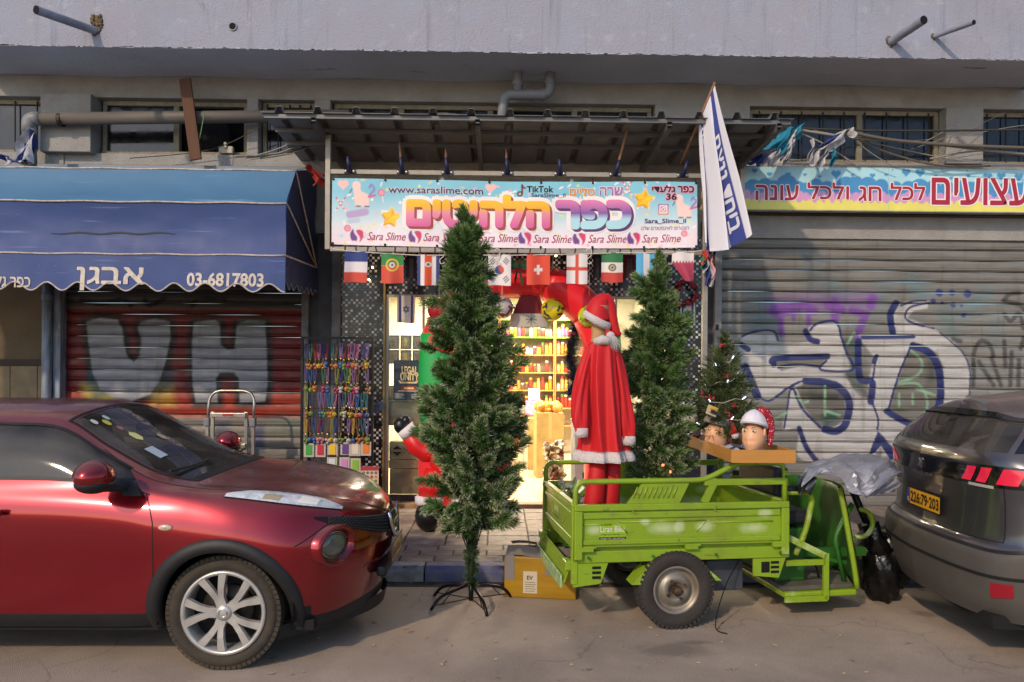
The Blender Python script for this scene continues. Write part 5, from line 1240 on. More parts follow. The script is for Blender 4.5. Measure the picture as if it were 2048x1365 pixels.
for k, (px, py) in enumerate(((848, 602), (862, 640), (1216, 566), (1222, 640))):
    p = U(px, py, ARY)-Vector((ac, ARY, PZ)); p.y = -tr_*.98 if k < 2 else -tr_*.96
    mb = MB()
    for a in range(3): mb.box(p, (.075, .006, .010), (0, a*math.pi/3, 0))
    mb.build('snowflake_print', snow if k < 2 else mat('snow_pale', '#d9a0a0', .5), arch)
st = thing('inflatable_santa', 'inflatable santa waving a black mitten, mostly behind the big tree', 'inflatable figure', (U(905, 1060, 7.55).x, 7.6, PZ))
ired = mat('santa_red', '#cf1a1c', .4, bump=.2, bscale=6); iw = mat('santa_white', '#d8cfcf', .7, bump=.3, bscale=30); ib = mat('santa_black', '#141318', .35, bump=.2, bscale=5)
o0 = Vector((U(905, 1060, 7.55).x, 7.6, PZ))
def L3(px, py, y=7.6): return U(px, py, y)-o0
mb = MB(); mb.ball((.05, 0, .78), (.30, .24, .42), 20, 14); mb.build('torso', ired, st, smooth=True)
MB().ball((.06, -.02, 1.36), (.18, .17, .2), 16, 10).build('head', mat('santa_skin', '#d9a184', .5), st, smooth=True)
for s in (-1, 1): MB().ball((.06+s*.06, -.17, 1.42), .022, 8, 6).build('eye', ib, st, smooth=True)
MB().ball((.06, -.2, 1.37), .035, 10, 8).build('nose', mat('santa_skin'), st, smooth=True)
MB().ball((.06, -.06, 1.26), (.2, .17, .19), 16, 10, fn=lambda v: 1+.05*math.sin(v.x*20)).build('beard', iw, st, smooth=True)
MB().tube([(.06, 0, 1.45), (.06, .02, 1.62), (.13, .03, 1.75), (.22, .03, 1.72)], [.19, .13, .07, .03], 14).build('santa_cap', ired, st, smooth=True)
MB().lathe([(.17, 0), (.21, .03), (.21, .07), (.17, .1)], (.06, 0, 1.42), n=18).build('cap_trim', iw, st, smooth=True)
MB().tube([L3(885, 900), L3(850, 905), L3(832, 892), L3(815, 862)], [.12, .105, .10, .085], 14).build('arm', ired, st, smooth=True)
MB().tube([L3(822, 870), L3(810, 856)], .098, 16).build('cuff', iw, st, smooth=True)
mb = MB(); mb.ball(L3(802, 852), (.075, .07, .085), 14, 10); mb.ball(L3(812, 846)+Vector((.0, 0, .02)), (.05, .05, .055), 10, 8); mb.build('mitten', ib, st, smooth=True)
MB().tube([(.45, -.1, .9), (.5, -.15, .7), (.4, -.2, .6)], [.11, .1, .09], 12).build('arm', ired, st, smooth=True)
for s, px in ((0, 858), (1, 930)):
    p = L3(px, 1040); MB().ball((p.x, -.05, .15), (.14, .2, .155), 16, 10).build('boot', ib, st, smooth=True)
    MB().lathe([(.10, -.05), (.145, -.03), (.145, .04), (.10, .06)], (p.x, .0, .30), n=18).build('boot_trim', iw, st, smooth=True)
    MB().tube([(p.x, .0, .32), (p.x*.6, .0, .6)], [.12, .15], 14).build('trouser', ired, st, smooth=True)

# ------------------------------------------------------------------ hanging balls, hat, wreaths, tinsel
def ball(label, px, py, r, Y, col, marks=None, name='toy_ball'):
    t = thing(name, label, 'ball', U(px, py, Y), group='balls hanging in the shop door')
    m = mat('ball_'+col, col, .35, coat=.2); MB().ball((0, 0, 0), r, 24, 16).build('ball_skin', m, t, smooth=True)
    if marks:
        mm = mat('ballmark_'+marks, marks, .4); rb_ = random.Random(int(px))
        for k in range(11):
            d = Vector((rb_.uniform(-1, 1), rb_.uniform(-1, -.1), rb_.uniform(-1, 1))).normalized(); e1 = d.orthogonal().normalized(); e1 = (Matrix.Rotation(rb_.uniform(0, 3), 3, d) @ e1); e2 = d.cross(e1)
            g_ = MB().grid(lambda u, v: ((d+e1*(u-.5)*.62+e2*(v-.5)*.2).normalized()*r*1.006), 6, 3); g_.build('ball_patch', mm, t, smooth=True)
    MB().tube([(0, 0, r), (0, 0, r+.5)], .003, 4).build('hang_cord', mat('white_string'), t)
    return t
ball('yellow football with grey patches hanging in the shop door', 1105, 620, .128, 8.3, '#d9c21e', '#3a3c38')
ball('lime green ball half hidden by the santa hat', 1178, 633, .125, 8.25, '#a9bb1e', '#6f7f1a')
ball('dark red ball hanging at the left of the arch', 878, 620, .125, 8.05, '#a51a24', '#7f141c')
ball('white and maroon ball hanging right of the big tree', 1004, 616, .125, 8.2, '#b7a9a8', '#7a2028')
ht = thing('hanging_hat', 'large dark red santa hat with grey snowflake brim hanging in the doorway', 'hat', U(1058, 655, 8.35))
def hatf(u, v):
    a = 2*math.pi*u; w_ = .19*(1-v)**.8+.006; return (w_*math.cos(a)+.015*v*math.sin(v*3), .05*math.sin(a)*(1-v)+.01*math.sin(a*5)*(1-v), .13+.42*v)
MB().grid(hatf, 24, 10, wrapu=True).build('hat_cone', mat('maroon_velvet', '#6f0f1c', .8, sheen=.5, bump=.2, bscale=12), ht, smooth=True)
MB().grid(lambda u, v: ((.225-.02*v)*math.cos(2*math.pi*u), .07*math.sin(2*math.pi*u), .15*v), 24, 3, wrapu=True).build('hat_brim', mat('grey_felt', '#b3ab9d', .9, bump=.3, bscale=50), ht, smooth=True)
mb = MB()
for a in range(4): mb.box((.02, -.074, .085), (.12, .003, .012), (0, a*math.pi/4, 0))
mb.build('hat_snowflake', mat('silver_glitter', '#7d7a72', .3, .5), ht)
def wreath(label, px, py, r, Y, leafc, acc):
    t = thing('wreath', label, 'wreath', U(px, py, Y), group='wreaths at the shop front'); rw = random.Random(int(px)); mb = MB(); mb2 = MB()
    for k in range(260):
        a = rw.uniform(0, 6.283); c = Vector((math.cos(a)*r, 0, math.sin(a)*r)); d = Vector((rw.gauss(0, 1), rw.gauss(-.4, .8), rw.gauss(0, 1))).normalized(); n_ = d.orthogonal().normalized()*.006; L_ = rw.uniform(.05, .09)
        mb.add([c-n_, c+n_, c+d*L_], [(0, 1, 2)])
    for k in range(22):
        a = rw.uniform(0, 6.283); mb2.ball((math.cos(a)*r+rw.uniform(-.03, .03), -.05, math.sin(a)*r+rw.uniform(-.03, .03)), rw.uniform(.018, .035), 8, 6)
    mb.build('wreath_leaf_ring', mat('wreath_'+leafc, leafc, .7), t, fix=False); tag(mb2.build('wreath_berries', mat('wreathb_'+acc, acc, .4), t, smooth=True), kind='stuff')
wreath('dark red flower wreath on the right mosaic pillar', 1370, 588, .13, 8.9, '#3a1c1c', '#8a1220')
wreath('small dark wreath with red flowers left of the hanging hat', 1028, 600, .10, 8.6, '#2d2a1c', '#8f1a26')
wreath('brown pine cone wreath above the blue tinsel', 1148, 620, .10, 8.5, '#3a2f1f', '#5c4630')
tn = thing('tinsel_garland', 'dark blue tinsel garland hanging in the shop door', 'tinsel', U(1150, 790, 8.5)); mb = MB(); rt = random.Random(2)
for k in range(5200):
    v = rt.random(); c = Vector((.03*math.sin(v*9)+rt.gauss(0, .035)-.05*(1-v), rt.gauss(0, .03), .95*v)); d = Vector((rt.gauss(0, 1), rt.gauss(0, 1), rt.gauss(0, .6))).normalized(); n_ = d.orthogonal().normalized()*.003
    mb.add([c-n_, c+n_, c+d*.07], [(0, 1, 2)])
mb.build('tinsel_strands', mat('blue_tinsel', '#16244f', .22, .85), tn, fix=False)
# green bow ornament between flags
bw_ = thing('green_bow', 'dark green felt bow hanging between the bunting flags', 'bow', U(1037, 530, 8.0))
for sgn, dz in ((-1, 0), (1, 0), (-.4, -.16), (.5, -.18)):
    MB().grid(lambda u, v: (sgn*.11*u*(.6+.4*math.sin(v*3.1)), .02*math.sin(u*4), dz*u+(v-.5)*.12*(.3+.7*u)), 6, 5).build('bow_loop', mat('dark_green_felt', '#123d20', .8), bw_, smooth=True)
# warm string lamps under the lintel, seen lit
lb = mat('warm_bulb', (1, .8, .4), .4, emit=(1, .72, .3), estr=14)
for k, (px, py) in enumerate(((745, 535), (738, 560), (922, 503), (1112, 512), (1120, 506), (1285, 570), (1093, 592), (1165, 600))):
    o = MB().ball((0, 0, 0), .012, 8, 6).build('fairy_bulb', lb, None, smooth=True); o.location = U(px, py, 8.45 if k > 1 else 8.93)
    tag(o, ['tiny glowing bulb on the left mosaic pillar, upper one', 'tiny glowing bulb on the left mosaic pillar, lower one', 'tiny glowing bulb left of the big tree top', 'tiny glowing bulb right of the red cross flag, lower one', 'tiny glowing bulb just under the banner middle', 'tiny glowing bulb by the second tree top', 'tiny glowing bulb beside the hanging hat', 'tiny glowing bulb above the lime ball'][k], 'bulb', 'fairy bulbs at the shop front')

# ------------------------------------------------------------------ rack of lanyards
RKY = 8.45
rk0, rk1 = U(604, 700, RKY), U(745, 700, RKY); rw_ = rk1.x-rk0.x; ztp = U(680, 674, RKY).z
rack = thing('display_rack', 'black wire display rack beside the shop pillar', 'rack', (rk0.x, RKY, PZ))
blk = mat('black_metal', '#141416', .5, .3)
H_ = ztp-PZ
for x in (0, rw_): MB().b2(x-.014, x+.014, 0, .03, 0, H_).build('upright', blk, rack)
for z in (H_-.014, .25): MB().b2(.014, rw_-.014, .002, .028, z-.014, z+.014).build('crossbar', blk, rack)
MB().b2(rw_*.5-.008, rw_*.5+.008, .005, .022, .25, H_-.03).build('upright', blk, rack)
for k in range(9): MB().tube([(rw_*(k+.5)/9, .026, .25), (rw_*(k+.5)/9, .026, H_-.02)], .003, 5).build('grid_wire', blk, rack)
for k in range(12): MB().tube([(.01, .028, .35+.14*k), (rw_-.01, .028, .35+.14*k)], .003, 5).build('grid_wire', blk, rack)
for s in (0, rw_): MB().b2(s-.014, s+.014, -.2, .25, 0, .025).build('foot', blk, rack)
pals = [('purple', '#4a3a78'), ('pink', '#a85a80'), ('red', '#8a1f2c'), ('navy', '#25346f'), ('olive', '#7f8432'), ('brown', '#6b4a3c'), ('blue', '#2c5a94'), ('mauve', '#7c5684'), ('green', '#3b6e48'), ('gold', '#b08a30'), ('lilac', '#7a6a9a'), ('teal', '#2f6a70')]
chc = [('yellow', '#d3b02e'), ('pink', '#d98a96'), ('white', '#cfc5bd'), ('orange', '#cf7f3a'), ('green', '#7d9e42'), ('blue', '#3f6ca8'), ('magenta', '#b23a72'), ('tan', '#a8763f')]
gold = mat('clasp_gold', '#9c8248', .35, .8)
strap_me, charm_me = {}, {}
sb_ = MB()
for s in (-1, 1): sb_.grid(lambda u, v: (s*.009+(u-.5)*.013+s*.004*math.sin(v*5), -.012-.006*s*math.sin(v*4), -.15*v), 1, 6)
rl = random.Random(31); RN = ['top', 'second', 'third', 'fourth']; used = set()
clasp0 = MB(); clasp0.tube([(0, 0, 0), (.006, -.004, -.02), (-.004, -.002, -.035), (0, 0, -.05)], .005, 5); clasp0.ball((0, 0, -.012), .009, 6, 4); cl_me = clasp0.mesh('clasp'); cl_me.materials.append(gold)
def charm(i, v):
    if (i, v) in charm_me: return charm_me[(i, v)]
    mb = MB()
    if v == 0: mb.ball((0, 0, -.02), (.022, .016, .02), 8, 6); mb.ball((0, 0, -.05), (.016, .014, .018), 8, 6); mb.ball((-.016, 0, -.002), .008, 6, 4); mb.ball((.016, 0, -.002), .008, 6, 4)
    elif v == 1: mb.ball((0, 0, -.03), (.024, .016, .026), 9, 6); mb.ball((0, -.012, -.03), (.01, .01, .01), 6, 4)
    else: mb.ball((-.01, 0, -.02), (.015, .013, .016), 8, 5); mb.ball((.012, 0, -.03), (.015, .013, .02), 8, 5); mb.ball((0, 0, -.055), (.014, .012, .014), 8, 5)
    me = mb.mesh('charm'); me.materials.append(mat('charm_'+chc[i][0], tuple(q*.75 for q in hx(chc[i][1])), .35, var=.45, vscale=40))
    for p in me.polygons: p.use_smooth = True
    charm_me[(i, v)] = me; return me
for r_, py in enumerate((688, 735, 785, 836)):
    for c in range(15):
        if (r_, c) in ((1, 3), (1, 13), (3, 9), (1, 6), (2, 2)) : continue
        i = rl.randrange(12); j = rl.randrange(8); vv = rl.randrange(3)
        if i not in strap_me: me = sb_.mesh('strap'); me.materials.append(mat('strap_'+pals[i][0], tuple(q*.62 for q in hx(pals[i][1])), .75)); strap_me[i] = me
        t = thing('lanyard', '%s lanyard with %s charm, %s from the left in the %s rack row' % (pals[i][0], chc[j][0], ORD[c], RN[r_]), 'lanyard', (rk0.x+.03+(rw_-.06)*(c+.5)/15+rl.uniform(-.008, .008), RKY-.03, U(680, py, RKY).z+rl.uniform(-.008, .008)), group='lanyards on the display rack')
        t.rotation_euler = (0, rl.uniform(-.06, .06), rl.uniform(-.3, .3)); t.scale = (1.25, 1.2, 1.12)
        for nm, me, lc in (('strap', strap_me[i], (0, 0, 0)), ('clasp', cl_me, (0, -.012, -.148)), ('charm', charm(j, vv), (0, -.014, -.195))):
            o = bpy.data.objects.new(nm, me); COL.objects.link(o); o.parent = t; o.location = lc
for k, (px, py, c, nm) in enumerate(((618, 900, '#3d9a3a', 'green'), (641, 900, '#b8283a', 'red'), (665, 899, '#dcb42c', 'yellow'), (691, 898, '#5d3a80', 'purple'), (711, 898, '#cfc3b0', 'cream'), (732, 897, '#d8742a', 'orange'), (689, 928, '#c27fb5', 'pink'), (711, 930, '#7fae2c', 'lime'), (664, 928, '#c9cdd2', 'pale grey'))):
    t = thing('phone_strap_pack', '%s phone strap in a white pack low on the rack' % nm, 'pack', U(px, py, RKY-.03), group='phone strap packs')
    MB().b2(-.058, .058, 0, .006, -.085, .075).build('pack_card', mat('pack_white', '#b8aea2', .35), t, bevel=.004)
    MB().b2(-.036, .036, -.006, -.001, -.06, .055).build('strap_cloth', mat('packc_'+nm, c, .6), t, bevel=.003)
    MB().b2(-.05, .05, -.004, -.001, .076, .10).build('pack_header', mat('pack_header', '#201c1a', .5), t)
ss = thing('sticker_card', 'card of round stickers with a red header, leaning by the rack foot', 'sticker card', U(739, 992, 8.4))
MB().b2(-.10, .10, 0, .008, 0, .33).build('card', mat('card_white', '#c9bca8', .5), ss); MB().b2(-.10, .10, -.002, -.0008, .285, .33).build('card_header', mat('card_red', '#a8303a', .5), ss)
for a in range(4):
    for b in range(6): MB().lathe([(0, -.003), (.018, -.003), (.018, -.001)], (-.07+.047*a, 0, .03+.046*b), axis='y', n=10).build('sticker', mat('sticker_%d' % ((a*2+b) % 4), ['#b23a4a', '#6a7a3a', '#b58a3a', '#7a5a8a'][(a*2+b) % 4], .5), ss)
cd_ = thing('postcard', 'loose blue postcard hanging beside the rack', 'postcard', U(757, 815, 8.7)); MB().box((0, 0, 0), (.15, .004, .1), (0, -.6, .3)).build('postcard_sheet', mat('postcard_blue', '#3c4c66', .4, var=.6, vscale=20), cd_)
# socket plate on right pillar
sq = thing('wall_tile_sample', 'white square plate in a dark frame low on the right mosaic pillar', 'plate', U(1379, 836, 8.93)); MB().b2(-.12, .12, 0, .05, -.15, .15).build('plate_frame', blk, sq); MB().b2(-.10, .10, -.012, -.001, -.115, .115).build('plate_face', mat('plate_white', '#bdb3a4', .35), sq, bevel=.006); MB().lathe([(0, -.016), (.012, -.016), (.012, -.01)], (0, 0, .0), axis='y', n=10).build('plate_dot', blackhole, sq)
pkk = thing('wrapped_bale', 'bale wrapped in black plastic behind the green cart by the pillar', 'bale', U(1382, 1010, 8.4)); 
MB().box((0, 0, .36), (.55, .4, .72)).build('bale_body', mat('black_wrap', '#2a2c33', .18, bump=.8, bscale=14), pkk, bevel=.05, seg=3)
stk = MB().b2(-.02, .02, -.002, .0, -.035, .035).build('warning_sticker', mat('sticker_black', '#1b1a1a', .5)); stk.location = U(1434, 655, 8.885); tag(stk, 'small black printed sticker on the shutter rail', 'sticker')
# ------------------------------------------------------------------ step ladder
ld = thing('step_ladder', 'folded aluminium step ladder against the graffiti shutter', 'ladder', U(460, 1010, 8.55)); o0 = U(460, 1010, 8.55); o0.z = PZ; ld.location = o0
al = mat('aluminium', '#a9a59c', .35, .8, var=.2, vscale=9)
Wd = .26; top = U(460, 782, 8.55).z-PZ
MB().tube(fillet([(-Wd, 0, top-.35), (-Wd, .05, top), (Wd, .05, top), (Wd, 0, top-.35)], .16, 8), .016, 10).build('hoop_rail', al, ld, smooth=True)
for s in (-1, 1):
    MB().b2(s*Wd-.018, s*Wd+.018, -.02, .02, 0, top-.33).build('leg', al, ld, bevel=.005); MB().b2(s*(Wd-.07)-.02, s*(Wd-.07)+.02, -.05, -.02, 0, top-.24).build('leg', al, ld, bevel=.005)
    MB().box((s*Wd, -.015, top-.36), (.07, .07, .1)).build('hinge', mat('grey_hinge', '#77757a', .5), ld, bevel=.015)
for z in (top-.27, top-.62, top-.9, top-1.15): MB().b2(-Wd+.06, Wd-.06, -.09, .0, z-.03, z+.02).build('step', al, ld, bevel=.006)
MB().b2(-.06, .06, -.094, -.091, top-.285, top-.26).build('label_sticker', mat('label_red', '#a02a2c', .5), ld)
# ================================================================== ARTIFICIAL TREES
needle = mat('pine_needles', rough=.6, attr='paint', spec=.35)
def tufts(name, spots, parent, nn, ln, wd, seed, frost, tuft_len, green=('#1f3a20', '#37552a')):
    "spots: list of (pos, dir, size, frosting); each spot becomes a bottle brush of needles"
    r = np.random.RandomState(seed); V = []; C = []; g0, g1 = np.array(hx(green[0])), np.array(hx(green[1])); fr_c = np.array(hx('#cfccab'))
    for (p, d, sz, fz) in spots:
        p = np.array(p); d = np.array(d)/np.linalg.norm(d); a = np.cross(d, [0.31, .77, .55]); a /= np.linalg.norm(a); b = np.cross(d, a)
        t = r.rand(nn); ang = r.rand(nn)*6.283; lean = np.clip(1.02-.62*t**2.2+r.normal(0, .14, nn), .12, 1.3)
        base = p+np.outer((t-.45)*tuft_len*sz, d)
        dr = np.outer(np.cos(lean), d)+(np.sin(lean)*np.cos(ang))[:, None]*a+(np.sin(lean)*np.sin(ang))[:, None]*b
        L_ = ln*sz*r.uniform(.8, 1.1, nn)
        sd = np.cross(dr, r.normal(size=(nn, 3))); sd /= (np.linalg.norm(sd, axis=1)[:, None]+1e-9)
        mid = base+dr*(L_*.72)[:, None]; tip = base+dr*L_[:, None]; w = wd*r.uniform(.7, 1.2, nn)[:, None]
        V.append(np.stack([base-sd*w, base+sd*w, mid+sd*w*.9, mid-sd*w*.9, mid-sd*w*.9, mid+sd*w*.9, tip+sd*w*.4, tip-sd*w*.4], 1).reshape(-1, 3))
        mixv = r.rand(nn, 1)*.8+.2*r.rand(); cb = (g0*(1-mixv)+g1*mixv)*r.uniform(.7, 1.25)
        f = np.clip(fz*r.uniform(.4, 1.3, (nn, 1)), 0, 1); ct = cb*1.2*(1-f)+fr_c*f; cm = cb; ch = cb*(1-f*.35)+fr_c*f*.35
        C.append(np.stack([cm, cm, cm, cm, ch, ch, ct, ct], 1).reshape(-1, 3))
    V = np.concatenate(V); C = np.concatenate(C); n = len(V)//4
    me = bpy.data.meshes.new(name); me.vertices.add(len(V)); me.vertices.foreach_set('co', V.ravel())
    me.loops.add(4*n); me.loops.foreach_set('vertex_index', np.arange(4*n)); me.polygons.add(n); me.polygons.foreach_set('loop_start', np.arange(0, 4*n, 4)); me.polygons.foreach_set('loop_total', np.full(n, 4)); me.update(calc_edges=True)
    at = me.color_attributes.new('paint', 'FLOAT_COLOR', 'POINT'); buf = np.ones((len(V), 4), np.float32); buf[:, :3] = C; at.data.foreach_set('color', buf.ravel())
    return link(name, me, needle, parent)
bark = mat('green_wrapped_wire', '#2a3520', .8, var=.5, vscale=40)
def xtree(name, label, loc, prof, n, seed, nn, ln, tl, frostf, trunk_r, zbase, cat='tree', wd=.0026, lean=0.0, green=('#2a4822', '#5c7c3c'), ph=0.0):
    t = thing(name, label, cat, loc); r = random.Random(seed); zs = [p[0] for p in prof]; rs = [p[1] for p in prof]
    H0, H1 = zs[0], zs[-1]
    def rad(z): return float(np.interp(z, zs, rs))
    def off(z): return lean*max(0, (z-H0)/(H1-H0))**2
    spots = []; br = MB(); k = 0
    while k < n:
        z = H0+(H1-H0)*r.random()
        if r.random() > (rad(z)/max(rs))**1.0+.04: continue
        a = r.uniform(0, 6.283); q = (1-(1-r.random())**1.6*.75) if r.random() < .8 else r.uniform(.15, .6)
        lump = 1+.13*math.sin(a*3+z*5+ph)+.12*math.sin(a*5-z*9)+.07*math.sin(a*2+z*17)
        rr = rad(z)*q*lump*r.uniform(.9, 1.06)
        p = Vector((rr*math.cos(a)+off(z), rr*math.sin(a), z))
        d = Vector((math.cos(a), math.sin(a), r.uniform(.05, .75)+(.9 if z > H1-.25 else 0)-(.25 if z < H0+.3 else 0)))+Vector((r.gauss(0, .28), r.gauss(0, .28), r.gauss(0, .25)))
        spots.append((tuple(p), tuple(d), r.uniform(.85, 1.3)*(.55 if z > H1-.12 else 1), frostf((z-H0)/(H1-H0), r)))
        if k % 2 == 0 and q > .5: br.tube([(off(z)*.9, 0, z-rr*.45), p*.55+Vector((off(z)*.45, 0, z*.45-rr*.12)), p], [.006, .005, .003], 4, cap=False)
        k += 1
    for z in np.arange(H1-.2, H1+.02, .03): spots.append(((off(z)+.01*math.sin(z*60), 0, z), (r.gauss(0, .3), r.gauss(0, .3), 1), .8, frostf(1, r)))
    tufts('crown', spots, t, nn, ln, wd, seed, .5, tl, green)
    tag(br.build('branches', bark, t), kind='stuff')
    MB().tube([(off(z), 0, z) for z in np.linspace(zbase, H1-.05, 12)], [trunk_r*(1-.7*i/11) for i in range(12)], 10).build('trunk', bark, t, smooth=True)
    return t
g0 = G(942, 1206)
def zt(py, Y): return H+(HY-py)/F*Y
Yt = g0.y
prof = [(zt(1062, Yt), .16), (zt(1040, Yt), .33), (zt(1000, Yt), .40), (zt(900, Yt), .42), (zt(800, Yt), .395), (zt(700, Yt), .32), (zt(600, Yt), .235), (zt(520, Yt), .16), (zt(470, Yt), .12), (zt(436, Yt), .02)]
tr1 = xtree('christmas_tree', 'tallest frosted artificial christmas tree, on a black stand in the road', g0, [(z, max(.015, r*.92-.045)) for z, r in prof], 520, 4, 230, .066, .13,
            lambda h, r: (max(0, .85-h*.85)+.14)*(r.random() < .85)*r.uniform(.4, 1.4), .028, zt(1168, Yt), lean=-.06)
# green tinsel wrapped lower trunk and the stand
sp_ = []; rz_ = random.Random(8)
for k in range(70):
    z = zt(1172, Yt)+(zt(1050, Yt)-zt(1172, Yt))*k/70; a = rz_.uniform(0, 6.28); sp_.append(((.02*math.cos(a), .02*math.sin(a), z), (math.cos(a), math.sin(a), .3), .55, .12))
tufts('trunk_wrap', sp_, tr1, 40, .055, .0025, 3, .2, .08)
st_ = tr1; pole = mat('stand_black', '#1a1b1a', .35, .5)
MB().tube([(0, 0, .02), (0, 0, zt(1165, Yt))], .019, 12).build('stand_pole', pole, tr1, smooth=True)
for k, a in enumerate((math.radians(25), math.radians(150), math.radians(212), math.radians(-68))):
    c, s_ = math.cos(a), math.sin(a); Ls = .34
    MB().tube(fillet([(0, 0, .15), (c*Ls*.8, s_*Ls*.8, .085), (c*Ls, s_*Ls, .0)], .06, 5), .012, 8).build('stand_leg', pole, tr1, smooth=True)
    MB().tube([(c*Ls*.98, s_*Ls*.98, .03), (0, 0, .035)], .004, 5).build('stand_brace', pole, tr1); MB().tube([(c*Ls*.45, s_*Ls*.45, .12), (c*Ls*.72, s_*Ls*.72, .03)], .004, 5).build('stand_brace', pole, tr1)
for k, (dx, dz) in enumerate(((-.10, .5), (-.07, .5), (.09, .5), (.07, .46), (.05, .5))):
    MB().tube([(0, -.02, zt(1120, Yt)), (dx, -.05, zt(1120, Yt)+.28)], .005, 5).build('bare_branch', bark, tr1)

# ================================================================== GREEN CARGO TRICYCLE
CR = math.radians(7.0)
c0 = Vector((.508, 4.965, 0))
cart = thing('cargo_tricycle', 'lime green cargo tricycle with an open metal bed', 'tricycle', c0, CR)
gpaint = mat('lime_paint', '#7f9c1c', .40, var=.45, vscale=4, col2='#6f8a22', coat=.15, bump=.05, bscale=6, rvar=.08)
overlay(gpaint, 3.1, .62, .72, '#b3c28a', .75); overlay(gpaint, 26, .65, .71, '#4d4a32', .8); overlay(gpaint, 1.2, .54, .8, '#667f20', .6); overlay(gpaint, 70, .66, .70, '#93906a', .6); overlay(gpaint, 5, .50, .72, '#6d6f30', .45); overlay(gpaint, 18, .62, .70, '#5e4a2a', .55, aniso=(.25, 1, 2)); overlay(gpaint, 9, .68, .73, '#6a3f22', .8)
for x_, z_, rx, rz_ in ((.15, .69, .09, .05), (.62, .69, .12, .06), (.74, .70, .05, .05), (.92, .70, .09, .05), (1.27, .68, .12, .05), (1.35, .78, .07, .04), (.5, .74, .05, .03)): stain(gpaint, x_, z_, rx, rz_, '#c3cda6', .55, .7, xz=True)
gdark = mat('shaded_green_plastic', '#2c6420', .45, var=.4, vscale=4)  # green made darker so the cab's shade sits in its colour
BL, BWd = 1.53, 1.08                     # bed length and width
zb0, zb1, zr = .475, .865, 1.015         # bed underside, panel top, rail top
def gz(py, Y=4.97): return H+(HY-py)/F*Y
# floor
MB().b2(.03, BL-.03, .03, BWd-.03, zb0+.05, zb0+.09).build('bed_floor', gpaint, cart)
def side(y, sg):
    f = sg*.001
    nm = 'side_panel'
    mb = MB(); w = .018
    mb.b2(.05, BL-.05, y-w/2, y+w/2, zb0+.10, zb1-.04)
    o = mb.build(nm, gpaint, cart)
    out = y+sg*w/2
    # pressed ribs and raised outline on the panel
    MB().b2(.06, BL-.06, min(out, out+sg*.012), max(out, out+sg*.012), zb1-.10, zb1-.055).build('pressed_rib', gpaint, o, bevel=.008)
    MB().b2(.06, BL-.06, min(out, out+sg*.012), max(out, out+sg*.012), zb0+.115, zb0+.15).build('pressed_rib', gpaint, o, bevel=.008)
    for pts in ([(.30, zb1-.125), (.37, zb0+.19)], [(.30, zb1-.125), (.93, zb1-.125)], [(.93, zb1-.125), (.86, zb0+.19)], [(.05, zb1-.14), (.26, zb1-.14)], [(.97, zb1-.14), (1.42, zb1-.14)]):
        MB().tube([(a, out, b) for a, b in pts], .006, 6).build('pressed_line', gpaint, o, smooth=True)
    # edge frame of the panel
    mb = MB(); d = sg*.016; a, b = sorted((y, out+d))
    mb.b2(.0, BL, a-.01, b, zb1-.045, zb1); mb.build('panel_frame', gpaint, o, bevel=.006)
    for x in (.0, BL-.055):
        MB().b2(x, x+.055, a-.012, b+.002, zb0+.02, zb1-.046).build('panel_frame', gpaint, o, bevel=.006)
    for x in (.0, .48*BL, BL-.16):
        t_ = MB(); t_.b2(x+.04, x+.13, min(out, out+sg*.03), max(out, out+sg*.03), zb0+.075, zb0+.10); t_.tube([(x+.04, out+sg*.015, zb0+.1), (x+.15, out+sg*.015, zb0+.1)], .009, 8); t_.build('hinge', gpaint, o)
    for x in (.40, .98): MB().tube([(x, out+sg*.01, zb1), (x, out+sg*.02, zb1-.05), (x+.02, out+sg*.022, zb1-.06)], .005, 6).build('latch_hook', gpaint, o)
    # side sill under the panel
    MB().b2(.0, BL+.02, y-.022 if sg > 0 else y-.002, y+.002 if sg > 0 else y+.022, zb0-.01, zb0+.07).build('bed_sill', gpaint, cart, bevel=.006)
    # rail: rounded rear corner, low rail, tall front hoop
    rt_ = .019
    MB().tube(fillet([(.012, y, zb1-.38), (.012, y, zr), (BL*.60, y, zr+.0), (BL*.76, y, zr+.115), (BL-.02, y, zr+.115), (BL-.02, y, zb1-.05)], .075, 7), rt_, 10).build('top_rail', gpaint, cart, smooth=True)
    MB().b2(BL*.60, BL-.03, y-.012, y+.012, zr-.035, zr+.008).build('mid_rail', gpaint, cart)
    MB().bar((BL*.655, y, zr+.01), (BL*.60, y, zb1-.005), .02, .05, up=(1, 0, 0)).build('stay', gpaint, cart)
    # slanted louvre plate
    pl_ = [(.24*BL, y, zb1), (.31*BL, y, zr-.015), (.53*BL, y, zr-.015), (.485*BL, y, zb1)]
    lp = MB().prism([Vector(p)-Vector((0, .006, 0)) for p in pl_], (0, .012, 0)).build('louvre_plate', gpaint, cart)
    for k in range(9):
        x = .265*BL+k*.035; MB().tube([(x+.005, y+sg*.008, zb1+.035), (x+.035, y+sg*.008, zr-.04)], .006, 6).build('louvre', gpaint, lp, smooth=True)
side(.0, -1); side(BWd, 1)
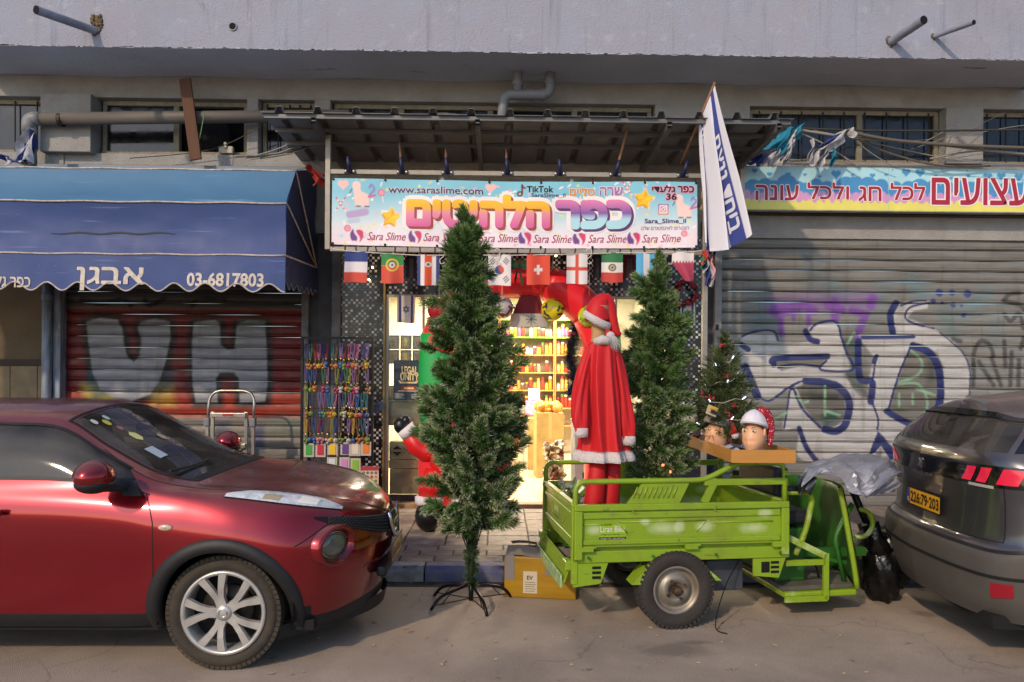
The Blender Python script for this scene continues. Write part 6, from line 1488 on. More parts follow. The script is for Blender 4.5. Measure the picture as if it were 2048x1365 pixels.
# tailgate and front wall
def cross(x, sg, nm):
    o = MB().b2(x-.009, x+.009, .03, BWd-.03, zb0+.10, zb1-.03).build(nm, gpaint, cart)
    MB().b2(x-.02, x+.02, .02, BWd-.02, zb1-.035, zb1+.005).build('panel_frame', gpaint, o, bevel=.008)
    e = x+sg*.009
    for z in (zb0+.14, zb1-.08): MB().b2(min(e, e+sg*.01), max(e, e+sg*.01), .06, BWd-.06, z-.015, z+.015).build('pressed_rib', gpaint, o, bevel=.006)
    for y in (.25, .8): MB().tube([(e, y, zb1-.12), (e, y+(.08 if y < .5 else -.08), zb0+.2)], .006, 6).build('pressed_line', gpaint, o)
    return o
tg = cross(.012, -1, 'tailgate'); cross(BL-.02, 1, 'front_wall')
for y in (.012, BWd-.012): MB().b2(-.014, .03, y-.02, y+.02, zb0-.15, zb1).build('corner_post', gpaint, cart, bevel=.006)
# rear lower bumper panel, sloping apron and lamp brackets
MB().prism([(-.02, .02, zb0-.02), (-.02, BWd-.02, zb0-.02), (-.06, BWd-.04, zb0-.15), (-.06, .04, zb0-.15)], (.01, 0, 0)).build('rear_apron', gpaint, cart)
MB().b2(-.075, -.062, .06, BWd-.06, zb0-.19, zb0-.10).build('rear_plate', mat('chipped_green_white', '#a9bd92', .6, var=.9, vscale=14, col2='#5f8a3a'), cart, bevel=.004)
for y in (.08, BWd-.08): MB().b2(-.05, -.0, y-.06, y+.06, zb0-.06, zb0-.0).build('lamp_bracket', gpaint, cart, bevel=.006)
for y, sg in ((-.002, -1), (BWd+.002, 1)):
    # slotted step plates at the rear and near the cab
    for x0_, x1_, sl in ((.0, .22, .06), (1.28, 1.50, -.0)):
        MB().prism([(x0_, y, zb0-.012), (x1_+.02, y, zb0-.012), (x1_-.03, y, zb0-.15), (x0_+.0, y, zb0-.17 if sl else zb0-.13)], (0, -sg*.012, 0)).build('slotted_plate', gpaint, cart)
        for k in range(3): MB().b2(x1_-.09, x1_-.03, min(y, y+sg*.003), max(y, y+sg*.003), zb0-.05-.033*k, zb0-.032-.033*k).build('slot', blackhole, cart)
        if not sl: MB().b2(x0_+.06, x1_-.10, min(y, y+sg*.003), max(y, y+sg*.003), zb0-.11, zb0-.035).build('slot', blackhole, cart)
    # mudguard
    MB().prism([(.54, y+sg*.01, zb0-.012), (.40, y+sg*.02, zb0-.16), (.46, y+sg*.02, zb0-.16), (.68, y+sg*.01, zb0-.012)], (0, -sg*.14, 0)).build('mudguard', gpaint, cart)
    MB().prism([(.88, y+sg*.01, zb0-.012), (1.04, y+sg*.02, zb0-.15), (1.0, y+sg*.02, zb0-.15), (.93, y+sg*.01, zb0-.06)], (0, -sg*.14, 0)).build('mudguard', gpaint, cart)
# wheels
rub = mat('tyre_rubber', '#2b2826', .85, var=.5, vscale=8, col2='#3a3430', bump=.3, bscale=60)
rimm = mat('painted_rim', '#8f887e', .45, .5, var=.7, vscale=9, col2='#6a5c48')
def wheel(name, parent, loc, R0, rimr, wid, ax, rim_m, tyre_m, treads=48):
    "ax +1: outer face towards -y"
    w_ = thing(name, None, None, loc); w_.parent = parent
    for k_ in ('label', 'category'):
        if k_ in w_: del w_[k_]
    h = wid/2
    prof = [(rimr, -h*.8), (rimr+.012, -h*.95), ((R0+rimr)/2, -h*1.08), (R0-.03, -h), (R0-.006, -h*.78), (R0, -h*.4), (R0, h*.4), (R0-.006, h*.78), (R0-.03, h), ((R0+rimr)/2, h*1.08), (rimr+.012, h*.95), (rimr, h*.8)]
    MB().lathe(prof, axis='y', n=56).build('tyre', tyre_m, w_, smooth=True)
    tb = MB()
    for k in range(treads):
        a = 2*math.pi*k/treads
        for s in (-1, 1): tb.box((math.cos(a)*(R0-.0105), s*h*.62, math.sin(a)*(R0-.0105)), (.022, h*.62, .024*R0/.3), (0, -a, 0))
    tag(tb.build('tread_blocks', tyre_m, w_), kind='stuff')
    return w_
wr_, tw = .268, .135
for y in (.03, BWd-.03):
    sg = -1 if y < .5 else 1
    w_ = wheel('wheel', cart, (.72, y+.05*-sg*.2, wr_-.002), wr_, .165, tw, 1, rimm, rub)
    h = sg*.05
    MB().lathe([(.166, sg*.052), (.150, sg*.058), (.146, sg*.02), (.115, sg*.012), (.10, sg*.045), (.055, sg*.052), (.05, sg*.03), (.0, sg*.03)], axis='y', n=40).build('rim', rimm, w_, smooth=True)
    MB().lathe([(.033, sg*.03), (.033, sg*.085), (.024, sg*.098), (0, sg*.098)], axis='y', n=20).build('hub', mat('rusty_hub', '#5a4636', .6, .5, var=.7, vscale=20), w_, smooth=True)
    for k in range(4):
        a = .5+k*math.pi/2; MB().lathe([(.012, sg*.04), (.012, sg*.066), (0, sg*.066)], (.068*math.cos(a), 0, .068*math.sin(a)), axis='y', n=6).build('wheel_nut', mat('rusty_hub'), w_)
MB().tube([(.72, .05, wr_), (.72, BWd-.05, wr_)], .035, 10).build('axle', blk, cart)
MB().b2(.1, 2.3, .25, .30, zb0-.08, zb0-.02).build('chassis_beam', gdark, cart); MB().b2(.1, 2.3, BWd-.30, BWd-.25, zb0-.08, zb0-.02).build('chassis_beam', gdark, cart)
MB().b2(1.0, 1.28, .15, .8, .2, .42).build('battery_box', mat('battery_grey', '#3a3f46', .5, var=.4), cart, bevel=.01)
# cab: floor pan, seat box, seat, arm hoop, step frame, front shield
MB().prism([(1.55, .10, .20), (2.10, .12, .20), (2.20, .35, .20), (2.20, BWd-.35, .20), (2.10, BWd-.12, .20), (1.55, BWd-.10, .20)], (0, 0, .03)).build('cab_floor', mat('floor_mat', '#5a564e', .8, var=.4, vscale=6), cart)
MB().prism([(1.56, .07, .15), (2.12, .09, .15), (2.23, .34, .15), (2.23, BWd-.34, .15), (2.12, BWd-.09, .15), (1.56, BWd-.07, .15)], (0, 0, .045)).build('cab_rim', gpaint, cart, bevel=.012)
MB().b2(1.56, 1.80, .22, BWd-.22, .23, .62).build('seat_box', gdark, cart, bevel=.02)
seatm = mat('black_seat', '#1d1f26', .55, bump=.2, bscale=20)
MB().box((1.70, BWd/2, .69), (.30, .62, .11)).build('seat', seatm, cart, bevel=.04, seg=4)
MB().box((1.60, BWd/2, .95), (.08, .62, .22)).build('backrest', seatm, cart, bevel=.03, seg=4)
for y in (.12, BWd-.12):
    MB().tube(fillet([(1.56, y, .90), (1.80, y, .90), (1.74, y, .62), (1.66, y, .45)], .09, 6), .021, 10).build('arm_hoop', gpaint, cart, smooth=True)
    MB().tube([(1.56, y, .925), (1.74, y, .925)], .024, 10).build('armrest', seatm, cart, smooth=True)
    MB().bar((1.55, y-.06 if y < .5 else y+.06, .60), (1.86, y-.06 if y < .5 else y+.06, .45), .02, .045).build('step_frame', gpaint, cart)
    yy = y-.06 if y < .5 else y+.06
    for a, b in (((1.86, .47), (1.86, .14)), ((1.55, .41), (1.85, .41)), ((1.55, .15), (1.87, .15))):
        MB().bar((a[0], yy, a[1]), (b[0], yy, b[1]), .02, .04, up=(0, 0, 1) if a[1] == b[1] else (1, 0, 0)).build('step_frame', gpaint, cart)
def shield(u, v):
    z = .20+.72*v; y = .10+(BWd-.20)*u; bow = math.sin(math.pi*u)
    return (2.13+.12*bow-.10*v**2-.03*math.sin(v*3), y+(.10*(u-.5)*-1)*v*v*1.2, z)
mb = MB(); mb.grid(shield, 16, 12); o = mb.build('front_shield', gdark, cart, smooth=True)
sol = o.modifiers.new('thick', 'SOLIDIFY'); sol.thickness = .012
for u in (0, 1): MB().tube([Vector(shield(u, v)) for v in np.linspace(0, 1, 12)], .02, 8).build('shield_edge', gpaint, cart, smooth=True)
MB().grid(lambda u, v: Vector(shield(u, v))+Vector((.03, 0, 0)), 16, 12).build('shield_front', gpaint, cart, smooth=True)
MB().tube(fillet([(2.08, .18, .22), (2.0, .18, .55), (2.14, .18, .80)], .05, 5), .018, 8).build('brace_tube', gdark, cart, smooth=True); MB().tube([(1.9, .2, .4), (2.1, .2, .36)], .018, 8).build('brace_tube', gdark, cart)
MB().tube([(1.95, .3, .22), (1.93, .3, .30), (1.9, .3, .36)], .008, 6).build('pedal', blk, cart)
# steering head, fork, front wheel, handlebar
MB().tube([(2.32, BWd/2, .95), (2.62, BWd/2, .30)], .028, 12).build('steering_column', blk, cart, smooth=True)
MB().tube([(2.28, .26, 1.02), (2.24, .38, 1.0), (2.30, BWd/2, .96), (2.24, BWd-.38, 1.0), (2.28, BWd-.26, 1.02)], .014, 8).build('handlebar', blk, cart, smooth=True)
for s in (-1, 1): MB().tube([(2.50, BWd/2+s*.10, .55), (2.62, BWd/2+s*.10, .25)], .022, 10).build('fork_leg', blk, cart, smooth=True)
wf = wheel('wheel', cart, (2.62, BWd/2, .25), .25, .15, .10, 1, rimm, rub, 36); MB().lathe([(.151, -.04), (.14, -.01), (.05, -.03), (0, -.03)], axis='y', n=24).build('rim', rimm, wf, smooth=True); MB().lathe([(.151, .04), (.14, .01), (.05, .03), (0, .03)], axis='y', n=24).build('rim', rimm, wf, smooth=True)
MB().lathe([(.29, -.06), (.30, 0), (.29, .06)], (2.62, BWd/2, .25), axis='y', n=12, a0=.3, a1=2.6).build('front_mudguard', blk, cart, smooth=True)
MB().tube(arc((2.30, .33, .62), .105, -math.pi*.62, math.pi*.5, 12, (1, 0, 0), (0, 0, 1)), .018, 8).build('lamp_guard', gpaint, cart, smooth=True)
for x_, z_ in ((.027, zb1-.06), (.027, zb1-.12), (.027, zb0+.2), (.027, zb0+.08), (BL-.027, zb1-.06), (BL-.027, zb0+.1), (BL-.06, zb0+.03), (BL-.02, zb0+.03), (.1, zb0+.03), (.55, zb0+.03), (1.0, zb0+.03), (BL-.02, zr+.02), (BL-.02, zr+.07)):
    MB().lathe([(0, -.034), (.009, -.032), (.011, -.02)], (x_, 0, z_), axis='y', n=8).build('bolt', blackhole if z_ > zb1-.2 and x_ < .1 else gdark, cart)
MB().tube([Vector(p) for p in spline([(1.22, .1, .42), (1.1, .02, .30), (1.0, -.05, .12), (.97, -.1, .02), (1.02, -.16, .008)], 6)], .004, 5).build('loose_wire', blk, cart)
# maker's stickers
sgm = mat('sticker_lime', '#86a81e', .4); sgk = mat('sticker_black2', '#1c1b18', .4); sgw = mat('sticker_white', '#c9c9b8', .4)
def sticker(fnp, w, h):
    MB().add([fnp(0, 0), fnp(w, 0), fnp(w, h), fnp(0, h)], [(0, 1, 2, 3)]).build('sticker', sgm, cart)
    MB().add([fnp(0, 0, 1), fnp(w, 0, 1), fnp(w, h*.2, 1), fnp(0, h*.2, 1)], [(0, 1, 2, 3)]).build('sticker', sgk, cart)
    lettering('Liran Bike', (w*.04, w*.96, h*.52, h*.9), lambda x, z: Vector(fnp(x, z, 2)), sgw, cart, bold=.012, name='sticker_lettering')
    lettering('רכבי משא ותלת אופן חשמליים', (w*.05, w*.95, h*.28, h*.42), lambda x, z: Vector(fnp(x, z, 2)), sgk, cart, heb=True, name='sticker_lettering')
    lettering('03-6811772  054-6027762', (w*.05, w*.95, h*.06, h*.15), lambda x, z: Vector(fnp(x, z, 2)), sgw, cart, name='sticker_lettering')
sticker(lambda x, z, l=0: (.175+x, -.0105-.0008*l, zb0+.145+z), .185, .105)
sticker(lambda x, z, l=0: (.0015-.0008*l, BWd*.62-x, zb0+.19+z), .17, .10)

# ------------------------------------------------------------------ silver tarp over the handlebar, and rubbish beside it
def CW(x, y, z):      # cart local to world
    return Vector((c0.x+x*math.cos(CR)-y*math.sin(CR), c0.y+x*math.sin(CR)+y*math.cos(CR), z))
tarp = thing('tarpaulin', 'crumpled silver tarpaulin thrown over the tricycle handlebar', 'tarpaulin', CW(2.25, BWd/2, 0))
tm = mat('silver_tarp', '#8e8f98', .33, .25, var=.35, vscale=5, bump=.35, bscale=9)
tb = CW(2.25, BWd/2, 0)
def W2(px, py, Y): return U(px, py, Y)-tb
ctrl = [[W2(1600, 975, 5.15), W2(1640, 948, 5.2), W2(1690, 975, 5.0), W2(1718, 1000, 4.95), W2(1745, 985, 5.0)],
        [W2(1602, 945, 5.25), W2(1650, 932, 5.25), W2(1700, 945, 5.05), W2(1735, 978, 5.0), W2(1775, 965, 5.05)],
        [W2(1612, 930, 5.4), W2(1660, 922, 5.4), W2(1715, 925, 5.2), W2(1762, 930, 5.1), W2(1792, 950, 5.15)],
        [W2(1640, 928, 5.7), W2(1680, 912, 5.6), W2(1725, 912, 5.5), W2(1768, 922, 5.4), W2(1798, 955, 5.4)],
        [W2(1660, 940, 6.0), W2(1690, 915, 5.9), W2(1730, 914, 5.8), W2(1770, 930, 5.7), W2(1796, 975, 5.6)]]
ca = np.array([[tuple(p) for p in row] for row in ctrl])
def bic(u, v):
    rows = [spline([tuple(q) for q in ca[i]], 1) for i in range(5)]
    def cr1(P, t):
        n = len(P)-1; t = t*n; i = min(int(t), n-1); f = t-i; p0, p1, p2, p3 = P[max(i-1, 0)], P[i], P[i+1], P[min(i+2, n)]
        return .5*((2*p1)+(-p0+p2)*f+(2*p0-5*p1+4*p2-p3)*f*f+(-p0+3*p1-3*p2+p3)*f**3)
    return cr1([cr1(ca[i], v) for i in range(5)], u)
rt_ = np.random.RandomState(4); ph = rt_.uniform(0, 6, 8)
def tarpf(u, v):
    p = Vector(bic(u, v)); c = .022*abs(math.sin(u*9+v*7+ph[0]))+.020*abs(math.sin(v*11-u*6+ph[1]))+.008*math.sin(u*23+v*19)
    return p+Vector((.3*c, -c, c*.8-.01))
MB().grid(tarpf, 22, 22).build('tarp_sheet', tm, tarp, smooth=False)
drape = mat('dark_tarp_side', '#4a5058', .35, .2, bump=.4, bscale=9, var=.4, vscale=6)
MB().grid(lambda u, v: W2(1596+40*u*(1-.3*v), 948+38*v+6*math.sin(u*9), 5.2-.06*math.sin(u*7+v*4)), 14, 8).build('tarp_flap', drape, tarp, smooth=True)
MB().grid(lambda u, v: W2(1742+54*u+6*math.sin(v*5), 950+(42-18*u)*v+10*u, 5.02+.1*u-.05*abs(math.sin(u*8+v*5))), 14, 8).build('tarp_flap', tm, tarp, smooth=True)
bag = thing('rubbish_bag', 'shiny black rubbish bag slumped between tricycle and grey car', 'bag', Vector((U(1772, 1150, 5.62).x, 5.62, 0)))
bgm = mat('bin_bag', '#0e0e10', .22, bump=.9, bscale=11)
MB().ball((0, .05, .24), (.14, .13, .25), 26, 18, fn=lambda v: 1+.10*math.sin(v.x*9+v.z*6)+.08*math.sin(v.y*11-v.z*9)).build('bag_body', bgm, bag, smooth=True)
MB().tube([(-.02, .05, .38), (-.06, .06, .50), (-.10, .06, .60)], [.11, .06, .07], 14).build('bag_neck', bgm, bag, smooth=True)
# ------------------------------------------------------------------ taped carton behind the cart
bx = thing('taped_carton', 'open carton wrapped in shiny yellow brown tape under the cart tail', 'box', G(1088, 1200), math.radians(-9)); bx.location.y += .22
ytm = mat('yellow_tape_wrap', '#a07a1c', .2, var=.6, vscale=3, col2='#755812', aniso=(.6, 1, 4), coat=.3, bump=.15, bscale=8)
MB().box((0, 0, .16), (.56, .40, .32)).build('carton', ytm, bx, bevel=.012, seg=3)
MB().b2(-.25, .25, -.17, .17, .315, .325).build('carton_inside', mat('box_inside', '#2a2118', .9), bx)
gt_ = mat('grey_tape', '#77716f', .35)
for s in (-1, 1): MB().grid(lambda u, v: (-.27+.54*u, s*(.20-.12*v), .325+.05*v+.01*math.sin(u*9)), 8, 3).build('flap', mat('grey_tape'), bx)
MB().b2(-.272, -.20, -.2035, -.2015, .14, .33).build('grey_tape', gt_, bx); MB().b2(.04, .10, -.2035, -.2015, .18, .33).build('grey_tape', gt_, bx)
MB().b2(-.13, -.02, -.2045, -.2025, .04, .21).build('shipping_label', mat('label_paper', '#b9ab95', .6), bx)
lettering('EV', (-.10, -.055, .145, .175), lambda x, z: Vector((x, -.2052, z)), blackhole, bx, bold=.02, name='label_lettering')
for k in range(5): MB().b2(-.115, -.04+.01*(k % 2), -.2054, -.2046, .055+.017*k, .060+.017*k).build('label_print', mat('print_grey'), bx)

# ------------------------------------------------------------------ second tree standing in the cart bed
Y2 = 5.62
p2 = CW(.98, .55, zb0+.09); Y2 = p2.y; x2 = U(1313, 900, Y2).x
prof2 = [(zt(965, Y2), .10), (zt(945, Y2), .17), (zt(880, Y2), .21), (zt(780, Y2), .215), (zt(700, Y2), .20), (zt(620, Y2), .15), (zt(560, Y2), .10), (zt(520, Y2), .02)]
pz = zb0+.09
tr2 = xtree('christmas_tree', 'slender dark green christmas tree standing in the cart bed behind the red costume', (x2, Y2, pz), [(z-pz, max(.012, r-.015)) for z, r in prof2], 270, 14, 220, .060, .12,
            lambda h, r: .35*r.random()+(.4 if h < .4 else .1)*(r.random() < .7), .02, 0.0, lean=.01)
MB().tube([(0, 0, 0), (0, 0, .5)], .018, 10).build('stand_pole', pole, tr2)
for k in range(4):
    a = .5+k*math.pi/2; MB().tube(fillet([(0, 0, .10), (.16*math.cos(a), .16*math.sin(a), .06), (.2*math.cos(a), .2*math.sin(a), 0)], .04), .009, 6).build('stand_leg', pole, tr2)
for k, (px, py) in enumerate(((1326, 931), (1340, 944))):
    o = MB().ball((0, 0, 0), .010, 8, 6).build('fairy_bulb', mat('red_bulb', (1, .2, .1), .4, emit=(1, .12, .05), estr=6), None, smooth=True); o.location = U(px, py, 5.42); tag(o, ['upper', 'lower'][k]+' small red glowing bulb low on the cart tree', 'bulb', 'red bulbs on the cart tree')
lf = thing('silver_foil_heap', 'heap of silver foil strips lying in the cart corner', 'foil', CW(.22, .85, zb0+.09)); mb = MB(); rf_ = random.Random(6)
for k in range(160):
    c = Vector((rf_.uniform(-.13, .16), rf_.uniform(-.13, .12), rf_.uniform(0, .34))); d = Vector((rf_.gauss(0, 1), rf_.gauss(0, 1), rf_.gauss(0, 1))).normalized()*.06; n_ = d.orthogonal().normalized()*.012
    mb.add([c-n_, c+n_, c+d+n_, c+d-n_], [(0, 1, 2, 3)])
tag(mb.build('foil_strips', mat('foil', '#b7bda0', .25, .7), lf, fix=False), kind='stuff')

# ------------------------------------------------------------------ red santa costume on a post in the cart bed
Ys = 5.36
sx0 = U(1205, 800, Ys).x
cs = thing('santa_costume', 'red velvet santa costume with white fur trim standing in the cart bed', 'costume', (sx0, Ys, zb0+.09))
vel = mat('red_velvet', '#b80410', .62, sheen=.08, bump=.10, bscale=60); fur = mat('white_fur', '#cfc4c4', .95, bump=.9, bscale=120, sheen=.5)
def S_(px, py, dy=0.0): return U(px, py, Ys+dy)-Vector((sx0, Ys, zb0+.09))
# coat as rings: px left, px right, py, depth
rings = [(1188, 1222, 680, .06), (1178, 1228, 688, .08), (1173, 1233, 705, .09), (1169, 1236, 740, .105), (1166, 1240, 780, .12), (1163, 1244, 820, .135), (1160, 1247, 860, .15), (1157, 1250, 890, .16), (1154, 1252, 905, .165)]
def coat(u, v):
    n = len(rings)-1; t = v*n; i = min(int(t), n-1); f = t-i; a, b = rings[i], rings[i+1]
    l, r_, y, d = [a[k]*(1-f)+b[k]*f for k in range(4)]
    L_, R_ = S_(l, y), S_(r_, y); c = (L_+R_)/2; hw = (R_.x-L_.x)/2; q = 2*math.pi*u
    fold = (.34*v+.10)*(.75*(1-2*abs(math.sin(5.5*q+1.1*math.sin(2*q+v*1.3)+.5*math.sin(v*3)+.6))**.7)+.35*math.sin(7*q+1.7+v*1.5))
    k = 1+fold*.55
    return c+Vector((hw*math.cos(q)*k, d*math.sin(q)*k*1.1, 0))
MB().grid(coat, 96, 30, wrapu=True).build('coat', vel, cs, smooth=True)
MB().grid(lambda u, v: coat(u, .955+.085*v)+Vector((0, 0, 0)) if v < .5 else coat(u, .9975)+Vector((0, 0, -.045*(v-.5)*2)), 96, 4, wrapu=True).build('coat_underhem', fur, cs, smooth=True)
def hem(u, v):
    p = coat(u, 1.0); c = (S_(1155, 905)+S_(1250, 905))/2; d = (p-c); d.z = 0; d.normalize()
    a = math.pi*(v*1.6-.3); return p+d*(.012+.012*math.cos(a))+Vector((0, 0, -.025+.036*math.sin(a*.5-.4)*1.2))
MB().grid(hem, 96, 6, wrapu=True).build('hem_trim', fur, cs, smooth=True)
# sleeves hanging at both sides
def sleeve(pts, rs, nm):
    P = spline([tuple(p) for p in pts], 6); n = len(P); rr = list(np.interp(np.linspace(0, 1, n), np.linspace(0, 1, len(rs)), rs))
    mb = MB(); vs = []; m_ = 26
    for i, p in enumerate(P):
        for k in range(m_):
            q = 2*math.pi*k/m_; f = 1+.22*math.sin(4*q+i*.22)+.10*math.sin(7*q+1-i*.1)
            vs.append((p[0]+rr[i]*math.cos(q)*f, p[1]+rr[i]*.85*math.sin(q)*f, p[2]))
    fs = [(i*m_+k, i*m_+(k+1) % m_, (i+1)*m_+(k+1) % m_, (i+1)*m_+k) for i in range(n-1) for k in range(m_)]
    mb.add(vs, fs); mb.build(nm, vel, cs, smooth=True)
    p = Vector(P[-1]); r0 = rr[-1]
    MB().lathe([(r0*.75, -.03), (r0*1.15, -.03), (r0*1.22, .0), (r0*1.15, .035), (r0*.8, .035)], p, n=24).build('cuff', fur, cs, smooth=True)
sleeve([S_(1182, 694), S_(1170, 735, -.05), S_(1161, 790, -.09), S_(1159, 840, -.12), S_(1162, 866, -.13)], [.035, .045, .05, .052, .042], 'sleeve')
sleeve([S_(1226, 695), S_(1237, 740, -.02), S_(1247, 800, -.04), S_(1254, 850, -.05), S_(1257, 882, -.06)], [.035, .045, .05, .052, .042], 'sleeve')
MB().tube([S_(1191, 684, -.06), S_(1205, 680, -.10), S_(1222, 684, -.06)], [.028, .034, .028], 12).build('collar', fur, cs, smooth=True)
bmm = MB(); rbd = random.Random(3)
for k in range(260):
    c = S_(1222+rbd.uniform(-6, 8), 676+rbd.uniform(-4, 4), -.06+rbd.uniform(-.03, .03)); d = Vector((rbd.uniform(-.02, .06), rbd.uniform(-.03, .03), -rbd.uniform(.03, .10))); n_ = Vector((.002, 0, 0)); bmm.add([c-n_, c+n_, c+d], [(0, 1, 2)])
bmm.build('beard_tuft', fur, cs, fix=False)
MB().lathe([(.055, 0), (.05, .06), (.052, .14), (.075, .20), (.075, .26)], S_(1197, 684), n=20).build('wooden_neck', mat('pale_timber', '#b48a5c', .6, var=.4, vscale=9, aniso=(2, 2, .3)), cs, smooth=True)
def hat(c, s, tip, m, nm='hat', bob=True, n=24, par=None, turn=0.0):
    o0 = Vector(c); P = [(0, 0, 0), (.0, .0, .07), (.03, .01, .14), (.09, .02, .155), tuple(Vector(tip)*.75+Vector((0, 0, .02))), tip]
    P = spline([tuple(Vector(p)*s) for p in P], 4); rr = list(np.interp(np.linspace(0, 1, len(P)), [0, .25, .5, .75, 1], [.105*s, .098*s, .075*s, .045*s, .018*s]))
    o = MB().tube([Vector(p)+o0 for p in P], rr, n).build(nm, m, par, smooth=True)
    return o
hat(S_(1194, 642, 0), .86, (.20, .0, -.12), vel, 'hat_crown', par=cs)
o = MB().lathe([(.09, -.025), (.118, -.022), (.125, .0), (.118, .022), (.09, .03)], n=26).build('hat_brim', fur, cs, smooth=True); o.location = S_(1194, 640, 0); o.rotation_euler = (.25, .50, 0); o.scale = (.92, .92, 1)
MB().ball(S_(1221, 672, -.03), .032, 12, 8).build('pompom', fur, cs, smooth=True)
# trousers below the hem
for px0, px1, dy in ((1182, 1212, -.04), (1212, 1243, .03)):
    P = [S_((px0+px1)/2, 905, dy), S_((px0+px1)/2-4, 960, dy), S_((px0+px1)/2-12, 1030, dy)]
    P.append(Vector((P[-1].x, P[-1].y, .01))) if P[-1].z > .02 else None
    MB().tube([tuple(p) for p in P], [.055, .065, .08, .085][:len(P)], 18).build('trouser_leg', vel, cs, smooth=True)
MB().tube([S_(1222, 920, .02), S_(1222, 1045, .02)], .03, 10).build('post', mat('dark_cloth', '#2b2628', .8), cs)

# ------------------------------------------------------------------ wooden tray across the cart's front rails
TX0, TX1 = U(1463, 915, 4.93).x, U(1592, 915, 4.93).x; TY0, TY1 = 4.93, 6.14; tz0, tz1 = H+(HY-929)/F*4.93, H+(HY-903)/F*4.93
tz0 = zr+.137; tz1 = tz0+.088
tray = thing('wooden_tray', 'shallow plywood tray resting across the front rails of the cart', 'tray', (TX0, TY0, tz0))
plw = mat('plywood', '#b5803c', .6, var=.45, vscale=5, col2='#96662c', aniso=(.6, .6, 5)); overlay(plw, 30, .66, .72, '#6f4a20', .5)
tw_, td_ = TX1-TX0, TY1-TY0; th_ = tz1-tz0
MB().b2(0, tw_, 0, .014, 0, th_).build('side_board', plw, tray, bevel=.002); MB().b2(0, tw_, td_-.014, td_, 0, th_).build('side_board', plw, tray, bevel=.002)
MB().b2(0, .014, .0145, td_-.0145, 0.001, th_-.001).build('side_board', plw, tray, bevel=.002); MB().b2(tw_-.014, tw_, .0145, td_-.0145, 0.001, th_-.001).build('side_board', plw, tray, bevel=.002)
MB().b2(.0142, tw_-.0142, .0142, td_-.0142, .004, .014).build('tray_bottom', mat('tray_lining', '#a7a6b0', .6), tray)
pap = mat('tray_paper', '#aeaebc', .7)
for k, (x, y, w_, a) in enumerate(((.12, .75, .16, .4), (.30, .35, .14, -.3), (.33, .8, .16, .2), (.1, .3, .12, .1))):
    MB().grid(lambda u, v: (x+(u-.5)*w_+.02*v, y+(v-.5)*.3, .016+.07*abs(u-.5)+.01*math.sin(v*5+k)), 4, 4).build('lining_paper', pap, tray, smooth=True)
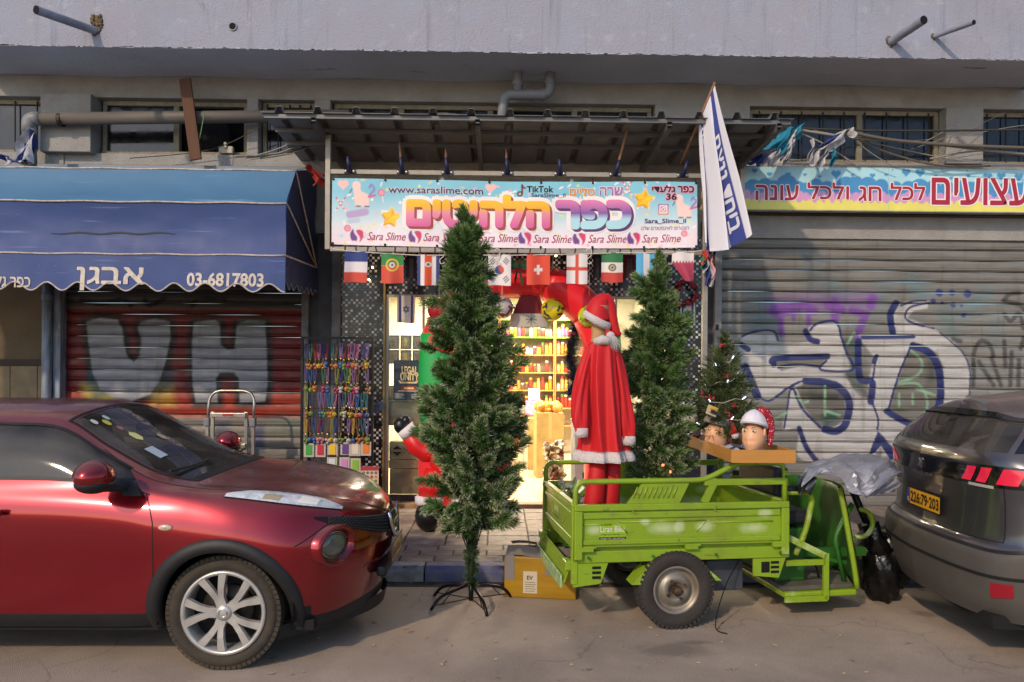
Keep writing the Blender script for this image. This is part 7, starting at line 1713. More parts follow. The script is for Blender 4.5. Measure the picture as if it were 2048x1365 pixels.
# mannequin heads
skin = mat('mannequin_skin', '#dba57e', .42, var=.1, vscale=8); lipm = mat('painted_lips', '#b5624e', .45); brow = mat('painted_brow', '#4a2e1e', .6); eyew = mat('painted_eye_white', '#d8d0c8', .3)
def mannequin(label, loc, rz, s, hatmat, bandmat, tailside):
    t = thing('mannequin_head', label, 'mannequin head', loc, rz); t.scale = (s, s, s)
    # face looks to -y
    def hd(v):
        x, y, z = v
        k = 1.0
        if z < 0: k *= 1-.16*z*z
        return k
    mb = MB(); n, m_ = 40, 32; vs = []; fs = []
    for i in range(m_+1):
        th = math.pi*i/m_
        for k in range(n):
            ph_ = 2*math.pi*k/n; x, y, z = math.sin(th)*math.cos(ph_), math.sin(th)*math.sin(ph_), math.cos(th)
            X, Y, Z = x*.076, y*.096, z*.118
            if z < -.1: X *= 1-.42*(-z-.1)**1.3; Y = Y*(1-.10*(-z-.1))-(.012 if y < 0 else 0)*(-z)
            f = max(0, -y)
            # brow ridge, eye sockets, nose, lips, chin
            Y -= .0075*math.exp(-(x/.085)**2)*math.exp(-((z+.17)/.20)**2)*(f > .3)
            Y -= .011*math.exp(-(x/.10)**2-((z+.36)/.085)**2)*(f > .3)
            Y -= .007*math.exp(-(x/.26)**2-((z+.60)/.07)**2)*(f > .2); Y -= .008*math.exp(-(x/.28)**2-((z+.70)/.06)**2)*(f > .2); Y -= .010*math.exp(-(x/.3)**2-((z+.90)/.12)**2)*(f > .1)
            for sx_ in (-1, 1): Y += .008*math.exp(-((x-sx_*.40)/.22)**2-((z+.07)/.10)**2)*(f > .3)
            vs.append((X, Y, Z+.105))
    for i in range(m_):
        for k in range(n): fs.append((i*n+k, (i+1)*n+k, (i+1)*n+(k+1) % n, i*n+(k+1) % n))
    mb.add(vs, fs); mb.build('head', skin, t, smooth=True)
    MB().tube([(0, .02, 0), (0, .018, .03), (0, .012, .06), (0, .01, .11)], [.072, .052, .045, .048], 24).build('neck', skin, t, smooth=True)
    for sx_ in (-1, 1):
        MB().ball((sx_*.031, -.081, .168), (.0155, .008, .0080), 12, 8).build('eye', eyew, t, smooth=True); MB().ball((sx_*.031, -.0878, .168), (.0068, .003, .0068), 10, 6).build('iris', brow, t, smooth=True)
        MB().tube([(sx_*.014, -.088, .187), (sx_*.032, -.088, .194), (sx_*.05, -.077, .188)], [.0018, .0028, .001], 6).build('eyebrow', brow, t)
        MB().ball((sx_*.077, .008, .155), (.010, .018, .03), 10, 8).build('ear', skin, t, smooth=True)
    mb = MB(); mb.ball((0, -.089, .105), (.019, .008, .0045), 12, 6); mb.ball((0, -.088, .098), (.016, .008, .005), 12, 6); mb.build('lips', lipm, t, smooth=True)
    # pale cap pulled over the skull, printed tail hanging at the back
    def cap(u, v):
        a = 2*math.pi*u; w_ = math.cos(v*math.pi/2*.995)**.62; lo = .195+.030*-math.sin(a)*1.0+.018
        return Vector(((.086*w_)*math.cos(a), .010+(.107*w_)*math.sin(a), lo*(1-v)+.318*v+.004*math.sin(a*9)*(1-v)))
    MB().grid(cap, 36, 12, wrapu=True).build('cap', bandmat, t, smooth=True)
    def band(u, v):
        a = 2*math.pi*u; q = math.pi*(v*2); return Vector(((.084+.010*math.cos(q))*math.cos(a), .010+(.104+.010*math.cos(q))*math.sin(a), .208+.016*math.sin(q)-.030*math.sin(a)))
    MB().grid(band, 30, 8, wrapu=True).build('cap_band', bandmat, t, smooth=True)
    P = spline([(tailside*.02, .05, .29), (tailside*.05, .09, .27), (tailside*.075, .11, .20), (tailside*.08, .11, .12), (tailside*.075, .11, .05)], 4); rr = list(np.interp(np.linspace(0, 1, len(P)), [0, .2, .5, 1], [.05, .05, .035, .014]))
    MB().tube(P, rr, 20).build('cap_tail', hatmat, t, smooth=True)
    return t
dots = mat('red_white_print', '#9c1a28', .7); N, L, B = nodes(dots); vo = N.new('ShaderNodeTexVoronoi'); vo.inputs['Scale'].default_value = 55; tc = N.new('ShaderNodeTexCoord'); L.new(tc.outputs['Object'], vo.inputs['Vector']); cr = N.new('ShaderNodeValToRGB'); L.new(vo.outputs['Distance'], cr.inputs[0]); cr.color_ramp.interpolation = 'CONSTANT'; cr.color_ramp.elements[0].color = (.7, .6, .6, 1); cr.color_ramp.elements[1].position = .22; cr.color_ramp.elements[1].color = (*hx('#9c1a28'), 1); L.new(cr.outputs[0], B.inputs['Base Color'])
pA = U(1507, 905, 5.1); mannequin('mannequin head in a white santa cap looking out over the plywood tray', (pA.x, 5.1, tz0+.045), math.radians(-40), .97, dots, mat('white_cap', '#d5d0d6', .85, bump=.3, bscale=120), 1)
pB = U(1432, 905, 5.45); mannequin('mannequin head in profile beside the little tray tree', (TX0+.11, 5.66, tz0+.015), math.radians(-75), .95, dots, mat('grey_hat', '#8f8884', .85, bump=.3, bscale=90), .3)
# little tree in the tray
Y3 = 5.72; x3 = U(1447, 800, Y3).x; z3 = tz0+.015
prof3 = [(.10, .08), (.16, .17), (.28, .18), (.45, .135), (.60, .095), (.75, .055), (.86, .012)]
x3 = max(x3, TX0+.10)
tr3 = xtree('christmas_tree', 'smallest christmas tree with red berries, standing in the plywood tray', (x3, Y3, z3), prof3, 230, 24, 60, .06, .11, lambda h, r: .28*r.random()+.1, .012, 0.0, wd=.002, green=('#2c3f1f', '#4d5a30'))
tufts('trunk_wrap', [((.01*math.cos(k), .01*math.sin(k), .01+.02*k), (math.cos(k*2), math.sin(k*2), .3), .5, .1) for k in range(8)], tr3, 30, .04, .002, 5, .2, .05)
bry = mat('berry_red', '#9c1022', .25, coat=.4)
rb3 = random.Random(12)
for k, (px, py) in enumerate(((1444, 692), (1424, 795), (1470, 812), (1452, 754), (1408, 790))):
    c = U(px, py, Y3-.12)-Vector((x3, Y3, z3)); mb = MB()
    for q in range(7): mb.ball(c+Vector((rb3.uniform(-.018, .018), rb3.uniform(-.02, .01), rb3.uniform(-.018, .018))), .0085, 8, 6)
    tag(mb.build('berry_cluster', bry, tr3, smooth=True), kind='stuff')
lgt = thing('fairy_lights', 'white battery fairy light string wound round the little tray tree', 'fairy lights', (x3, Y3, z3)); P = []
for k in range(90): 
    v = k/89; zq = .12+.62*v; rr_ = float(np.interp(zq, [p[0] for p in prof3], [p[1] for p in prof3]))*1.02; a = v*6.283*4.2; P.append((rr_*math.cos(a), rr_*math.sin(a), zq+.01*math.sin(k*1.7)))
MB().tube(P, .0018, 5).build('light_wire', mat('white_wire'), lgt)
wled = mat('cool_led', (.8, .85, 1), .3, emit=(.7, .78, 1), estr=3)
for k in range(4, 88, 6): MB().tube([Vector(P[k]), Vector(P[k])+Vector((P[k][0]*.15, P[k][1]*.25, .02))], .0035, 6).build('bulb', wled, lgt)
tg_ = thing('battery_pack', 'cardboard tag with a yellow and black battery box hanging on the little tree', 'battery pack', U(1424, 822, Y3-.22)); MB().box((0, 0, 0), (.085, .008, .07), (0, .35, .2)).build('tag_card', mat('tag_card', '#b9a582', .6), tg_); 
for k in range(2): MB().box((.012, -.008, .018-.03*k), (.05, .012, .022), (0, .35, .2)).build('battery_cell', mat('cell_%d' % k, ['#c29a20', '#26282c'][k], .4), tg_)
for dx, pxy, m_ in ((0, (1468, 856), vel),):
    o = thing('hat_ornament', 'tiny santa hat ornament hanging from the little tray tree', 'ornament', U(1466, 862, Y3-.14)); MB().tube([(-.01, 0, .05), (.0, 0, .02), (.012, 0, -.02)], [.012, .022, .026], 12).build('hat_crown', vel, o, smooth=True); MB().ball((.016, 0, -.035), .028, 12, 8).build('pompom', fur, o, smooth=True)
sf = thing('santa_figurine', 'little santa figurine sitting at the back of the plywood tray', 'figurine', (TX0+.05, 6.0, z3)); MB().ball((0, 0, .05), (.05, .045, .05), 12, 8).build('figurine_body', vel, sf, smooth=True); MB().ball((-.005, -.01, .115), .03, 12, 8).build('figurine_head', skin, sf, smooth=True); MB().ball((-.01, -.022, .10), (.03, .02, .03), 10, 8).build('figurine_beard', fur, sf, smooth=True); MB().tube([(0, 0, .13), (.01, .0, .16), (.04, 0, .165)], [.03, .02, .008], 10).build('figurine_cap', vel, sf, smooth=True)
lc = thing('lace_heap', 'tangle of white lace ribbon at the back corner of the tray', 'ribbon', (TX0+.07, 5.88, z3)); rl_ = random.Random(4)
for k in range(7): MB().tube([Vector(p) for p in spline([(rl_.uniform(-.05, .16), rl_.uniform(-.1, .1), rl_.uniform(0, .09)) for _ in range(7)], 5)], .0035, 5).build('ribbon_strand', mat('white_lace', '#bfbac4', .7), lc, smooth=True)

# ------------------------------------------------------------------ scraps on the road
scr = random.Random(17); scm = [mat('scrap_white', '#b9b2a8', .7), mat('scrap_brown', '#5e4a3a', .8), mat('scrap_tan', '#9a8468', .8)]
SPOT = ['by the red car', 'between car and tree stand', 'in front of the cart wheel', 'near the road middle', 'beside the taped carton', 'right of the cart wheel', 'in front of the grey car', 'near the tree stand']
mb = MB()
for k in range(190):
    px, py = (scr.uniform(480, 1750), scr.uniform(1215, 1360)) if k < 80 else (scr.uniform(760, 1850), 1160+abs(scr.gauss(0, 14))); p = G(px, py); a = scr.uniform(0, 6.28); s_ = scr.uniform(.004, .013); l_ = s_*scr.uniform(1, 3)
    mb.add([(p.x+l_*math.cos(a), p.y+l_*math.sin(a), .006), (p.x-s_*math.sin(a), p.y+s_*math.cos(a), .012), (p.x-l_*math.cos(a), p.y-l_*math.sin(a), .006), (p.x+s_*math.sin(a), p.y-s_*math.cos(a), .004)], [(0, 1, 2, 3)])
tag(mb.build('litter', mat('scrap_tan'), None, fix=False), 'tiny scraps of litter scattered over the road', 'litter', kind='stuff')
# ================================================================== CARS
def cr_w(t): return np.array([-.5*t+t*t-.5*t**3, 1-2.5*t*t+1.5*t**3, .5*t+2*t*t-1.5*t**3, -.5*t*t+.5*t**3])
class Loft:
    "body skin through a cage P[i][j]=(x,y,z); u runs over stations, v over rows; y is half width (mirrored)"
    def __init__(s, P): s.P = np.array(P, float); s.I, s.J = s.P.shape[0]-1, s.P.shape[1]-1
    def at(s, u, v):
        u = min(max(u, 0), s.I); v = min(max(v, 0), s.J); i = min(int(u), s.I-1); j = min(int(v), s.J-1); fu, fv = u-i, v-j
        ii = [max(i-1, 0), i, i+1, min(i+2, s.I)]; jj = [max(j-1, 0), j, j+1, min(j+2, s.J)]
        wu, wv = cr_w(fu), cr_w(fv)
        def pt(a, b):
            return s.P[a, b]
        Q = np.zeros(3)
        for k, a in enumerate(ii):
            for l, b in enumerate(jj):
                p = s.P[a, b].copy()
                if l == 3 and j == s.J-1: p = s.P[a, s.J-1]*np.array([1, -1, 1])     # mirror across the middle
                Q += wu[k]*wv[l]*p
        return Vector(Q)
    def out(s, p, n):
        c = Vector((min(max(p.x, s.c[0]), s.c[1]), 0, s.c[2]))
        return n if n.dot(p-c) >= 0 else -n
    c = (-2.6, .2, .6)
    def grid(s, us, vs):
        "vectorised at() over a grid"
        us = np.clip(us, 0, s.I); vs = np.clip(vs, 0, s.J); iu = np.minimum(us.astype(int), s.I-1); jv = np.minimum(vs.astype(int), s.J-1); fu, fv = us-iu, vs-jv
        E = np.concatenate([s.P, s.P[:, s.J-1:s.J]*np.array([1, -1, 1])], 1)
        wu, wv = cr_w(fu), cr_w(fv); Q = np.zeros((len(us), len(vs), 3))
        for k in range(4):
            a = np.clip(iu-1+k, 0, s.I)
            for l in range(4):
                b = np.clip(jv-1+l, 0, s.J+1); Q += (wu[k][:, None]*wv[l][None])[..., None]*E[a][:, b]
        return Q
    def nrm(s, u, v, e=.02):
        a = s.at(u+e, v)-s.at(u-e, v); b = s.at(u, v+e)-s.at(u, v-e); n = a.cross(b)
        if n.length < 1e-9: return Vector((0, 1, 0))
        n.normalize()
        return s.out(s.at(u, v), n)
def patch(L, us, vlo, vhi, nv, off, side=1):
    "overlay patch between curves vlo(u), vhi(u), lifted by off"
    mb = MB(); vs = []
    for u in us:
        a, b = vlo(u), vhi(u)
        for k in range(nv+1):
            v = a+(b-a)*k/nv; p = L.at(u, v); n = L.nrm(u, v)
            q = p+n*off; vs.append((q.x, q.y*side, q.z))
    m = nv+1; fs = [(i*m+k, (i+1)*m+k, (i+1)*m+k+1, i*m+k+1) for i in range(len(us)-1) for k in range(nv)]
    return mb.add(vs, fs)
def ribbon(L, path, w, off, side=1):
    mb = MB(); vs = []
    pts = [L.at(u, v) for u, v in path]; ns = [L.nrm(u, v) for u, v in path]
    for i, (p, n) in enumerate(zip(pts, ns)):
        t = (pts[min(i+1, len(pts)-1)]-pts[max(i-1, 0)]).normalized(); b = n.cross(t).normalized()*w/2
        for s_ in (-1, 1): q = p+b*s_+n*off; vs.append((q.x, q.y*side, q.z))
    return mb.add(vs, [(2*i, 2*i+1, 2*i+3, 2*i+2) for i in range(len(pts)-1)])
def seg_path(a, b, n=20): return [(a[0]+(b[0]-a[0])*k/n, a[1]+(b[1]-a[1])*k/n) for k in range(n+1)]
def body(L, name, parent, m, su, sv, skip, black=None, mblack=None, bname='sill'):
    "grid skin without the cells for which skip(u,v,p) is true; cells for which black() is true form their own part"
    nu, nv = int(L.I*su), int(L.J*sv)
    V = L.grid(np.arange(nu+1)/su, np.arange(nv+1)/sv)
    outs = {0: ([], []), 1: ([], [])}
    for sd in (1, -1):
        maps = {0: {}, 1: {}}
        for i in range(nu):
            for j in range(nv):
                u, v = (i+.5)/su, (j+.5)/sv; c = (V[i, j]+V[i+1, j+1])/2
                if skip(u, v, c): continue
                k = 1 if (black and black(u, v, c)) else 0
                f = []
                for (a, b) in ((i, j), (i+1, j), (i+1, j+1), (i, j+1)):
                    if (a, b) not in maps[k]:
                        maps[k][(a, b)] = len(outs[k][0]); p = V[a, b]; outs[k][0].append((p[0], p[1]*sd, p[2]))
                    f.append(maps[k][(a, b)])
                outs[k][1].append(tuple(f))
    res = []
    for k, (nm, mm) in enumerate(((name, m), (bname, mblack))):
        if outs[k][1]:
            o = MB().add(*outs[k]).build(nm, mm, parent, smooth=True); weld(o, .0008)
            for p in o.data.polygons: p.use_smooth = True
            res.append(o)
    return res, V
def side_y(V, x, z, zmax=1.05):
    d = (V[..., 0]-x)**2+(V[..., 2]-z)**2+(V[..., 1] < .45)*9
    idx = np.unravel_index(np.argsort(d, axis=None)[:4], d.shape); w = 1/(d[idx]+1e-6)
    return float((V[..., 1][idx]*w).sum()/w.sum())

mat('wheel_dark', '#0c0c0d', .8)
chrome = mat('chrome', '#c4c4c6', .12, 1.0); plas = mat('black_plastic', '#1f1f21', .55, var=.35, vscale=5, bump=.08, bscale=150); tyre2 = mat('car_tyre', '#2e2a26', .85, var=.6, vscale=7, col2='#4a4032', bump=.25, bscale=80)
glass_c = mat('car_glass', (.02, .022, .025), .04, spec=.6)
def tint_glass(m, t, rough=.03):
    N, L, B = nodes(m); tr = N.new('ShaderNodeBsdfTransparent'); tr.inputs[0].default_value = (t, t*1.02, t, 1); gl = N.new('ShaderNodeBsdfGlossy'); gl.inputs['Roughness'].default_value = rough; gl.inputs[0].default_value = (.95, .95, .95, 1)
    fz = N.new('ShaderNodeFresnel'); fz.inputs[0].default_value = 1.5; ms = N.new('ShaderNodeMixShader'); out = N['Material Output']
    df = N.new('ShaderNodeBsdfDiffuse'); df.inputs[0].default_value = (.30, .27, .24, 1); ms2 = N.new('ShaderNodeMixShader'); nz = N.new('ShaderNodeTexNoise'); nz.inputs['Scale'].default_value = 3.0; nz.inputs['Detail'].default_value = 6; mr = N.new('ShaderNodeMapRange'); mr.inputs[1].default_value = .35; mr.inputs[2].default_value = .75; mr.inputs[3].default_value = .06; mr.inputs[4].default_value = .22
    tc = N.new('ShaderNodeTexCoord'); L.new(tc.outputs['Object'], nz.inputs['Vector']); L.new(nz.outputs[0], mr.inputs[0]); L.new(mr.outputs[0], ms2.inputs[0])
    L.new(fz.outputs[0], ms.inputs[0]); L.new(tr.outputs[0], ms.inputs[1]); L.new(gl.outputs[0], ms.inputs[2]); L.new(ms.outputs[0], ms2.inputs[1]); L.new(df.outputs[0], ms2.inputs[2]); L.new(ms2.outputs[0], out.inputs[0])
tint_glass(glass_c, .68)
glass_s = mat('side_glass', (.02, .02, .02), .04); tint_glass(glass_s, .22)
lens = mat('lamp_lens', (1, 1, 1), .05); arch_glass(lens)
def carpaint(name, c1, c2, rough, dust):
    m = mat(name, c1, rough, .55, coat=1.0); N, L, B = nodes(m)
    B.inputs['Coat Roughness'].default_value = .05
    lw = N.new('ShaderNodeLayerWeight'); lw.inputs[0].default_value = .35; mx = N.new('ShaderNodeMix'); mx.data_type = 'RGBA'; mx.inputs[6].default_value = (*hx(c1), 1); mx.inputs[7].default_value = (*hx(c2), 1); L.new(lw.outputs['Facing'], mx.inputs[0])
    # settled dust on what faces up, thin streaks elsewhere
    ge = N.new('ShaderNodeNewGeometry'); sp = N.new('ShaderNodeSeparateXYZ'); L.new(ge.outputs['Normal'], sp.inputs[0]); mr = N.new('ShaderNodeMapRange'); mr.inputs[1].default_value = .45; mr.inputs[2].default_value = .98; mr.inputs[4].default_value = dust; L.new(sp.outputs[2], mr.inputs[0])
    nz = N.new('ShaderNodeTexNoise'); nz.inputs['Scale'].default_value = 5; nz.inputs['Detail'].default_value = 7; tc = N.new('ShaderNodeTexCoord'); L.new(tc.outputs['Object'], nz.inputs['Vector']); m2 = N.new('ShaderNodeMapRange'); m2.inputs[1].default_value = .3; m2.inputs[2].default_value = .7; m2.inputs[3].default_value = .65; m2.inputs[4].default_value = 1.1; L.new(nz.outputs[0], m2.inputs[0])
    ml = N.new('ShaderNodeMath'); ml.operation = 'MULTIPLY'; L.new(mr.outputs[0], ml.inputs[0]); L.new(m2.outputs[0], ml.inputs[1]); ad = N.new('ShaderNodeMath'); ad.inputs[1].default_value = .02; L.new(ml.outputs[0], ad.inputs[0])
    mm = N.new('ShaderNodeMix'); mm.data_type = 'RGBA'; L.new(ad.outputs[0], mm.inputs[0]); L.new(mx.outputs[2], mm.inputs[6]); mm.inputs[7].default_value = (*hx('#a08a80'), 1); L.new(mm.outputs[2], B.inputs['Base Color'])
    mt = N.new('ShaderNodeMapRange'); mt.inputs[3].default_value = .7; mt.inputs[4].default_value = .0; L.new(ad.outputs[0], mt.inputs[0]); L.new(mt.outputs[0], B.inputs['Metallic'])
    cw = N.new('ShaderNodeMapRange'); cw.inputs[2].default_value = .6; cw.inputs[3].default_value = 1; cw.inputs[4].default_value = .15; L.new(ad.outputs[0], cw.inputs[0]); L.new(cw.outputs[0], B.inputs['Coat Weight'])
    return m
def alloy(parent, loc, R0, rimr, wid, sgn, spoke_m, tyre_m):
    w_ = wheel('wheel', parent, loc, R0, rimr, wid, 1, spoke_m, tyre_m, 64); o = sgn*wid/2
    MB().lathe([(rimr+.004, o*.80), (rimr+.004, o*.98), (rimr-.012, o*1.0), (rimr-.022, o*.9), (rimr-.03, o*.2), (rimr-.03, -o*.8)], axis='y', n=56).build('rim', spoke_m, w_, smooth=True)
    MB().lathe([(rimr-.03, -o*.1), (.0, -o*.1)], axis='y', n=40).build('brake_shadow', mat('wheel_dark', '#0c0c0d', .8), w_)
    MB().lathe([(.15, o*.1), (.15, o*.25), (.06, o*.25)], axis='y', n=36).build('brake_disc', mat('brake_steel', '#3a3532', .5, .7), w_, smooth=True)
    for k in range(5):
        a = math.pi/2+k*2*math.pi/5+.31
        for d in (-1, 1):
            mb = MB(); a0 = a+d*.13; a1 = a+d*.285; vs = []
            for r_, aa, wd_, oo in ((.045, a+d*.28, .044, .86), (.09, a0+d*.02, .040, .90), (rimr*.6, (a0+a1)/2, .044, .95), (rimr-.015, a1, .056, .97)):
                c, s_ = math.cos(aa), math.sin(aa); t_ = Vector((-s_, 0, c))
                ce = Vector((c*r_, 0, s_*r_))
                for ww, hh in ((-1, -.022), (-.8, 0), (.8, 0), (1, -.022)): vs.append(ce+t_*ww*wd_/2+Vector((0, o*oo+sgn*hh, 0)))
            fs = [(i*4+j, i*4+j+1, (i+1)*4+j+1, (i+1)*4+j) for i in range(3) for j in range(3)]
            mb.add(vs, fs).build('spoke', spoke_m, w_)
        an = a+math.pi/5
        MB().lathe([(.011, o*.7), (.011, o*.86), (0, o*.86)], (.057*math.cos(an), 0, .057*math.sin(an)), axis='y', n=8).build('wheel_nut', mat('nut_dark', '#4a4644', .5, .6), w_)
    MB().lathe([(.048, o*.6), (.046, o*.90), (.030, o*.97), (0, o*.97)], axis='y', n=28).build('hub_cap', spoke_m, w_, smooth=True)
    MB().lathe([(.020, o*.975), (.024, o*1.0), (.028, o*.975)], axis='y', n=24).build('emblem', chrome, w_, smooth=True)
    return w_
def plate(parent, name, fn, w, h, text, bold=.02, back='#b98f1c'):
    o = MB().add([fn(-w/2-.012, -h/2-.012, -.5), fn(w/2+.012, -h/2-.012, -.5), fn(w/2+.012, h/2+.012, -.5), fn(-w/2-.012, h/2+.012, -.5)], [(0, 1, 2, 3)]).build(name, mat('plate_black', '#141414', .5), parent)
    MB().add([fn(-w/2, -h/2, 0), fn(w/2, -h/2, 0), fn(w/2, h/2, 0), fn(-w/2, h/2, 0)], [(0, 1, 2, 3)]).build('plate_face', mat('plate_yellow_'+back[1:], back, .4), o)
    MB().add([fn(-w/2, -h/2, 1), fn(-w/2+.045, -h/2, 1), fn(-w/2+.045, h/2, 1), fn(-w/2, h/2, 1)], [(0, 1, 2, 3)]).build('plate_band', mat('plate_blue', '#2b3f86', .4), o)
    lettering(text, (-w/2+.06, w/2-.015, -h*.32, h*.32), lambda x, z: Vector(fn(x, z, 2)), mat('plate_ink', '#15130f', .4), o, bold=bold, name='plate_lettering')
    lettering('IL', (-w/2+.010, -w/2+.036, -h*.34, -h*.1), lambda x, z: Vector(fn(x, z, 2)), inkw, o, bold=.01, name='plate_lettering')
    return o

# ------------------------------------------------------------------ red crossover (front half in view)
RX, RYc = G(440, 1340).x+.02, G(440, 1338).y+.83
car = thing('parked_car', 'dusty dark red crossover car parked nose towards the tree', 'car', (RX, RYc, 0), math.radians(0))
car.scale = (1, -1, 1)      # local y points to the viewer's side
redp = carpaint('red_metallic', '#930419', '#540313', .24, .42)
#        j0 bottom        j1 sill top      j2 low door      j3 mid           j4 belt/crest    j5               j6               j7              j8 middle
P = [
 [(-3.24, 0, .35), (-3.27, 0, .45), (-3.27, 0, .62), (-3.24, 0, .85), (-3.18, 0, 1.05), (-3.08, 0, 1.20), (-2.98, 0, 1.34), (-2.88, 0, 1.46), (-2.78, 0, 1.51)],
 [(-3.12, .50, .32), (-3.16, .55, .42), (-3.17, .58, .62), (-3.14, .58, .85), (-3.08, .55, 1.05), (-3.00, .50, 1.20), (-2.92, .45, 1.34), (-2.84, .30, 1.46), (-2.74, 0, 1.515)],
 [(-2.95, .78, .28), (-2.96, .84, .38), (-2.96, .87, .62), (-2.93, .86, .86), (-2.86, .78, 1.08), (-2.80, .70, 1.22), (-2.72, .60, 1.36), (-2.66, .36, 1.48), (-2.62, 0, 1.525)],
 [(-2.52, .80, .25), (-2.52, .86, .34), (-2.52, .90, .60), (-2.52, .90, .86), (-2.48, .82, 1.10), (-2.46, .74, 1.26), (-2.42, .63, 1.41), (-2.38, .38, 1.52), (-2.36, 0, 1.55)],
 [(-1.95, .78, .23), (-1.95, .84, .32), (-1.95, .87, .58), (-1.95, .885, .88), (-1.95, .83, 1.09), (-1.95, .75, 1.27), (-1.92, .64, 1.44), (-1.90, .40, 1.522), (-1.90, 0, 1.55)],
 [(-1.40, .78, .23), (-1.40, .83, .32), (-1.40, .855, .56), (-1.40, .88, .90), (-1.40, .825, 1.08), (-1.40, .755, 1.27), (-1.38, .645, 1.44), (-1.36, .40, 1.518), (-1.36, 0, 1.545)],
 [(-.98, .78, .23), (-.98, .83, .32), (-.98, .855, .56), (-.98, .885, .90), (-.98, .825, 1.075), (-1.02, .755, 1.25), (-1.06, .640, 1.415), (-1.05, .38, 1.490), (-1.05, 0, 1.515)],
 [(-.62, .78, .23), (-.62, .83, .32), (-.62, .865, .56), (-.62, .895, .88), (-.64, .83, 1.055), (-.70, .77, 1.155), (-.78, .685, 1.265), (-.74, .40, 1.325), (-.72, 0, 1.345)],
 [(-.42, .78, .24), (-.42, .84, .33), (-.42, .885, .58), (-.42, .91, .85), (-.43, .85, 1.02), (-.44, .79, 1.075), (-.47, .710, 1.115), (-.40, .42, 1.150), (-.36, 0, 1.165)],
 [(-.20, .78, .25), (-.20, .85, .36), (-.20, .905, .60), (-.20, .92, .83), (-.20, .86, 1.00), (-.20, .78, 1.045), (-.20, .68, 1.060), (-.16, .38, 1.085), (-.14, 0, 1.095)],
 [(.10, .78, .25), (.10, .85, .38), (.10, .91, .60), (.10, .925, .80), (.10, .855, .965), (.11, .75, 1.025), (.12, .60, 1.030), (.14, .33, 1.055), (.15, 0, 1.062)],
 [(.36, .76, .22), (.37, .82, .36), (.38, .87, .56), (.38, .885, .74), (.37, .81, .925), (.38, .69, .985), (.40, .52, .990), (.43, .28, 1.015), (.44, 0, 1.020)],
 [(.54, .62, .20), (.56, .68, .34), (.58, .73, .54), (.585, .735, .72), (.57, .67, .885), (.58, .55, .935), (.60, .40, .945), (.63, .22, .962), (.64, 0, .967)],
 [(.68, .42, .21), (.71, .46, .36), (.74, .50, .54), (.745, .50, .70), (.725, .455, .840), (.725, .36, .875), (.735, .26, .89), (.75, .14, .905), (.755, 0, .908)],
 [(.755, .20, .22), (.79, .22, .37), (.825, .24, .54), (.835, .24, .68), (.81, .215, .80), (.81, .17, .825), (.812, .12, .838), (.815, .06, .847), (.816, 0, .85)],
 [(.775, 0, .22), (.81, 0, .37), (.85, 0, .54), (.862, 0, .67), (.835, 0, .775), (.832, 0, .79), (.830, 0, .80), (.829, 0, .81), (.828, 0, .815)],
]
LR = Loft(P)
WB = [(0.0, .334), (-2.53, .334)]
FU, FV = 12.25, 2.86; fogc = LR.at(FU, FV); fogn = LR.nrm(FU, FV); fogn = Vector((fogn.x, fogn.y, 0)).normalized(); fogn = (fogn*.75+Vector((1, .12, 0))*.25).normalized(); foge = Vector((-fogn.y, fogn.x, 0))
def skipR(u, v, c):
    x, y, z = c
    d_ = Vector(c)-fogc
    if (d_.dot(foge)/1.40)**2+d_.z**2 < .098**2 and abs(d_.dot(fogn)) < .12 and y > 0: return True
    for wx_, wz_ in WB:
        if (x-wx_)**2+(z-wz_)**2 < .405**2 and v < 3.4 and abs(y) > .5: return True
    if 6.28 < v and 6.12 < u < 8.72: return True                    # windscreen
    if 4.22 < v < 5.78 and 2.7 < u < 7.55 and not (4.45 < u < 4.56): return True    # side windows
    if 5.3 < v and .6 < u < 1.9 and v < 7.6: return True            # rear glass
    return False
(bd, sl), VR = body(LR, 'body_shell', car, redp, 14, 10, skipR, lambda u, v, c: (v < 1.0 and u < 11.6) or v < .62, plas)
# glass
def glass_patch(us, v0, v1, nm, m, sides=(1, -1), off=-.004):
    for sd in sides: patch(LR, us, lambda u: v0, lambda u: v1, 10, off, sd).build(nm, m, car, smooth=True)
glass_patch(np.linspace(4.56, 7.58, 40), 4.18, 5.82, 'side_window', glass_s); glass_patch(np.linspace(2.66, 4.45, 20), 4.18, 5.82, 'side_window', glass_s)
mb = patch(LR, np.linspace(6.08, 8.76, 36), lambda u: 6.24, lambda u: 8.0, 16, -.003, 1); m2 = patch(LR, np.linspace(6.08, 8.76, 36), lambda u: 6.24, lambda u: 8.0, 16, -.003, -1)
mb.add(m2.v, m2.f); o = mb.build('windscreen', glass_c, car, smooth=True); weld(o, .001)
mb = patch(LR, np.linspace(.55, 1.95, 16), lambda u: 5.25, lambda u: 7.65, 8, -.003, 1); m2 = patch(LR, np.linspace(.55, 1.95, 16), lambda u: 5.25, lambda u: 7.65, 8, -.003, -1); mb.add(m2.v, m2.f).build('rear_window', glass_s, car, smooth=True)
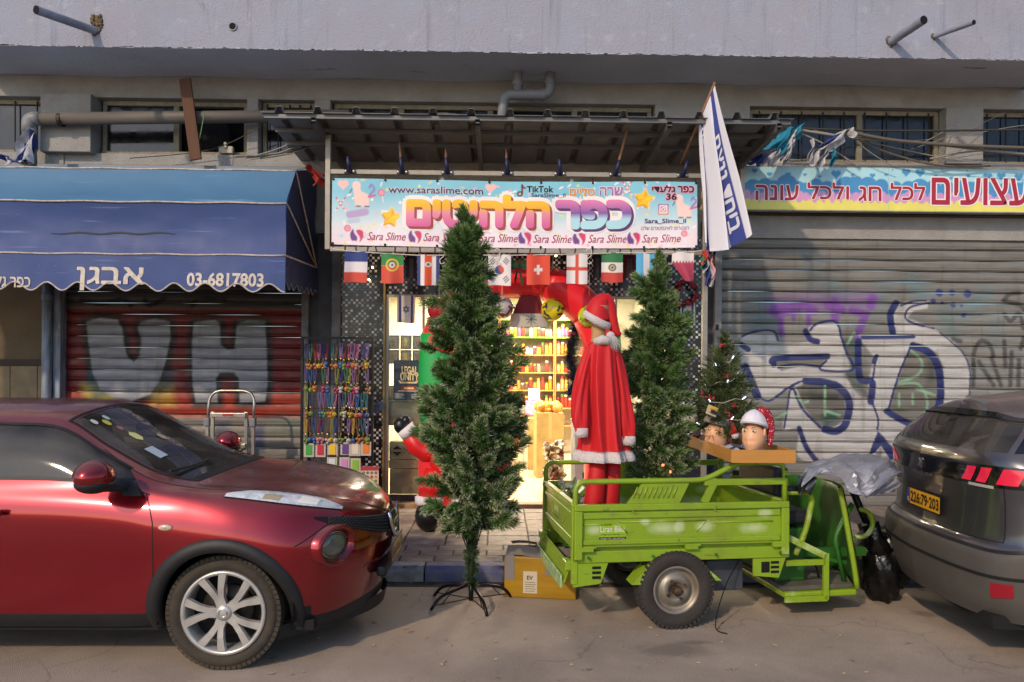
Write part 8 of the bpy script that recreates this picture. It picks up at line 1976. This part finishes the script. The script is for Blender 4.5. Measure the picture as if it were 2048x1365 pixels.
# rubber seals round the panes
for sd in (1, -1):
    ribbon(LR, seg_path((4.56, 4.17), (7.6, 4.17), 40), .022, .004, sd).build('window_seal', plas, car)
    ribbon(LR, seg_path((4.56, 5.84), (7.6, 5.84), 40), .020, .003, sd).build('window_seal', plas, car)
    ribbon(LR, seg_path((6.05, 6.22), (8.8, 6.22), 30), .020, .003, sd).build('windscreen_seal', plas, car)
    ribbon(LR, seg_path((8.76, 6.2), (8.76, 8.0), 20), .060, .003, sd).build('wiper_cowl', plas, car)
    ribbon(LR, seg_path((6.08, 6.25), (6.08, 8.0), 20), .018, .003, sd).build('windscreen_seal', plas, car)
    ribbon(LR, seg_path((4.50, 4.1), (4.50, 5.9), 12), .07, .003, sd).build('door_pillar', plas, car)
    gap = mat('panel_gap', '#0d0506', .7)
    # shut lines: front edge of door, wing to bumper, bonnet edge
    ribbon(LR, [(8.06+.10*math.sin(k/20*2.2)+(.0 if k < 14 else -.04*(k-14)), .95+3.05*k/20) for k in range(21)], .0065, .0012, sd).build('shut_line', gap, car)
    ribbon(LR, seg_path((8.0, 4.0), (7.6, 4.15), 6), .0065, .0012, sd).build('shut_line', gap, car)
    ribbon(LR, seg_path((7.0, 6.02), (8.9, 5.2), 24)+seg_path((8.9, 5.2), (10.0, 5.0), 10), .006, .0012, sd).build('shut_line', gap, car)
    ribbon(LR, seg_path((11.15, 2.95), (12.6, 4.05), 16), .0065, .0012, sd).build('shut_line', gap, car)
    ribbon(LR, seg_path((8.9, 5.95), (10.3, 5.6), 14)+seg_path((10.3, 5.6), (12.9, 5.35), 22)+seg_path((12.9, 5.35), (15.0, 4.6), 12), .006, .0012, sd).build('shut_line', gap, car)
    # wheel arch cladding
    for wx_, wz_ in WB:
        vs = []; n = 44
        for k in range(n+1):
            a = math.radians(-14)+math.radians(208)*k/n
            for r_, o_ in ((.368, -.05), (.372, .014), (.405, .020), (.447, .012), (.452, -.006)):
                x, z = wx_+r_*math.cos(a), wz_+r_*math.sin(a); z = max(z, .20)
                ys = side_y(VR, wx_+.43*math.cos(a), max(.24, wz_+.43*math.sin(a)))
                vs.append((x, sd*(ys+o_), z))
        MB().add(vs, [(k*5+j, (k+1)*5+j, (k+1)*5+j+1, k*5+j+1) for k in range(n) for j in range(4)]).build('arch_cladding', plas, car, smooth=True)
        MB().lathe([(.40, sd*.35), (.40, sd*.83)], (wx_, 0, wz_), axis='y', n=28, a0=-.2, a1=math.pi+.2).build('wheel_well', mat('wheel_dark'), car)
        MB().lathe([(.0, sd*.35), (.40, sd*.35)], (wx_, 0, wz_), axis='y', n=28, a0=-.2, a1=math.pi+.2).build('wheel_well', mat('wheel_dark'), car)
alm = mat('alloy_silver', '#bdbab6', .35, .55, var=.25, vscale=9)
for wx_, wz_ in WB:
    for sd in (1, -1): alloy(car, (wx_, sd*.755, wz_), .334, .243, .215, sd, alm, tyre2)
MB().b2(-3.1, .5, -.75, .75, .2, .26).build('underbody', mat('wheel_dark'), car)
# headlamps on the wing tops
refl = mat('lamp_reflector', '#c9c4ba', .25, .2); bulbm = mat('lamp_amber', '#c98a3a', .3)
def hv(u): 
    t = (u-9.62)/(12.35-9.62); return 4.36-.10*t, 4.34-.10*t+1.28*math.sin(math.pi*min(1, max(0, t*.92+.04)))**.7*(1-.30*t)
for sd in (1, -1):
    us = np.linspace(9.64, 12.33, 36)
    hl = patch(LR, us, lambda u: hv(u)[0], lambda u: hv(u)[1], 10, .004, sd).build('headlamp', mat('lamp_bowl', '#dfe3e8', .15, .0, var=.75, vscale=20, col2='#8d959e', coat=.8), car, smooth=True)
    for uu, ww in ((10.35, .35), (11.1, .5), (11.7, .4)):
        patch(LR, np.linspace(uu, uu+ww, 8), lambda u: hv(u)[0]+.12*(hv(u)[1]-hv(u)[0]), lambda u: hv(u)[0]+(.55 if uu < 11 else .75)*(hv(u)[1]-hv(u)[0]), 5, .0065, sd).build('lamp_reflector', mat('lamp_inner_%d' % int(uu), {10: '#a89878', 11: '#f0ece4'}.get(int(uu), '#b9bec6'), .2, coat=.6) if uu != 11.7 else mat('lamp_inner_x', '#c9ced4', .2, coat=.6), hl, smooth=True)
    ribbon(LR, [(u, hv(u)[0]-.03) for u in us], .012, .003, sd).build('lamp_seal', gap, hl)
    # grille wings with a honeycomb relief
    gr = patch(LR, np.linspace(11.6, 14.6, 38), lambda u: 3.76-.95*((u-11.6)/2.95)**.9, lambda u: 3.82+.15*((u-11.6)/2.95), 8, .004, sd).build('grille', mat('grille_black', '#101011', .5), car, smooth=True)
    mb = MB()
    for a in range(26):
        for b in range(6):
            u = 12.0+2.5*(a+.5*(b % 2))/26; lo, hi = 3.76-.95*((u-11.6)/2.95)**.9, 3.82+.15*((u-11.6)/2.95); v = lo+(hi-lo)*(b+.6)/6.3
            p = LR.at(u, v); n = LR.nrm(u, v); n = n if n.x > 0 else -n; q = p+n*.006; mb.ball((q.x, sd*q.y, q.z), (.010, .010, .0055), 6, 4)
    tag(mb.build('grille_cells', mat('grille_cell', '#2a2a2d', .4), gr, smooth=True), kind='stuff')
    # big round lamp in its tunnel
    p, n = fogc, fogn
    e1 = foge; c = p
    def ring(prof, nm, m, ns=40, par=car):
        mb = MB(); vs = []
        for k in range(ns):
            a = 2*math.pi*k/ns
            for r_, h_ in prof: q = c+(e1*math.cos(a)*1.40+Vector((0, 0, 1))*math.sin(a))*r_+n*h_; vs.append((q.x, sd*q.y, q.z))
        Lp = len(prof); mb.add(vs, [(k*Lp+i, ((k+1) % ns)*Lp+i, ((k+1) % ns)*Lp+i+1, k*Lp+i+1) for k in range(ns) for i in range(Lp-1)]); return mb.build(nm, m, par, smooth=True)
    lr = ring([(.135, -.07), (.125, -.004), (.114, .010), (.100, .004), (.086, -.03), (.078, -.05)], 'round_lamp', redp)
    ring([(.080, -.052), (.078, -.030), (.05, -.018), (.0, -.014)], 'lamp_lens', mat('fog_lens', '#6f6d64', .08, .2, coat=.8), par=lr); ring([(.082, -.05), (.082, -.027), (.076, -.028)], 'lamp_ring', chrome, par=lr)
    # side repeater
    q = LR.at(9.05, 3.35); q = Vector((RXl := (185/340-.0)*0-.31, 0, .84)); yy = side_y(VR, -.31, .845)
    rp_ = MB().ball((-.31, sd*(yy+.004), .845), (.042, .010, .018), 16, 8).build('side_repeater', mat('repeater_clear', '#b9a99a', .2, coat=.5), car, smooth=True)
    MB().ball((-.31, sd*(yy+.013), .845), (.010, .003, .006), 8, 6).build('repeater_bulb', bulbm, rp_)
    # door mirror
    mr_ = MB(); mr_.ball((0, 0, 0), (.085, .105, .085), 24, 16, fn=lambda v: 1+.12*(abs(v.x)**3+abs(v.z)**3)+.1*abs(v.y)**4)
    mo = mr_.build('door_mirror', redp, car, smooth=True); mo.location = (-.66, sd*1.02, 1.155); mo.scale = (1.12, 1.15, .95)
    o = MB().ball((0, 0, -.045), (.088, .10, .06), 20, 12).build('mirror_base', plas, mo, smooth=True)
    MB().bar((-.02, -sd*.02, -.075), (.07, -sd*.17, -.095), .07, .05).build('mirror_arm', plas, mo, bevel=.012)
    MB().prism([(-.575-.0, sd*.858, 1.02), (-.46, sd*.872, 1.02), (-.53, sd*.82, 1.10), (-.66, sd*.80, 1.115)], (0, sd*.02, 0)).build('mirror_corner', plas, car)
    MB().prism([(-1.24, sd*.90, .905), (-1.24, sd*.90, .945), (-1.44, sd*.90, .945), (-1.44, sd*.90, .905)], (0, sd*.03, 0)).build('door_handle', redp, car, bevel=.012)
    # wipers
    MB().tube([(-.33, sd*.25, 1.155), (-.36, sd*.48, 1.14), (-.40, sd*.66, 1.135)], .010, 6).build('wiper', plas, car)
# chrome V, emblem, lower bumper, plate
mb = MB()
for sd in (1, -1): mb.tube([LR.at(14.98 if q == 0 else 14.0, 4.0) and Vector((.862, sd*.19, .80)), Vector((.872, sd*.145, .70)), Vector((.884, sd*.09, .625)), Vector((.888, 0, .61))], .014, 8)
mb.build('chrome_grille_bar', chrome, car, smooth=True)
MB().b2(.845, .868, -.13, .13, .635, .785).build('grille_centre', mat('grille_black'), car, bevel=.01)
MB().lathe([(.062, .874), (.075, .884), (.088, .874)], (0, 0, .715), axis='x', n=32).build('emblem_ring', chrome, car, smooth=True); MB().b2(.874, .886, -.10, .10, .700, .730).build('emblem_bar', chrome, car, bevel=.004)
MB().b2(.80, .868, -.33, .33, .40, .47).build('lower_intake', plas, car, bevel=.02)
plate(car, 'number_plate', lambda x, z, l: (.893+.0012*l, -x, .525+z), .52, .115, '56·016·32')
MB().grid(lambda u, v: Vector((.30+.50*math.sin(u*math.pi), .80-1.6*u, .155+.09*v)) + Vector((.02*v, 0, 0)), 30, 3).build('front_lip', plas, car, smooth=True)
# inside: dash, wheel, seats, mirror, floor
ing = mat('car_interior', '#26241f', .8)
MB().b2(-.78, -.34, -.66, .66, .86, 1.00).build('dashboard', ing, car, bevel=.05); MB().b2(-2.6, -.4, -.74, .74, .32, .38).build('cabin_floor', ing, car)
for sd in (1, -1):
    MB().box((-1.28, sd*.34, .95), (.14, .46, .62), (0, -.22, 0)).build('seat_back', ing, car, bevel=.06, seg=3); MB().box((-1.08, sd*.34, .62), (.5, .48, .16)).build('seat_cushion', ing, car, bevel=.05, seg=3); MB().box((-1.36, sd*.34, 1.31), (.09, .25, .17), (0, -.15, 0)).build('headrest', ing, car, bevel=.04, seg=3)
    MB().b2(-2.6, -.6, sd*.80-.01, sd*.80+.01, .35, 1.05).build('door_lining', ing, car)
MB().b2(-2.1, -2.0, -.6, .6, .5, 1.2).build('rear_seat', ing, car, bevel=.05)
o = MB().tube(arc((0, 0, 0), .18, 0, 2*math.pi, 28, (0, 1, 0), (0, 0, 1))[:-1], .015, 8, closed=True).build('steering_wheel', ing, car, smooth=True); o.location = (-.80, -.36, 1.02); o.rotation_euler = (0, -.45, 0)
MB().box((-.86, 0, 1.36), (.04, .22, .06)).build('inner_mirror', ing, car, bevel=.015)
for k, (u, v, c, sh, w_, nm) in enumerate(((6.50, 6.85, '#b9b04a', 0, .034, 'yellow round sticker'), (6.38, 6.62, '#c2c6ba', 0, .028, ''), (6.38, 7.0, '#a8c2b8', 0, .028, ''), (6.72, 6.95, '#9a6a72', 0, .026, ''), (7.02, 7.0, '#d2cf8a', 1, .055, ''), (7.5, 6.85, '#a9b8c2', 2, .06, ''), (7.2, 7.5, '#a89c86', 1, .04, ''))):
    p = LR.at(u, v); n = LR.nrm(u, v); n = n if n.z > 0 else -n; e1 = (LR.at(u+.1, v)-p).normalized(); e2 = n.cross(e1); p = p+n*.004
    pts = [(math.cos(a)*w_, math.sin(a)*w_*.7) for a in np.linspace(0, 6.28, 13 if sh == 0 else 7)[:-1]] if sh < 2 else [(-w_, -w_*.7), (w_, -w_*.7), (w_, w_*.7), (-w_, w_*.7)]
    MB().add([p+e1*a+e2*b for a, b in pts], [tuple(range(len(pts)))]).build('windscreen_sticker', mat('wsticker_%d' % k, c, .5), car)

# ------------------------------------------------------------------ grey crossover seen from behind
P = [
 [(.02, 0, 0.260), (-.03, 0, 0.400), (-.04, 0, 0.640), (.03, 0, 0.740), (.045, 0, 0.950), (.035, 0, 1.110), (.03, 0, 1.260), (.26, 0, 1.500), (.30, 0, 1.580)],
 [(.06, .45, 0.260), (.01, .47, 0.400), (.0, .48, 0.640), (.065, .48, 0.740), (.08, .48, 0.950), (.07, .48, 1.110), (.065, .47, 1.260), (.28, .42, 1.495), (.42, 0, 1.605)],
 [(.17, .74, 0.260), (.11, .77, 0.400), (.10, .79, 0.640), (.17, .78, 0.740), (.18, .78, 0.950), (.165, .78, 1.110), (.17, .75, 1.260), (.36, .60, 1.470), (.55, 0, 1.625)],
 [(.38, .86, 0.260), (.33, .90, 0.400), (.32, .915, 0.660), (.36, .905, 0.780), (.38, .90, 0.970), (.38, .90, 1.110), (.42, .85, 1.250), (.58, .68, 1.490), (.75, 0, 1.650)],
 [(.80, .88, 0.270), (.80, .91, 0.400), (.80, .925, 0.660), (.80, .925, 0.800), (.80, .92, 0.980), (.80, .91, 1.100), (.80, .86, 1.230), (.85, .70, 1.530), (1.0, 0, 1.675)],
 [(1.60, .87, 0.270), (1.60, .90, 0.400), (1.60, .91, 0.600), (1.60, .92, 0.780), (1.60, .915, 0.960), (1.60, .90, 1.070), (1.60, .85, 1.170), (1.60, .70, 1.560), (1.60, 0, 1.690)],
 [(2.60, .87, 0.270), (2.60, .90, 0.400), (2.60, .91, 0.600), (2.60, .92, 0.780), (2.60, .915, 0.950), (2.60, .90, 1.050), (2.60, .85, 1.150), (2.45, .68, 1.520), (2.40, 0, 1.640)],
 [(3.20, .87, 0.270), (3.20, .90, 0.400), (3.20, .91, 0.600), (3.20, .92, 0.780), (3.20, .90, 0.930), (3.22, .86, 1.000), (3.25, .78, 1.070), (3.20, .64, 1.150), (3.15, 0, 1.240)],
 [(4.10, .82, 0.250), (4.12, .86, 0.380), (4.12, .88, 0.560), (4.12, .88, 0.720), (4.10, .84, 0.840), (4.10, .74, 0.930), (4.10, .6, 0.960), (4.08, .35, 1.000), (4.05, 0, 1.050)],
 [(4.38, .50, 0.240), (4.41, .52, 0.380), (4.42, .54, 0.540), (4.42, .54, 0.680), (4.40, .5, 0.780), (4.39, .42, 0.830), (4.38, .34, 0.860), (4.36, .2, 0.890), (4.34, 0, 0.930)],
 [(4.42, 0, 0.240), (4.45, 0, 0.380), (4.46, 0, 0.540), (4.46, 0, 0.660), (4.44, 0, 0.740), (4.43, 0, 0.770), (4.42, 0, 0.800), (4.41, 0, 0.820), (4.40, 0, 0.830)],
]
LG = Loft(P); LG.c = (.9, 3.6, .7)
gx, gy = 2.98, 5.20
suv = thing('parked_car', 'dusty dark grey crossover car seen from behind at the picture edge', 'car', (gx, gy, 0), math.radians(-6.5)); suv.scale = (1, -1, 1)
grp = carpaint('grey_metallic', '#515155', '#3a3a3d', .30, .45)
WG = [(.86, .345), (3.53, .345)]
def skipG(u, v, c):
    x, y, z = c
    for wx_, wz_ in WG:
        if (x-wx_)**2+(z-wz_)**2 < .40**2 and v < 3.6 and abs(y) > .5: return True
    if 6.12 < v < 6.86 and u < 2.05: return True
    if 6.15 < v < 6.9 and 3.2 < u < 6.6: return True
    return False
(gb, gs), VG = body(LG, 'body_shell', suv, grp, 16, 10, skipG, lambda u, v, c: (v < 2.35 and u < 3.2) or v < 1.1, mat('dusty_bumper', '#46423f', .6, var=.4, vscale=4, col2='#5a534c', bump=.08, bscale=150), 'lower_bumper')
for sd in (1, -1):
    patch(LG, np.linspace(0, 2.1, 20), lambda u: 6.08, lambda u: 6.90, 10, -.003, sd).build('rear_window', glass_s, suv, smooth=True)
    patch(LG, np.linspace(2.2, 2.95, 10), lambda u: 6.10+.12*(u-2.2), lambda u: 6.86, 8, .004, sd).build('quarter_panel', mat('gloss_black', '#101114', .12, coat=.5), suv, smooth=True)
    patch(LG, np.linspace(3.15, 6.65, 30), lambda u: 6.12, lambda u: 6.92, 8, -.003, sd).build('side_window', glass_s, suv, smooth=True)
    # black light bar across the tail with three slanted red claws
    gbk = mat('gloss_black', '#101114', .12, coat=.5)
    lb_ = patch(LG, np.linspace(0, 3.35, 44), lambda u: 4.72, lambda u: 5.62, 6, .006, sd).build('light_bar', gbk, suv, smooth=True)
    rl_ = mat('tail_red', '#b5122a', .2, coat=.6, emit=(.9, .03, .10), estr=.25)
    for k, (ua, ub) in enumerate(((1.10, 1.32), (1.44, 1.68), (1.92, 2.40))):
        patch(LG, np.linspace(0, 1, 6), lambda u: 0, lambda u: 0, 1, 0) if False else None
        mb = MB(); vs = []
        for i in range(7):
            for j in range(7):
                v = 4.86+.66*j/6; u = ua+(ub-ua)*i/6+.22*(j/6-.5)
                p = LG.at(u, v); n = LG.nrm(u, v)
                q = p+n*.011; vs.append((q.x, sd*q.y, q.z))
        mb.add(vs, [(i*7+j, (i+1)*7+j, (i+1)*7+j+1, i*7+j+1) for i in range(6) for j in range(6)]).build('tail_lamp', rl_, lb_, smooth=True)
    patch(LG, np.linspace(1.15, 1.75, 8), lambda u: 4.66, lambda u: 4.78, 3, .009, sd).build('reverse_lamp', mat('reverse_clear', '#a8a39c', .2, coat=.5), lb_, smooth=True)
    ribbon(LG, seg_path((0, 6.98), (2.4, 6.98), 24), .05, .010, sd).build('spoiler_lip', mat('gloss_black'), suv)
    ribbon(LG, seg_path((0, 2.42), (3.1, 2.42), 30), .022, .006, sd).build('bumper_ledge', plas, suv); ribbon(LG, seg_path((0, 1.55), (3.1, 1.55), 30), .02, .006, sd).build('bumper_groove', mat('wheel_dark'), suv)
    ribbon(LG, seg_path((1.95, 3.0), (1.95, 4.7), 16), .006, .0015, sd).build('shut_line', gap, suv); ribbon(LG, seg_path((0, 2.95), (1.95, 3.0), 16), .006, .0015, sd).build('shut_line', gap, suv)
    rfm = mat('reflector_red', '#8a1020', .25, coat=.5)
    patch(LG, np.linspace(1.95, 2.45, 8), lambda u: 1.05+.25*(u-2.05), lambda u: 1.42+.05*(u-2.05), 3, .008, sd).build('reflector', rfm, suv, smooth=True)
    MB().tube([(.95, sd*.62, 1.60), (1.1, sd*.63, 1.635), (1.7, sd*.63, 1.66), (2.2, sd*.62, 1.62)], .014, 8).build('roof_rail', chrome, suv, smooth=True)
    for wx_, wz_ in WG:
        alloy(suv, (wx_, sd*.80, wz_), .345, .225, .22, sd, alm, tyre2)
        vs = []; n = 40
        for k in range(n+1):
            a = math.radians(-15)+math.radians(210)*k/n
            for r_, o_ in ((.372, -.05), (.376, .014), (.41, .018), (.445, .008)):
                x, z = wx_+r_*math.cos(a), wz_+r_*math.sin(a); ys = side_y(VG, wx_+.43*math.cos(a), max(.28, wz_+.43*math.sin(a))); vs.append((x, sd*(ys+o_), max(z, .22)))
        MB().add(vs, [(k*4+j, (k+1)*4+j, (k+1)*4+j+1, k*4+j+1) for k in range(n) for j in range(3)]).build('arch_cladding', plas, suv, smooth=True)
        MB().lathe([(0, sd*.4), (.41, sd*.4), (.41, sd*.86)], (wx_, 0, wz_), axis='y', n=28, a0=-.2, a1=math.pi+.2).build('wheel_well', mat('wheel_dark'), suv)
MB().b2(.1, 4.2, -.78, .78, .22, .30).build('underbody', mat('wheel_dark'), suv)
MB().b2(.3, 2.6, -.8, .8, .3, 1.0).build('cabin_block', ing, suv)
for sd in (1, -1): MB().box((.95, sd*.38, 1.05), (.12, .5, .5), (0, .2, 0)).build('rear_seat', ing, suv, bevel=.05)
plate(suv, 'number_plate', lambda x, z, l: (.005+.028-.0012*l, -x*-1*-1 if False else x, .865+z), .50, .112, '226:79·203', back='#d39a1e', bold=.03)
MB().tube([(.09, .02, 1.235), (.13, -.18, 1.26), (.17, -.36, 1.265)], [.02, .012, .006], 8).build('rear_wiper', plas, suv)
def tail_x(y, z, o=.006):
    d = (VG[..., 1]-abs(y))**2+(VG[..., 2]-z)**2+(VG[..., 0] > .6)*9
    ix = np.unravel_index(np.argsort(d, axis=None)[:4], d.shape); w = 1/(d[ix]+1e-6); return float((VG[..., 0][ix]*w).sum()/w.sum())-o
# maker's mark: little rearing figure and the name under it
mk = mat('badge_silver', '#a9a8a6', .2, .9)
bd_ = [(0, 0), (.012, .05), (.03, .075), (.02, .10), (.03, .125), (.012, .13), (.0, .115), (-.015, .13), (-.028, .115), (-.012, .095), (-.03, .07), (-.02, .05), (-.04, .02), (-.025, .0), (-.012, .035)]
MB().prism([(tail_x(0, 1.13, .008), y_*1.2, 1.095+z_*.85) for y_, z_ in bd_], (-.008, 0, 0)).build('badge', mk, suv)
lettering('PEUGEOT', (-.14, .14, 1.045, 1.068), lambda x, z: Vector((tail_x(x, z, .012), x, z)), mk, suv, bold=.01, name='badge_lettering')
